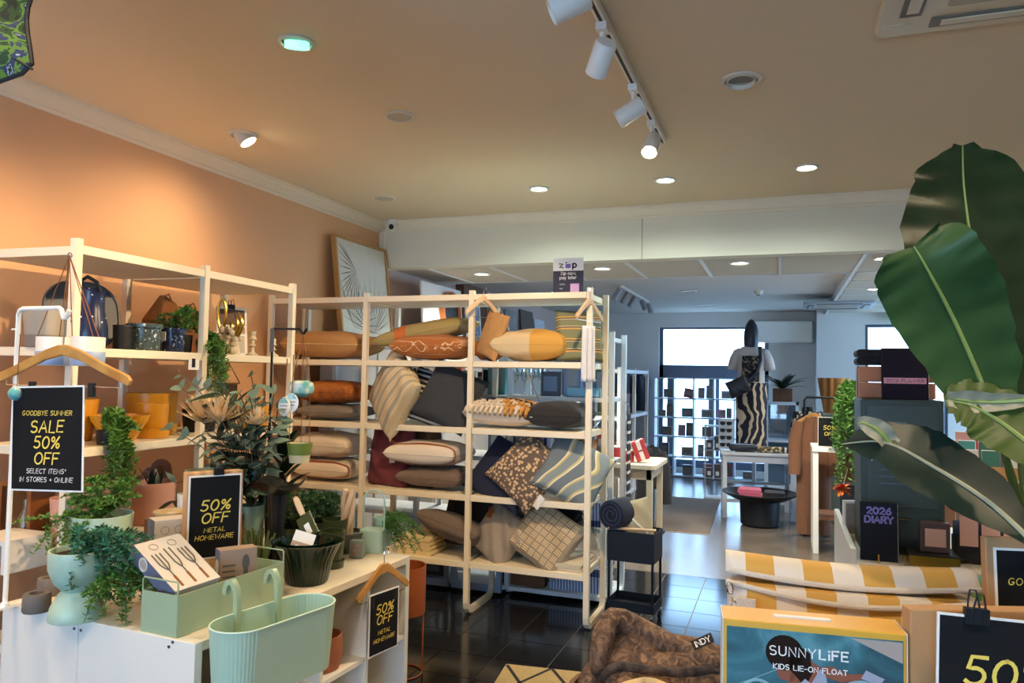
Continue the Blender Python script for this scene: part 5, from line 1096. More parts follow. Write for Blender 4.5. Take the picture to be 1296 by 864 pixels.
# finance sign on the shelving top
t = thing('finance_sign', 'standing card sign reading zip, on the shelving top', 'sign', (-1.255, 4.45, 2.012), R(2)); w, h = .097, .225
obj('card', MB().box(-w, w, 0, .003, 0, h), mat('sign_dark', H('#251f33'), .5), t); obj('header', MB().box(-w, w, -.001, 0, h*.64, h), m_paperw, t)
obj('lettering', text(text(MB(), 'z', .034, -.045, h*.73, .009, y=-.002), 'p', .034, .04, h*.73, .009, y=-.002), m_black, t); obj('purple_block', MB().box(-.018, .015, -.002, -.001, h*.715, h*.83), mat('zip_purple', H('#7b5fb0'), .5), t); obj('dot', MB().box(-.018, -.008, -.002, -.001, h*.85, h*.885), m_black, t)
obj('slogan', text(text(MB(), 'Zip now,', .018, -.0, h*.53, .003, y=-.0015, gap=.2), 'pay later', .018, .0, h*.41, .003, y=-.0015, gap=.2), m_paperw, t); obj('pink_panel', MB().box(.015, .07, -.002, 0, .0, h*.28), mat('pink_panel', H('#cfa6d6'), .5), t); obj('text_block', MB().box(-.055, -.02, -.001, 0, h*.25, h*.285).box(-.055, -.035, -.001, 0, h*.13, h*.165), mat('sign_grey', H('#8c8796'), .6), t)

# ------------------------------------------------ trolley
m_tro = mat('navy_steel', H('#0f1620'), .5, var=.05, spec=.3)
t = thing('trolley', 'narrow black metal trolley on castors at the shelving end', 'trolley', (-.86, 4.66, 0), R(-4)); w, d = .145, .115
obj('top_bin', MB().box(-w, w, -d, -d+.003, .38, .56).box(-w, w, d-.003, d, .38, .56).box(-w, -w+.003, -d, d, .38, .56).box(w-.003, w, -d, d, .38, .56).box(-w, w, -d, d, .38, .384), m_tro, t)
obj('bottom_tray', MB().box(-w, w, -d, -d+.003, .085, .14).box(-w, w, d-.003, d, .085, .14).box(-w, -w+.003, -d, d, .085, .14).box(w-.003, w, -d, d, .085, .14).box(-w, w, -d, d, .085, .09), m_tro, t)
for sx in (-1, 1):
    for sy in (-1, 1):
        obj('upright', MB().tube([(sx*(w-.01), sy*(d-.01), .085), (sx*(w-.01), sy*(d-.01), .56)], .008, 8), m_tro, t)
        c = bpy.data.objects.new('castor', None); COL.objects.link(c); c.parent = t; c.location = (sx*(w-.012), sy*(d-.012), 0)
        obj('wheel', MB().lathe([(0, -.009), (.022, -.009), (.026, -.005), (.026, .005), (.022, .009), (0, .009)], 16, Matrix.Translation((0, 0, .026)) @ Matrix.Rotation(R(90), 4, 'Y')), m_black, c, smooth=True); obj('fork', MB().box(-.013, -.01, -.012, .012, .02, .065).box(.01, .013, -.012, .012, .02, .065).box(-.013, .013, -.012, .012, .06, .068).tube([(0, 0, .068), (0, 0, .086)], .006, 6), m_chrome, c)
obj('handle', MB().tube([(-.16, -.125, .565), (.16, .02, .565)], .008, 8), m_wood_l, t) if False else None
t = thing('blanket_roll', 'rolled navy blanket lying on the black trolley', 'blanket', (-.955, 4.64, .655), rot=(R(90), 0, R(-20)))
q = MB(); sp = [(( .018+.0042*k/3)*math.cos(k*.35), (.018+.0042*k/3)*math.sin(k*.35)) for k in range(52)]
q.lathe([(0, -.1), (.086, -.1), (.09, -.09), (.092, 0), (.09, .09), (.086, .1), (0, .1)], 28)
obj('roll', q, F('navyblanket', '#101a2e'), t, smooth=True); obj('spiral_edge', MB().tube([(x, y, .101) for x, y in sp], .003, 4), F('navyedge', '#2f4164'), t)
t = thing('canvas_pouch', 'beige canvas bag with strap leaning in the trolley bin', 'bag', (-.815, 4.665, .41), rot=(R(-4), R(-12), R(8)))
obj('body', cushion_mb(.2, .34, .1, 5, .1), F('canvas', '#b7ab8b'), t, smooth=True, ang=180, loc=(0, 0, .17), rot=(R(90), 0, 0)); obj('white_stripe', MB().tube([(-.05, -.035, .28), (.0, -.055, .2), (.06, -.045, .12)], .008, 6), F('wstripe', '#d6d3c8'), t, smooth=True); obj('strap', MB().tube([(-.08, -.03, .3), (-.1, -.06, .2), (-.06, -.07, .1)], .006, 6), m_black, t, smooth=True)
t = thing('rolling_pin', 'pale wooden rod lying across the trolley bin', 'rod', (-.86, 4.58, .573), R(8)); obj('shaft', MB().tube([(-.14, 0, 0), (.14, 0, 0)], .009, 10), m_wood_l, t, smooth=True); obj('end_cap', MB().tube([(-.15, 0, 0), (-.14, 0, 0)], .011, 10), m_wood_l, t)
# ------------------------------------------------ floor rugs, throws
m_jute = mat('jute', H('#c4a46a'), .95, var=.25, scale=60, bump=.6, bscale=200); m_char = mat('rug_line', H('#2d2622'), .95)
t = thing('diamond_rug', 'jute rug with dark diamond lines on the black tiles', 'rug', (-1.345, 3.69, 0), R(7)); obj('pile', MB().box(0, 1.08, -2.0, 0, .0005, .009), m_jute, t, bev=.003); q = MB()
for k in range(-4, 12):
    for sg in (-1, 1):
        x0 = k*.24; pts = []
        a = Vector((x0, 0)); dv = Vector((sg*.55, -1)); L2 = 1.99
        p0, p1 = a, a+dv*L2
        # clip to the rug
        lo, hi = 0, 1
        for ax, mn, mx in ((0, .01, 1.07),):
            d_ = (p1-p0)[ax]
            t0_, t1_ = sorted(((mn-p0[ax])/d_, (mx-p0[ax])/d_)); lo, hi = max(lo, t0_), min(hi, t1_)
        if hi-lo < .02: continue
        b0, b1 = p0.lerp(p1, lo), p0.lerp(p1, hi); n_ = Vector((-(b1-b0).y, (b1-b0).x)).normalized()*.009
        q.add([(b0.x-n_.x, b0.y-n_.y, .0096), (b0.x+n_.x, b0.y+n_.y, .0096), (b1.x+n_.x, b1.y+n_.y, .0096), (b1.x-n_.x, b1.y-n_.y, .0096)], [(0, 3, 2, 1)])
obj('diamond_lines', q, m_char, t)
t = thing('door_mat', 'grey brown woven mat on the concrete floor', 'rug', (-1.04, 8.55, .0)); obj('weave', MB().slab([(-.38, 1.06), (.32, 1.07), (.37, -1.06), (-.18, -1.07)], .0005, .008), pat('matweave', [H('#5f5348'), H('#73665a')], 'stripe', 14, 'Y', ramp='LINEAR', duty=[.2, .8], dist=.6), t); obj('fringe', MB().slab([(-.18, -1.075), (.37, -1.065), (.37, -1.1), (-.18, -1.11)], .0005, .004), F('matfringe', '#8f8376'), t)
# basket of shaggy throws
m_wick = pat('wicker', [H('#4a3524'), H('#7a5a3c')], 'stripe', 30, 'Z', ramp='LINEAR', duty=[.2, .8], bump=.5)
t = thing('basket', 'round wicker basket under the shaggy throws', 'basket', (-.50, 2.86, .0105)); obj('weave', MB().lathe([(0, 0), (.22, 0), (.27, .3), (.26, .3), (.21, .015), (0, .015)], 40), m_wick, t, smooth=True); obj('rim', MB().tube([(.268*math.cos(k*.2618), .268*math.sin(k*.2618), .3) for k in range(24)], .012, 6, closed=True), m_wick, t)
def shag(name, label, loc, sx, sy, sz, m, seed, n=40, rz=0.):
    r = random.Random(seed); t = thing(name, label, 'throw', loc, rz); v = []; f = []
    ph = [(r.uniform(1, 4), r.uniform(1, 4), r.uniform(0, 6)) for _ in range(6)]
    for j in range(n+1):
        for i in range(n):
            a = 2*PI*i/n; b = PI/2*j/n
            k = 1+.10*sum(math.sin(p*a*1.0+q_*b*2+o_) for p, q_, o_ in ph)/2.2*(math.cos(b)**.5 if j < n else 0)
            zz = math.sin(b)**.8*(1+.14*math.sin(2*a+ph[0][2])+.1*math.sin(3*a+ph[1][2])*math.cos(b))
            v.append((sx*math.cos(a)*math.cos(b)*k, sy*math.sin(a)*math.cos(b)*k, sz*zz))
    for j in range(n):
        for i in range(n): f.append((j*n+i, j*n+(i+1) % n, (j+1)*n+(i+1) % n, (j+1)*n+i))
    f.append(tuple(range(n))[::-1])
    obj('pile', MB().add(v, f), m, t, smooth=True, ang=180)
    return t
m_shag = pat('shag_brown', [H('#3d2c24'), H('#5f4636'), H('#8a6b50')], 'noise', 26, ramp='LINEAR', duty=[.35, .5, .68], dist=1.5, bump=.9); m_shag2 = pat('shag_dark', [H('#1f1a1a'), H('#51403a')], 'noise', 30, ramp='LINEAR', duty=[.35, .65], bump=.8)
t = shag('shaggy_throw', 'brown checked wool throw heaped with black label', (-.42, 2.9, .31), .3, .23, .2, m_shag, 3, rz=R(20))
obj('rolled_fold', MB().tube([(-.27, -.1, .08), (-.24, -.02, .22), (-.2, .06, .27), (-.1, .08, .22), (.05, -.05, .18), (.2, -.16, .15)], [.03, .05, .06, .05, .04, .03], 10), m_shag, t, smooth=True, sub=1)
obj('dark_border', MB().tube([(-.26, -.13, .09), (-.2, -.1, .16), (-.08, -.15, .13), (.08, -.16, .14), (.2, -.12, .16)], .02, 8), m_shag2, t, smooth=True, sub=1)
lab_ = obj('woven_label', MB().box(-.04, .04, -.001, .001, -.018, .018), m_black, t, loc=(.115, -.115, .235), rot=(R(-42), R(-28), R(-12))); obj('label_lettering', text(MB(), 'INDY', .02, 0, -.01, .0035, y=-.0016, gap=.2), m_paperw, lab_)
t = shag('cream_throw', 'cream fluffy throw bunched in front of the brown one', (-.44, 2.60, .33), .13, .1, .13, F('creamfluff', '#c9ab7c'), 8)
obj('fold', MB().tube([(-.1, -.05, .05), (-.04, -.07, .12), (.04, -.06, .1), (.1, -.03, .05)], .035, 10), F('creamfluff', '#c9ab7c'), t, smooth=True, sub=1)
t = shag('dark_throw', 'dark patterned throw end at left of the pile', (-.63, 2.66, .2), .09, .11, .17, m_shag2, 12)
obj('edge_fold', MB().tube([(-.06, -.09, .02), (-.05, -.05, .15), (.02, -.04, .16)], .022, 8), m_shag, t, smooth=True)
# ================================================================ back of the shop
# window shelf with backlit goods
SX0, SX1, SY = -1.86, -.38, 11.55
t = thing('window_shelf', 'white grid shelf of small goods in front of back window', 'shelving', (SX0, SY, 0)); m_ws = mat('window_shelf_white', H('#cfd6de'), .4)
SZ = [.03, .315, .617, .907, 1.198, 1.51]; SW = SX1-SX0
for z in SZ: obj('shelf_board', MB().box(0, SW, 0, .28, z-.018, z), m_ws, t)
for k in range(6): obj('upright', MB().box(k*SW/5-.009, k*SW/5+.009, 0, .28, 0, 1.51), m_ws, t)
r4 = random.Random(3)
GC = [('#6d7178', 'charcoal'), ('#7f8696', 'slate'), ('#a37f70', 'brown'), ('#c2707c', 'red'), ('#8795a3', 'blue grey'), ('#9a9aa0', 'grey'), ('#766a6c', 'dark plum'), ('#ad9780', 'tan')]  # goods colours lightened, with the haze of window flare mixed in
TN = ['bottom', 'second', 'third', 'fourth', 'top']
for row in range(5):
    for col in range(5):
        nit = 1 if (row+col) % 3 else 2
        for it in range(nit):
            c, cn = GC[r4.randrange(len(GC))]
            if row == 4 and col == 1 and it == 0: c, cn = '#b04450', 'bright red'
            x = SX0+col*SW/5+.06+ (.12*it if nit == 2 else r4.uniform(.02, .08)); w = r4.uniform(.07, .11) if nit == 2 else r4.uniform(.12, .17); h = r4.uniform(.09, .2); z = SZ[row]+.007
            pos = ('at far left', 'second bay', 'middle bay', 'fourth bay', 'at right end')[col]; tn = TN[row]
            lab = '%s %s on %s tier of the window shelf, %s%s' % (cn, ('gift box', 'book', 'framed card')[it if nit == 1 else it+1], tn, pos, '' if nit == 1 else (' left one' if it == 0 else ' right one'))
            tt = thing(('gift_box', 'book', 'framed_card')[it if nit == 1 else it+1], lab, ('box', 'book', 'card')[it if nit == 1 else it+1], (x+w/2, SY+.1, z), group='goods on the window shelf', rot=(R(-8) if nit == 2 else 0, R(10) if (cn == 'bright red') else 0, 0))
            mm = mat('gift_'+c, H(c), .5, var=.2, scale=30)
            obj('box_body', MB().box(-w/2, w/2, -.03, .03, 0, h), mm, tt, bev=.003); obj('printed_label', MB().box(-w*.35, w*.35, -.0315, -.03, h*.25, h*.75), mat('gift_label', H('#8b8178'), .5, var=.4, scale=50), tt)
# slim stand with cards, sunglasses rack beside it
t = thing('card_spinner', 'slim white stand of small goods beside the window shelf', 'stand', (-.93, 9.7, 0)); 
for z in (.25, .6, .9): obj('shelf_tray', MB().box(0, .24, 0, .2, z, z+.012), m_ws, t)
for x in (.006, .234): obj('post', MB().box(x-.008, x+.008, .09, .106, 0, .92), m_ws, t)
obj('foot', MB().box(0, .24, 0, .2, 0, .02), m_ws, t)
for k, z in enumerate((.262, .612)):
    for j in range(2): tt = thing('small_parcel', ('lower' if k == 0 else 'upper')+(' left' if j == 0 else ' right')+' dark parcel on the slim white stand', 'box', (-.865+.1*j, 9.74, z+.001), group='parcels on the slim stand'); obj('parcel', MB().box(-.04, .04, -.05, .05, 0, .12+.05*j), mat('parcel_brown', H('#574a44'), .6, var=.4), tt, bev=.004); obj('label', MB().box(-.02, .02, -.0515, -.05, .03, .08), m_paperw, tt)
# white table, mannequin, tray table
t = thing('white_table', 'white slatted console table under the mannequin', 'table', (-.63, 8.45, 0), R(6)); mt = mat('table_white', H('#c6cbd3'), .4)
obj('table_top', MB().box(0, .78, 0, .6, .675, .705), mt, t, bev=.004); obj('apron', MB().box(.03, .75, .02, .04, .6, .675), mt, t); obj('apron', MB().box(.03, .75, .56, .58, .6, .675), mt, t)
for x in (.02, .72):
    for y in (.01, .55): obj('leg', MB().box(x, x+.045, y, y+.045, 0, .675), mt, t)
obj('stretcher', MB().box(.06, .72, .56, .58, .3, .33).box(.36, .39, .56, .58, .3, .6).box(.06, .72, .56, .58, .08, .12), mt, t)
MX, MY = -.335, 8.86
t = thing('mannequin', 'black-headed mannequin in white tee and palm print skirt', 'mannequin', (MX, MY, .716))
m_skirt = pat('palm_skirt', [H('#141a2c'), H('#cbb9a0')], 'wave', 3.6, 'X', dist=11, duty=.70); m_tee = F('tee', '#c2c0c0')
obj('head', MB().lathe([(0, 1.47), (.028, 1.455), (.06, 1.40), (.078, 1.33), (.082, 1.25), (.08, 1.18), (.07, 1.14), (.055, 1.1), (.07, 1.07)], 24), mat('mannequin_black', H('#171b28'), .4), t, smooth=True)
obj('tee', MB().lathe([(.15, .72), (.145, .82), (.15, .9), (.16, 1.0), (.16, 1.06), (.13, 1.13), (.09, 1.16), (.07, 1.15)], 24, sy=.65), m_tee, t, smooth=True)
for s in (-1, 1): obj('sleeve', MB().tube([(s*.1, 0, 1.11), (s*.14, 0, 1.08), (s*.175, 0, 1.01), (s*.19, 0, .95), (s*.2, 0, .89)], [.045, .06, .062, .062, .062], 14), m_tee, t, smooth=True, ang=180)
obj('skirt', MB().lathe([(.165, 0), (.165, .1), (.165, .4), (.17, .6), (.155, .74), (.14, .75)], 48, sy=.8, flute=.03, nf=9), m_skirt, t, smooth=True)
obj('bib', MB().prism([(-.1, .76), (.09, .76), (.1, 1.05), (-.09, 1.05)], -.135, -.118), pat('bib_print', [H('#101422'), H('#8b8577')], 'noise', 40, duty=.56), t); obj('strap', MB().tube([(.1, -.11, 1.15), (.11, -.14, 1.0), (.06, -.15, .85), (-.06, -.15, .74)], .022, 6), mat('mannequin_black', H('#171b28')), t, smooth=True)
obj('shoulder_bag', cushion_mb(.24, .2, .09, 3, .08), mat('mannequin_black', H('#171b28')), t, smooth=True, ang=180, loc=(-.13, -.17, .70), rot=(R(90), R(-25), 0)); obj('base_plate', MB().lathe([(0, -.01), (.13, -.01), (.13, 0), (0, 0)], 24), m_black, t)
t = thing('leather_clutch', 'long black clutch bag lying at the mannequin base', 'bag', (-.40, 8.58, .706), R(4)); obj('body', MB().tube([(-.16, 0, .045), (-.1, 0, .05), (.1, 0, .05), (.15, 0, .045)], [.035, .05, .05, .03], 12), mat('mannequin_black', H('#171b28')), t, smooth=True, sub=1); obj('zip', MB().tube([(-.14, -.03, .085), (.13, -.03, .085)], .004, 5), m_chrome, t)
t = thing('patterned_purse', 'leopard print pouch on the white table', 'bag', (-.13, 8.62, .712), R(6)); obj('body', MB().slab(rc(-.13, .13, -.05, .05, .03), 0, .06), pat('leopard', [H('#c4b291'), H('#4d4433')], 'voronoi', 30, duty=.45), t, bev=.015); obj('zip', MB().box(-.1, .1, -.052, -.05, .04, .045), m_gold, t)
folded('folded_textile', 'black and white striped scarf on the white table', .0, .22, 8.62, 8.86, .712, 2, .022, pat('bwscarf', [H('#17181c'), H('#c9c6c0')], 'stripe', 6, 'X', duty=.6), cat='textile')
t = thing('sunglasses_rack', 'rack of dark sunglasses left of the mannequin skirt', 'rack', (-.60, 8.75, .712)); obj('board', MB().box(-.08, .08, .01, .016, 0, .34), m_ws, t)
for k in range(4): obj('sunglasses', MB().prism(ell(-.035, .05+.08*k, .03, .022, 12), -.012, .004).prism(ell(.035, .05+.08*k, .03, .022, 12), -.012, .004).box(-.07, .07, -.01, .0, .062+.08*k, .068+.08*k), m_black, t)
t = thing('tray_table', 'round black tray table in front of the white table', 'table', (-.22, 8.16, 0)); obj('drum', MB().lathe([(0, 0), (.17, 0), (.19, .02), (.2, .25), (.19, .27), (0, .27)], 36), m_black, t, smooth=True); obj('tray', MB().lathe([(0, .27), (.25, .27), (.37, .33), (.375, .345), (.36, .345), (.25, .29), (0, .29)], 40), m_black, t, smooth=True)
for k, (z, lab) in enumerate(((.291, 'pink folded towel at bottom on the black tray table'), (.336, 'pink folded towel on top on the black tray table'))): folded('pink_towel', lab, -.43, -.2, 8.02, 8.24, z, 1, .043, F('pinktowel', '#b5566e'), cat='towel', group='pink towels')
folded('folded_textile', 'black folded cloth at right on the tray table', -.17, .03, 8.02, 8.24, .291, 2, .035, F('blackcloth', '#1c1a1e'), cat='textile')
# clothes: rack with coat, hanger, sign
t = thing('clothes_rack', 'black garment rail behind the brown coat', 'rack', (.33, 8.15, 0)); obj('rail', MB().tube([(-.12, .0, 0), (-.12, 0, 1.3), (-.1, 0, 1.33), (.62, 0, 1.33), (.64, 0, 1.3), (.64, 0, 0)], .012, 8), m_black, t, smooth=True); obj('foot_bar', MB().box(-.14, -.1, -.2, .2, 0, .02).box(.62, .66, -.2, .2, 0, .02), m_black, t)
def garment(name, label, loc, rz, w, h, m, sleeves=True, group=None):
    t = thing(name, label, 'garment', loc, rz, group); poly = [(-.06, 0), (.06, 0), (w*.42, -.07), (w*.5, -.12), (w*.5, -.5), (w*.4, -.5), (w*.38, -.2), (w*.36, -h), (-w*.36, -h), (-w*.38, -.2), (-w*.4, -.5), (-w*.5, -.5), (-w*.5, -.12), (-w*.42, -.07)]
    n = 18; v = []; f = []
    for j in range(n+1):
        z = -h*j/n; hw = w*.2+(w*.2)*min(1, j/3) if j < 3 else w*.4
        for i in range(25):
            a = 2*PI*i/24; v.append((hw*math.cos(a), .07*math.sin(a)*(1+.3*math.sin(5*a)*j/n)+.0, z))
    for j in range(n):
        for i in range(24): a = j*25+i; f.append((a, a+1, a+26, a+25))
    obj('bodice', MB().add(v, f), m, t, smooth=True)
    if sleeves:
        for s in (-1, 1): obj('sleeve', MB().tube([(s*w*.32, 0, -.05), (s*w*.43, -.02, -.2), (s*w*.46, -.05, -.55)], [.055, .065, .06], 10), m, t, smooth=True)
    obj('button_strip', MB().box(-.012, .012, -.1, -.085, -h*.95, -.06), m, t)
    return t
garment('long_coat', 'long tan brown coat on wooden hanger by the white counter', (.285, 7.85, 1.14), R(10), .4, 1.12, F('tancoat', '#7d5238'))
hanger('wooden hanger above the brown coat near the carved vase', (.285, 7.845, 1.235), R(10), .4, tail=.05, clips=False, bar=False)
garment('print_dress', 'black and white print dress hanging behind the brown coat', (.25, 8.42, 1.22), R(10), .27, 1.1, pat('bwprint', [H('#15161b'), H('#b9b6b2')], 'noise', 30, duty=.56), sleeves=True)
# carved wooden vase on the display cabinet
t = thing('display_cabinet', 'white framed display cabinet behind the mannequin', 'cabinet', (-.22, 10.2, 0)); obj('frame', MB().box(0, .04, 0, .04, 0, 1.22).box(.38, .42, 0, .04, 0, 1.22).box(0, .42, 0, .4, 1.18, 1.22).box(0, .42, 0, .4, .7, .73).box(0, .42, 0, .4, .1, .13).box(0, .04, .36, .4, 0, 1.22).box(.38, .42, .36, .4, 0, 1.22), m_ws, t); obj('back_panel', MB().box(.04, .38, .385, .395, .13, 1.18), mat('teal_grey', H('#4c5c66'), .6), t); obj('pane', MB().box(.04, .38, .01, .014, .73, 1.18), m_glass, t)
t = thing('planter_box', 'small timber planter with dark plant on display cabinet', 'plant', (.0, 10.35, 1.221)); obj('box', MB().box(-.12, .12, -.08, .08, 0, .17), mw3, t, bev=.004); lm2 = leafmesh(.38, .09, g_dark, .25, .35)
for k in range(13): a = k*2.4; place_leaf(lm2, t, (0, 0, .15), (math.cos(a), math.sin(a), .5+.06*k), s=.85+.02*k)
t = thing('side_cupboard', 'grey green cupboard behind the carved vase', 'cupboard', (.40, 8.6, 0)); obj('carcass', MB().box(0, .9, 0, .4, 0, 1.15), mat('greygreen', H('#5a6763'), .6), t, bev=.004)
for k in range(2): obj('door', MB().box(.02+.44*k, .44+.44*k, -.014, 0, .06, 1.12), mat('greygreen2', H('#616e6a'), .6), t)
t = thing('carved_vase', 'tall fluted wooden vase flaring toward the top', 'vase', (.345, 7.87, 1.0)); t.location = (.52, 8.75, 1.151)
obj('vase', MB().lathe([(0, 0), (.09, 0), (.1, .02), (.13, .2), (.16, .38), (.15, .38), (.11, .1), (0, .02)], 60, flute=.04, nf=10), pat('vase_wood', [H('#8a5c30'), H('#b58148')], 'stripe', 5, 'X', ramp='LINEAR', duty=[.2, .8], dist=1), t, smooth=True); obj('foot', MB().lathe([(0, -.0), (.095, 0), (.095, .02), (0, .02)], 20), m_wood, t)
# white counter with sign and hanging plant
t = thing('sales_counter', 'white open sales counter right of the brown coat', 'counter', (.25, 7.05, 0)); obj('end_panel', MB().box(0, .045, 0, .55, 0, .88), m_white, t, bev=.003); obj('counter_top', MB().box(-.005, 1.9, -.01, .56, .88, .915), m_white, t, bev=.003); obj('dark_front', MB().box(.22, 1.9, .06, .08, 0, .6), mat('ink_panel', H('#20242e'), .5), t); obj('timber_back', MB().box(.22, 1.9, .3, .32, .6, .88), mat('counter_timber', H('#8a5a34'), .5), t); obj('inner_shelf', MB().box(.045, 1.9, .08, .55, .28, .3), mat('counter_shelf', H('#7a4a28'), .6), t)
sign('small black sale sign propped on the white counter top', (.39, 7.2, .916), (R(-4), 0, R(-8)), .19, .26, [('50%', .035, .42, m_yel, .1), ('OFF', .03, .62, m_yel, .1)], border=.004)
t = thing('hanging_fern', 'trailing green fern falling from timber boxes on the counter', 'plant', (.62, 7.12, .916)); obj('pot', potmb(.09, .07, .12), m_black, t, smooth=True, loc=(.0, 0, 0)); fern(t, 60, out=.1, drop=.95, up=.1, base=(-.05, -.05, .5), m=g_fern, seed=51, dens=48, leaf=.04, bias=(-.06, -.1, -.1)); obj('support_stem', MB().tube([(0, 0, .1), (-.02, -.02, .3), (-.05, -.05, .52)], .008, 6), g_stem, t)
t = thing('flower_bunch', 'red and yellow artificial blooms below the hanging fern', 'flowers', (.47, 6.86, .55), 0)
q = MB(); 
for k in range(30): a = rnd.uniform(0, 6.28); b_ = rnd.uniform(-1, 1); q.leaf((0, 0, .05), (math.cos(a), math.sin(a), b_), (0, 0, 1), .085, .04, .1, 3)
obj('petals', q, pat('blooms', [H('#c43a20'), H('#d88a1e'), H('#a81a44')], 'noise', 14, duty=[0, .48, .56]), t); obj('stalk', MB().tube([(0, 0, .05), (.05, .1, .2), (.1, .2, .36)], .004, 5), g_stem, t)
# ------------------------------------------------ left-rear: cream table with red gifts, shelving with hats
t = thing('side_table', 'cream timber table with red gifts behind the shelving end', 'table', (-1.55, 6.35, 0)); mcr = mat('cream_timber', H('#c9bda5'), .5)
obj('table_top', MB().slab(rc(0, .55, 0, .7, .05), .72, .76), mcr, t, bev=.004); obj('apron', MB().box(.05, .5, .05, .07, .63, .72), mcr, t); obj('apron', MB().box(.48, .5, .07, .63, .63, .72), mcr, t)
for x in (.04, .46):
    for y in (.05, .6): obj('leg', MB().box(x, x+.05, y, y+.05, 0, .72), mcr, t)
rp = pat('redpack', [H('#a8343a'), H('#d8c6c0')], 'stripe', 5, 'X', duty=.55, rot=.6)
for k, (x, y, r_, h, lab) in enumerate(((-1.37, 6.44, .05, .13, 'red tin nearest the shelving post on cream table'), (-1.26, 6.5, .045, .1, 'small red tin second on cream table'))):
    t = thing('gift_tin', lab, 'tin', (x, y, .761), group='red tins'); obj('tin', MB().lathe([(0, 0), (r_, 0), (r_, h), (0, h)], 24), mat('red_tin', H('#a8343a'), .35), t); obj('lid', MB().lathe([(0, h+.012), (r_+.002, h+.012), (r_+.002, h), (0, h)], 24), m_paperw, t)
t = thing('wrapped_gift', 'red and white striped wrapped gift leaning on cream table', 'gift', (-1.14, 6.52, .762), rot=(0, R(-20), R(15))); obj('wrap', MB().box(-.05, .07, -.04, .04, .02, .2), rp, t, bev=.01); obj('ribbon', MB().box(-.051, .071, -.041, .041, .1, .115), m_redm, t)
shelf_unit('hat_shelving', 'white shelving with hats and boxes behind the cream table', (-1.53, 7.35, 0), R(90), 2, .8, .42, [.3, .72, 1.1, 1.58], 1.6, m_ws, brace=False)
t = thing('sun_hat', 'green brimmed hat on the hat shelving', 'hat', (-1.72, 7.75, 1.105)); obj('crown', MB().lathe([(.1, .03), (.1, .1), (.08, .14), (0, .15)], 28), mat('hat_green', H('#4d5a4a'), .9), t, smooth=True); obj('brim', MB().lathe([(.1, .03), (.19, .01), (.19, .0), (.1, .02)], 32), mat('hat_green', H('#4d5a4a')), t, smooth=True)
for k, (y, z, h, c, lab) in enumerate(((8.15, 1.101, .22, '#6a2f3c', 'maroon box on upper tier of hat shelving'), (8.55, 1.101, .2, '#4a4c52', 'grey box at far end of upper hat tier'), (7.7, .721, .12, '#8a6038', 'tan box on middle tier of hat shelving'), (8.1, .721, .2, '#aeb2b8', 'pale box on middle tier of hat shelving'), (8.55, .721, .16, '#31353e', 'dark box at far end of middle hat tier'))):
    block('hat_box', lab, 'box', -1.85, -1.6, y, .25, z, h, mat('hatbox%d' % k, H(c), .6), group='boxes on hat shelving')
t = thing('striped_strap', 'black and white woven strap hanging at rear unit end', 'strap', (-1.02, 5.25, .52)); obj('strap', MB().box(-.004, .004, -.05, .05, .0, .72), pat('strapbands', [H('#1a1a1e'), H('#cfcac0')], 'stripe', 4.5, 'Z', duty=.82), t); obj('hook', MB().tube([(0, 0, .72), (0, .02, .76), (.0, .0, .79), (-.03, 0, .8)], .004, 6), m_chrome, t)
garment('dark_jacket', 'dark jacket hanging on the thin black stand', (-1.2, 7.4, .82), R(30), .26, .4, F('darkjacket', '#1a1c22'))
t = thing('coat_stand', 'thin black stand holding the dark jacket', 'stand', (-1.2, 7.4, 0)); obj('pole', MB().tube([(0, 0, 0), (0, 0, .84)], .02, 8), m_black, t); obj('foot', MB().lathe([(0, 0), (.13, 0), (.12, .015), (0, .015)], 24), m_black, t)
# dresses hanging on a rail against the far left of the back wall
t = thing('far_rail', 'chrome rail of dark clothes on the far back wall', 'rack', (-2.75, 11.55, 0)); obj('rail', MB().tube([(0, 0, 0), (0, 0, 1.6), (.75, 0, 1.6), (.75, 0, 0)], .012, 8), m_chrome, t); obj('foot', MB().box(-.02, .02, -.2, .2, 0, .02).box(.73, .77, -.2, .2, 0, .02), m_chrome, t)
for k, c in enumerate(('#7f97a6', '#2c3340', '#5d6c78', '#20242c')): garment('knit_shirt', ('pale blue', 'navy', 'grey blue', 'black')[k]+' shirt hanging on the far chrome rail', (-2.66+.19*k, 11.55, 1.56), R(88), .34, .6, F('ftop%d' % k, c), group='tops on the far rail')

# ================================================================ right foreground
TZ = .74
m_tab = mat('display_table', H('#d9cdb8'), .5)
t = thing('front_table', 'pale display table under the beach goods', 'table', (-.14, 1.22, 0)); obj('table_top', MB().box(0, .68, 0, .74, TZ-.035, TZ), m_tab, t, bev=.004)
for x in (.03, .6):
    for y in (.03, .66): obj('leg', MB().box(x, x+.05, y, y+.05, 0, TZ-.035), m_tab, t)
# beach box
bl, br = Vector((-.101, 1.433, 0)), Vector((.203, 1.469, 0)); ang = math.atan2(br.y-bl.y, br.x-bl.x); Wd = (br-bl).length
t = thing('float_box', 'boxed kids lie-on float with pool photo on front', 'box', (bl.x, bl.y, TZ+.001), ang); hb = 1.062-TZ
m_yb = mat('carton_yellow', H('#d9a53a'), .3, var=.05); m_side = mat('carton_white', H('#dcdcd8'), .4)
obj('carton', MB().box(0, Wd, .001, .085, 0, hb), m_yb, t, bev=.002)
obj('carton_side', MB().box(-.0015, 0, .001, .085, 0, hb).box(Wd, Wd+.0015, .001, .085, 0, hb), m_side, t)
obj('carry_handle', MB().slab(rc(.09, .19, .035, .047, .005), hb, hb+.003), m_side, t)
m_pool = pat('pool_photo', [H('#1f454f'), H('#2f6570'), H('#5a929c')], 'noise', 9, ramp='LINEAR', duty=[.35, .52, .7], dist=1.2, rough=.6)
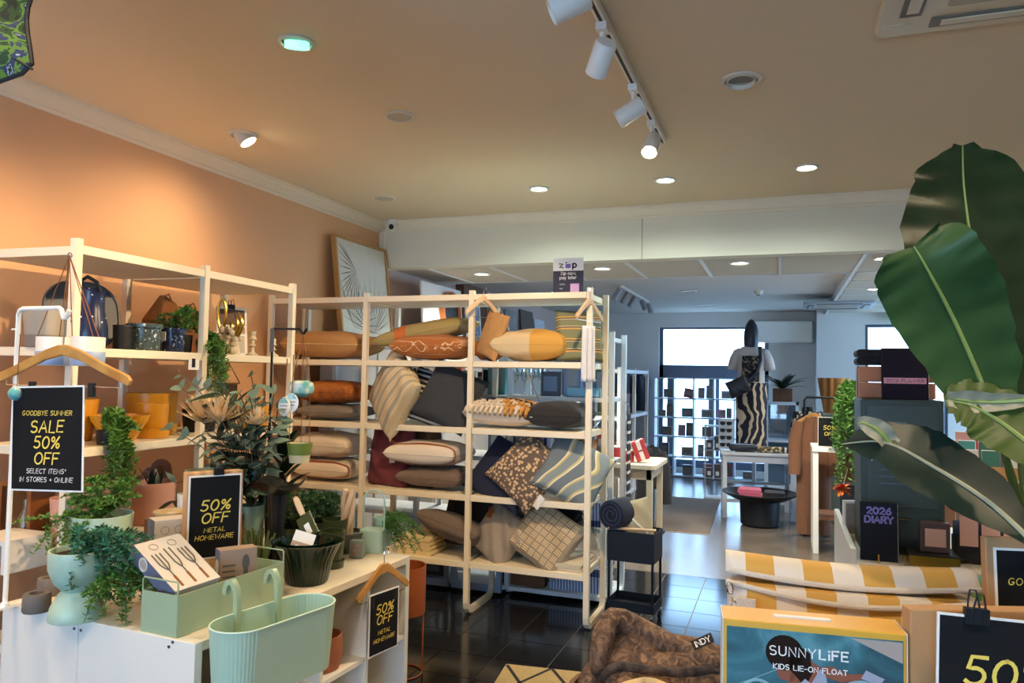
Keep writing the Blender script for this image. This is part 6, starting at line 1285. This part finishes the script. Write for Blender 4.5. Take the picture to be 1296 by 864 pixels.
obj('photo', MB().box(.006, Wd-.006, -.001, .001, .004, hb-.012), m_pool, t)
q = MB()
for k in range(5): q.tube([(.01+.022*k, -.0012, .0), (.02+.02*k, -.0012, .12), (.05+.016*k, -.0012, .22-.004*k)], .0006, 4)
for k in range(6): q.tube([(.008, -.0012, .05+.03*k), (.05, -.0012, .045+.035*k), (.1, -.0012, .07+.035*k)], .0006, 4)
obj('pool_tile_lines', q, mat('pool_line', H('#86b3b8'), .3), t)
obj('pool_edge', MB().add([(.215, -.0013, hb-.014), (Wd-.007, -.0013, hb-.05), (Wd-.007, -.0013, hb-.014)], [(0, 1, 2)]), mat('pool_stone', H('#a89a90'), .4), t)
skin = mat('photo_skin', H('#8a5340'), .7, spec=.15); hair = mat('photo_hair', H('#261a16'), .8, spec=.1)
obj('printed_figure', MB().prism([(.088, .245), (.098, .225), (.118, .222), (.128, .24), (.12, .262)], -.0016, -.0013).prism([(.118, .24), (.15, .262), (.168, .25), (.178, .215), (.18, .12), (.11, .12), (.105, .2)], -.0016, -.0013).prism([(.165, .252), (.175, .236), (.2, .23), (.228, .236), (.24, .242), (.236, .248), (.21, .245), (.185, .256)], -.0016, -.0013), skin, t)
obj('printed_hair', MB().prism(ell(.105, .272, .032, .031, 24), -.0018, -.0015).prism([(.108, .25), (.125, .232), (.14, .215), (.152, .24), (.148, .275), (.125, .29)], -.0018, -.0015), hair, t)
obj('printed_dress', MB().prism([(.1, .12), (.112, .2), (.14, .23), (.15, .222), (.165, .25), (.174, .24), (.182, .2), (.185, .12)], -.002, -.0017).prism([(.232, .24), (.262, .232), (.27, .243), (.24, .255)], -.002, -.0017), mat('photo_white', H('#9a9db0'), .7), t)
obj('printed_float', MB().tube([(.235+.05*math.cos(a), -.001, .18+.055*math.sin(a)) for a in [k*.2618 for k in range(24)]], .003, 4, closed=True).tube([(.06+.03*math.cos(a), -.001, .19+.03*math.sin(a)) for a in [k*.2618 for k in range(24)]], .003, 4, closed=True), mat('photo_float', H('#7fa6b0'), .5), t)
obj('lettering', text(text(text(MB(), 'SUNNY', .0155, .08, hb-.055, .0022, y=-.0025, gap=.34, align='l'), 'LiFE', .0155, .164, hb-.055, .0034, y=-.0025, gap=.34, align='l'), 'KIDS LIE-ON FLOAT', .0085, .148, hb-.079, .0016, y=-.0025, gap=.28), m_paperw, t)
# striped beach bag
m_by = pat('bag_stripe', [H('#ddd3c6'), H('#cf9f4a')], 'stripe', 2.55, 'X', duty=.5, rough=.7); m_bag = F('bagcanvas', '#cfc6bb')
ba, bb = Vector((-.122, 1.80, 0)), Vector((.395, 1.845, 0)); ang = math.atan2(bb.y-ba.y, bb.x-ba.x); Wb = (bb-ba).length
t = thing('beach_bag', 'yellow and white striped beach cooler bag with chain', 'bag', ((ba.x+bb.x)/2, (ba.y+bb.y)/2, TZ+.001), ang); hb2 = .325
n = 24; v = []; f = []
rows = [(0, .06), (.02, .075), (.15, .085), (.25, .066), (.3, .05)]
def bagring(z, dy, w): return [(x, y, z) for x, y in rc(-w/2, w/2, -dy, dy, min(dy*.9, .05), 6)]
rr = [bagring(z, dy, Wb*(.96 if z < .02 else .985)) for z, dy in rows]; n = len(rr[0]); v = [p for r_ in rr for p in r_]
for j in range(len(rr)-1):
    for i in range(n): f.append((j*n+i, j*n+(i+1) % n, (j+1)*n+(i+1) % n, (j+1)*n+i))
f.append(tuple(range(n))[::-1]); f.append(tuple((len(rr)-1)*n+i for i in range(n)))
obj('body', MB().add(v, f), m_by, t, smooth=True)
# top flap: striped back band standing above the sagging front piping
v = []; f = []; N2 = 30
for i in range(N2+1):
    s = i/N2; x = (s-.5)*Wb; sag = math.sin(PI*s)*.012
    v += [(x, .05, .275), (x, .052, hb2+.03-sag), (x, .03-.01*math.sin(PI*s), hb2+.026-sag), (x, -.002-.02*math.sin(PI*s), hb2-.0-sag*1.3)]
for i in range(N2):
    for k in range(3): a = i*4+k; f.append((a, a+4, a+5, a+1))
obj('flap', MB().add(v, f), m_by, t, smooth=True, solid=.004, ang=60)
for yy, zz, lab in ((-.004, hb2-.002, 0), (-.042, hb2-.018, 1)): obj('piping', MB().tube([((s-.5)*Wb, yy-.02*math.sin(PI*s)-.003*lab, zz-math.sin(PI*s)*(.014+.012*lab)) for s in [k/20 for k in range(21)]], .006, 8), m_bag, t, smooth=True)
obj('end_tab', MB().box(-Wb/2+.02, -Wb/2+.06, -.092, -.088, .12, .285), m_bag, t); obj('logo_patch', MB().box(-.01, .05, -.0935, -.0915, .2, .235), mat('bag_yellow', H('#cf9f4a'), .8), t); obj('patch_lettering', text(MB(), 'SUNNYLiFE', .006, .02, .183, .0009, y=-.094, gap=.4), m_printg, t)
q = MB()
for k in range(9):
    c = Vector((-Wb/2+.008+.004*k, -.075-.004*k, .3-.018*k)); a0 = k*PI/2
    q.tube([c+Vector((.006*math.cos(a)*math.cos(a0), .006*math.cos(a)*math.sin(a0), .012*math.sin(a))) for a in [2*PI*j/10 for j in range(10)]], .0018, 5, closed=True)
obj('chain', q, m_chrome, t, smooth=True); obj('ring', MB().tube([(-Wb/2+.05+.014*math.cos(a*.6283), -.105, .12+.016*math.sin(a*.6283)) for a in range(10)], .0022, 6, closed=True), m_chrome, t, smooth=True)
# right signs and blocks
mbd = mat('plywood_face', H('#b3885c'), .6, var=.1, scale=6)
b0, b1 = P(1152, 771, D=1.30), P(1330, 782, D=1.30)
t = thing('plywood_stand', 'tan plywood stand behind the lower right sale sign', 'stand', (b0.x, b0.y, TZ+.001), math.atan2(b1.y-b0.y, b1.x-b0.x)); obj('panel', MB().box(0, .25, 0, .03, 0, b0.z-TZ), mbd, t, bev=.003); obj('foot_block', MB().box(.02, .23, .03, .12, 0, .03), mbd, t)
s0, s1 = P(1181, 778, D=1.255), P(1330, 790, D=1.22)
a_ = math.atan2(s1.y-s0.y, s1.x-s0.x); sw = .21
sg = sign('black sale sign with clip at lower right corner', (s0.x+math.cos(a_)*sw/2, s0.y+math.sin(a_)*sw/2, s0.z-.275), (R(-2), R(2), a_), sw, .275, [('50%', .045, .41, m_yel, .15), ('OFF', .045, .62, m_yel, .15)], border=.004)
bulldog((-.045, .0, .262), (0, 0, 0), sg, 1.15)
f0 = P(1255, 682, D=1.48)
t = thing('sign_board', 'timber board with black sale sign at right edge', 'board', (f0.x, f0.y, TZ+.03), rot=(R(-3), 0, R(14))); obj('board', MB().box(0, .26, .003, .025, 0, f0.z-TZ-.03), mbd, t, bev=.003); obj('paper', MB().box(.014, .24, .0, .0025, .02, f0.z-TZ-.05), m_paperw, t); obj('black_face', MB().box(.019, .235, -.001, 0, .025, f0.z-TZ-.055), m_chalk, t); obj('lettering', text(MB(), 'GOODBYE SUMMER', .013, .13, .33, .002, y=-.002, slant=.15), m_yel, t)
obj('prop', MB().box(.05, .2, .025, .12, -.028, .0), mbd, t)
v = P(1243, 752, D=1.62)
t = thing('inflatable_ball', 'bright green inflatable toy behind the beach bag', 'toy', (v.x+.06, v.y+.06, TZ+.1)); t.location = (v.x+.085, v.y+.12, 1.0); obj('ball', MB().sphere((0, 0, 0), .085, 20, 14), mat('green_vinyl', H('#4c9a38'), .3), t, smooth=True); obj('valve', MB().lathe([(0, .09), (.008, .09), (.01, .08), (0, .08)], 12), m_paperw, t)
t.location.z = TZ+.255
# ------------------------------------------------ locker table
LZ = .88
t = thing('cash_desk', 'white raised-edge desk carrying the small green locker', 'desk', (.24, 2.84, 0)); obj('desk_top', MB().box(0, 1.3, 0, .85, LZ-.04, LZ), m_white, t, bev=.003); obj('side_panel', MB().box(-.02, .0, 0, .85, 0, LZ+.045), m_white, t, bev=.003); obj('front_panel', MB().box(0, 1.3, .03, .05, 0, LZ-.04), m_white, t)
for x in (.07, .15, .39): obj('brass_peg', MB().tube([(x, .015, LZ), (x, .015, LZ+.03)], .0025, 8), m_gold, t)
m_lock = mat('locker_green', H('#323f3a'), .45, var=.04)
t = thing('mini_locker', 'small dark green metal locker on the white desk', 'locker', (.27, 3.02, LZ+.001)); w, h = .27, .555
obj('carcass', MB().box(0, w, 0, .26, 0, h), m_lock, t, bev=.004); obj('door', MB().box(.02, w-.02, -.006, 0, .17, h-.02), mat('locker_door', H('#3a4742'), .45), t, bev=.002); obj('vent_slot', MB().box(.06, .16, -.008, -.006, .25, .254).box(.06, .16, -.008, -.006, .275, .279).box(.06, .16, -.008, -.006, .3, .304), m_steel, t); obj('drawer_front', MB().box(.02, w-.02, -.006, 0, .02, .15), m_lock, t, bev=.002); obj('handle', MB().tube([(.12, -.008, .13), (.12, -.016, .13), (.16, -.016, .13), (.16, -.008, .13)], .003, 6), m_chrome, t); obj('lock', MB().tube([(.035, -.006, .36), (.035, -.012, .36)], .006, 10).box(.033, .037, -.013, -.011, .33, .36), m_chrome, t); obj('nameplate', MB().box(.09, .15, -.008, -.006, .46, .475), m_off, t)
def pbook(label, x0, w, h, y, m, lines, cm, z=LZ+.001, th=.014, tilt=-4, rz=0., wd=.16):
    t = thing('planner_book', label, 'book', (x0+w/2, y, z), rot=(R(tilt), 0, rz)); obj('cover', MB().box(-w/2, w/2, 0, th, 0, h), m, t, bev=.002); obj('page_block', MB().box(-w/2+.003, w/2+.001, .003, th-.003, .004, h-.004), m_paperw, t)
    for s, sz, zz in lines: obj('lettering', text(MB(), s, sz, 0, h*zz, sz*wd, y=-.001, gap=.25), cm, t)
    return t
m_lil = mat('lilac_ink', H('#7a74b8'), .6)
pbook('black 2026 diary standing on the white desk', .256, .118, .2, 2.885, mat('diary_black', H('#141620'), .6, spec=.2), [('2026', .021, .8), ('DIARY', .021, .65)], m_lil, wd=.3)
pbook('dark 2026 planner standing on top of the green locker', .345, .155, .19, 3.06, mat('planner_plum', H('#241f2b'), .12), [('2026 PLANNER', .0115, .33)], mat('plum_ink', H('#3a2430'), .5), z=LZ+.557, tilt=-6)
obj('pink_strip', MB().box(-.07, .07, -.0008, 0, .19*.33-.005, .19*.33+.0165), mat('pink_strip', H('#c98a9c'), .5), bpy.data.objects['planner_book.001'])
t = thing('keepsake_box', 'stack of two tan leather boxes on the green locker', 'box', (.33, 3.19, LZ+.557), 0); mtl = mat('tan_leather', H('#a8683f'), .5)
for k in range(2): obj('leather_box', MB().box(-.055, .2, -.08, .08, .001+.0605*k, .06+.0605*k), mtl, t, bev=.004); obj('strap', MB().box(-.057, -.052, -.02, -.012, .003+.063*k, .06+.063*k), m_black, t)
folded('cap_stack', 'stack of black caps on the tan leather boxes', .27, .4, 3.12, 3.26, LZ+.557+.127, 2, .03, F('blackcap', '#14181d'), cat='textile')
block('photo_pack', 'packaged photo card set on brass block at the desk front', 'box', .445, .535, 2.93, .05, LZ+.042, .1, mat('pack_dark', H('#4d3d3e'), .4, var=.5, scale=40), mat('pack_pink', H('#c99f8c'), .5), group='small goods on the white desk')
t = thing('brass_block', 'brass coloured block with dark top on the white desk', 'stand', (.465, 2.92, LZ+.001)); obj('block', MB().box(-.06, .09, -.06, .06, 0, .035), m_gold, t); obj('top', MB().box(-.06, .09, -.06, .06, .035, .04), m_black, t)
t = thing('card_display', 'black card holder with two pink earring cards', 'stand', (.66, 3.0, LZ+.001)); obj('holder', MB().box(-.1, .1, -.03, .03, 0, .09), m_black, t, bev=.003)
for k in range(3): obj('earring_card', MB().box(-.085+.065*k, -.03+.065*k, -.032, -.03, .06, .16), mat('card_pink', H('#cf9f8d'), .6), t)
obj('backing', MB().box(-.1, .1, .0, .004, .09, .14), m_steel, t)
t = thing('gold_bird', 'small gold bird ornament at right of the desk', 'ornament', P(1238, 706, Z=LZ+.001)); obj('body', MB().sphere((0, 0, .03), (.05, .03, .028)), m_gold, t, smooth=True); obj('head', MB().sphere((.04, 0, .07), .018), m_gold, t, smooth=True); obj('tail', MB().tube([(-.04, 0, .03), (-.1, 0, .01)], [.016, .006], 8), m_gold, t, smooth=True)
t = thing('key_fob', 'black oval fob lying on the white desk', 'fob', P(1212, 712, Z=LZ+.001)); obj('fob', MB().sphere((0, 0, .012), (.03, .02, .011)), m_black, t, smooth=True); obj('loop', MB().tube([(.03+.01*math.cos(a), .012*math.sin(a), .004) for a in [k*.785 for k in range(8)]], .002, 5, closed=True), m_gold, t)
# tall card at desk's left edge
t = thing('leaflet_stand', 'small white leaflet holder beside the 2026 diary', 'stand', (.262, 3.3, LZ+.001), R(20)); obj('holder', MB().box(-.03, .03, 0, .02, 0, .14), m_white, t); obj('leaflet', MB().box(-.024, .024, -.002, 0, .01, .13), mat('leaflet_print', H('#8b7d74'), .5, var=.4, scale=40), t)
# ------------------------------------------------ rear right counter with card box
t = thing('rear_counter', 'white topped counter with dark timber front behind the locker', 'counter', (.95, 5.0, 0)); obj('counter_top', MB().box(-.02, 2.2, -.03, .6, .9, .94), m_white, t, bev=.003); obj('timber_front', MB().box(.22, 2.15, 0, .02, 0, .9), pat('walnut', [H('#4b2a14'), H('#6b3d1e')], 'wave', 5, 'X', ramp='LINEAR', duty=[.2, .8], dist=3, rough=.4), t); obj('pale_end', MB().box(0, .22, 0, .02, 0, .9), mat('pale_panel', H('#a48d82'), .5), t); obj('carcass', MB().box(0, 2.15, .02, .58, 0, .9), mw3, t)
t = thing('card_box', 'kraft box of greeting cards on the rear counter', 'box', (1.0, 5.12, .941), R(-6)); mk = mat('kraft_box', H('#a5784a'), .7, var=.08)
obj('box_front', MB().box(0, .34, 0, .012, 0, .07), mk, t); obj('box_side', MB().prism([(0, 0), (.25, 0), (.25, .2), (.18, .2), (0, .07)], 0, .012, Matrix.Translation((.352, 0, 0)) @ Matrix.Rotation(R(90), 4, 'Z')), mk, t); obj('box_side', MB().prism([(0, 0), (.25, 0), (.25, .2), (.18, .2), (0, .07)], 0, .012, Matrix.Translation((.0, 0, 0)) @ Matrix.Rotation(R(90), 4, 'Z')), mk, t); obj('base', MB().box(0, .34, .012, .25, 0, .01), mk, t)
cc_ = [('#c9b8b2', 'cream'), ('#2f6a58', 'deep green'), ('#cfc9c0', 'white lettered'), ('#3f7f7a', 'teal'), ('#2c5a48', 'dark green'), ('#6f6f7c', 'grey'), ('#b9837e', 'rose'), ('#b02c3c', 'red'), ('#d8cf2c', 'lime yellow')]
for k, (c, cn) in enumerate(cc_):
    r_, j = divmod(k, 3); p = Vector((1.0, 5.12, .952))+Vector((.055+.11*j, .03+.07*r_, .0)); p.z = .957
    tt = thing('greeting_card', '%s greeting card in %s row of the kraft box' % (cn, ('front', 'middle', 'rear')[r_]), 'card', p, rot=(R(-14), 0, R(-6)), group='greeting cards in the kraft box'); obj('card', MB().box(-.045, .045, 0, .012, 0, .15+.05*r_), m_paperw, tt); obj('print', MB().box(-.045, .045, -.001, 0, 0, .145+.05*r_), mat('card_'+c, H(c), .6), tt)
t = thing('wall_panelling', 'pale timber display wall panel behind the banana leaves', 'panel', (1.6, 6.3, 0)); obj('panel', MB().box(0, 1.6, 0, .04, 0, 2.3), mat('pale_timber', H('#cdb79c'), .6), t); obj('batten', MB().box(0, .05, -.015, 0, 0, 2.3), mat('pale_timber', H('#cdb79c')), t)

# ================================================================ banana plant, hung parasol
bp = thing('banana_plant', 'tall potted banana plant with broad leaves at right edge', 'plant', (.74, 1.98, 0))
obj('pot', potmb(.16, .12, .34), m_black, bp, smooth=True); obj('soil', MB().lathe([(0, .3), (.14, .3), (0, .29)], 20), m_soil, bp)
def banana(name, spine, widths, side, m, rib=None, ripple=.012, cup=.25, n=26, tear=None):
    B0 = Vector(bp.location); sp = [Vector(p)-B0 for p in spine]; side = Vector(side).normalized(); v = []; f = []; K = 6
    def at(s):
        x = s*(len(sp)-1); i = min(int(x), len(sp)-2); u = x-i
        p0, p1, p2, p3 = sp[max(0, i-1)], sp[i], sp[i+1], sp[min(len(sp)-1, i+2)]
        return .5*((2*p1)+(p2-p0)*u+(2*p0-5*p1+4*p2-p3)*u*u+(3*p1-p0-3*p2+p3)*u**3)
    def wd(s):
        x = s*(len(widths)-1); i = min(int(x), len(widths)-2); u = x-i; u = u*u*(3-2*u); return widths[i]*(1-u)+widths[i+1]*u
    ribp = []
    for j in range(n+1):
        s = j/n; p = at(s); tn = (at(min(1, s+.01))-at(max(0, s-.01))).normalized(); sd = (side-tn*side.dot(tn)).normalized(); nm = sd.cross(tn)
        ribp.append(p+nm*.001)
        for k in range(-K, K+1):
            u = k/K; w = wd(s)*.5
            v.append(p+sd*w*u+tn*abs(u)*w*.25+nm*(cup*w*abs(u)**1.5+ripple*math.sin(j*1.9+abs(k)*.5)*abs(u)*.5+.004*math.sin(j*3.1)*abs(u)))
    for j in range(n):
        for k in range(2*K): a = j*(2*K+1)+k; f.append((a, a+1, a+2*K+2, a+2*K+1))
    o = obj(name, MB().add(v, f), m, bp, smooth=True, ang=180)
    obj('midrib', MB().tube(ribp, [.0065*(1-.8*j/n) for j in range(n+1)], 6), rib or m_rib, o, smooth=True)
    return o
def leafmat(name, c0, c1, rough):
    m = pat(name, [H(c0), H(c1), H(c0)], 'noise', 5, ramp='LINEAR', duty=[.3, .5, .7], rough=rough, dist=.6); b = m.node_tree.nodes['Principled BSDF']; b.inputs['Specular IOR Level'].default_value = .3
    return m
m_bl1 = leafmat('banana_dark', '#1a2816', '#24341e', .3); m_bl2 = leafmat('banana_green', '#2a4424', '#35522b', .45); m_bl3 = leafmat('banana_blue', '#172620', '#1f3028', .4); m_bl4 = leafmat('banana_olive', '#37471c', '#435424', .45); m_rib = mat('midrib', H('#8a9a52'), .5); m_und = mat('leaf_underside', H('#a29a80'), .7, var=.15)
Q = lambda px, py, d: P(px, py, D=d)
_rx = tuple(_r)
banana('leaf', [Q(1290, 560, 1.75), Q(1262, 440, 1.8), Q(1232, 320, 1.84), Q(1220, 240, 1.86), Q(1218, 184, 1.85)], [.10, .36, .37, .27, .05], _rx, m_bl1, cup=.15)
banana('leaf', [Q(1262, 540, 1.55), Q(1240, 480, 1.55), Q(1205, 400, 1.53), Q(1172, 338, 1.5), Q(1156, 312, 1.5)], [.06, .18, .22, .205, .13], tuple(_r*.96-_u*.3), m_bl2, cup=.12)
banana('leaf', [Q(1310, 690, 1.45), Q(1250, 635, 1.5), Q(1180, 590, 1.55), Q(1120, 560, 1.6), Q(1066, 562, 1.65)], [.03, .15, .17, .10, .01], tuple(_u*.75+_f*.6+_r*.2), m_bl3, rib=mat('rib_pale', H('#a5a07c'), .5), cup=.1, ripple=.003)
banana('leaf', [Q(1345, 600, 1.4), Q(1300, 560, 1.45), Q(1260, 530, 1.5), Q(1225, 512, 1.52), Q(1196, 508, 1.53)], [.04, .12, .14, .11, .03], tuple(_u*.8+_f*.5+_r*.3), m_bl4, cup=.12)
banana('curled_leaf', [Q(1310, 505, 1.47), Q(1270, 508, 1.5), Q(1235, 508, 1.52), Q(1200, 504, 1.53)], [.02, .035, .045, .03], tuple(_u), m_und, cup=.5, n=14)
banana('curled_leaf', [Q(1130, 566, 1.6), Q(1112, 545, 1.6), Q(1094, 535, 1.61), Q(1085, 537, 1.62)], [.04, .045, .03, .008], tuple(_u), m_und, cup=.4, n=12)
B0 = Vector(bp.location)
for pts in (((1290, 560, 1.75), (1296, 660, 1.75)), ((1262, 540, 1.55), (1290, 640, 1.6)), ((1310, 690, 1.45), (1360, 760, 1.5)), ((1345, 600, 1.4), (1380, 700, 1.5))):
    a, c = Q(*pts[0])-B0, Q(*pts[1])-B0; obj('leaf_stalk', MB().tube([a, c, Vector((c.x*.3, c.y*.3, .62)), Vector((0, 0, .3))], [.008, .011, .018, .022], 8), m_bl4, bp, smooth=True, sub=1)
# parasol
C0 = P(-118, -8, D=1.7)
t = thing('parasol', 'leafy print parasol with black edge hung at upper left', 'parasol', C0); t.rotation_euler = (-_f).to_track_quat('Z', 'Y').to_euler()
m_par = pat('parasol_print', [H('#0b140d'), H('#1d3a16'), H('#5a7d26'), H('#262f52'), H('#9fa9b8'), H('#12260f')], 'noise', 22, duty=[0, .4, .5, .56, .63, .66], dist=1.2, rough=.7)
Rp = .335; v = [(0, 0, .1)]; f = []; NA = 64; NR = 8; edge = []
for j in range(1, NR+1):
    for i in range(NA):
        a = 2*PI*i/NA; ph = (a-R(-30)) % (PI/4); sc = 1-.17*math.sin(ph/(PI/4)*PI); r_ = Rp*j/NR*(1-(1-sc)*(j/NR)**2)
        v.append((r_*math.cos(a), r_*math.sin(a), .1*(1-(j/NR)**2)))
        if j == NR: edge.append(v[-1])
for i in range(NA):
    f.append((0, 1+i, 1+(i+1) % NA))
    for j in range(NR-1): f.append((1+j*NA+i, 1+(j+1)*NA+i, 1+(j+1)*NA+(i+1) % NA, 1+j*NA+(i+1) % NA))
obj('canopy', MB().add(v, f), m_par, t, smooth=True); obj('black_edge', MB().tube(edge, .005, 6, closed=True), m_black, t)
for k in range(8): a = R(-30)+k*PI/4; obj('rib', MB().tube([(0, 0, .095), (Rp*.5*math.cos(a), Rp*.5*math.sin(a), .07), (Rp*math.cos(a), Rp*math.sin(a), -.002)], .003, 6), m_black, t)
iv = t.matrix_basis.inverted()
obj('hanging_cord', MB().tube([iv @ C0, iv @ Vector((C0.x, C0.y, CEIL))], .003, 6), m_black, t)
obj('shaft', MB().tube([(0, 0, .1), (0, 0, -.35)], .006, 8), m_black, t)
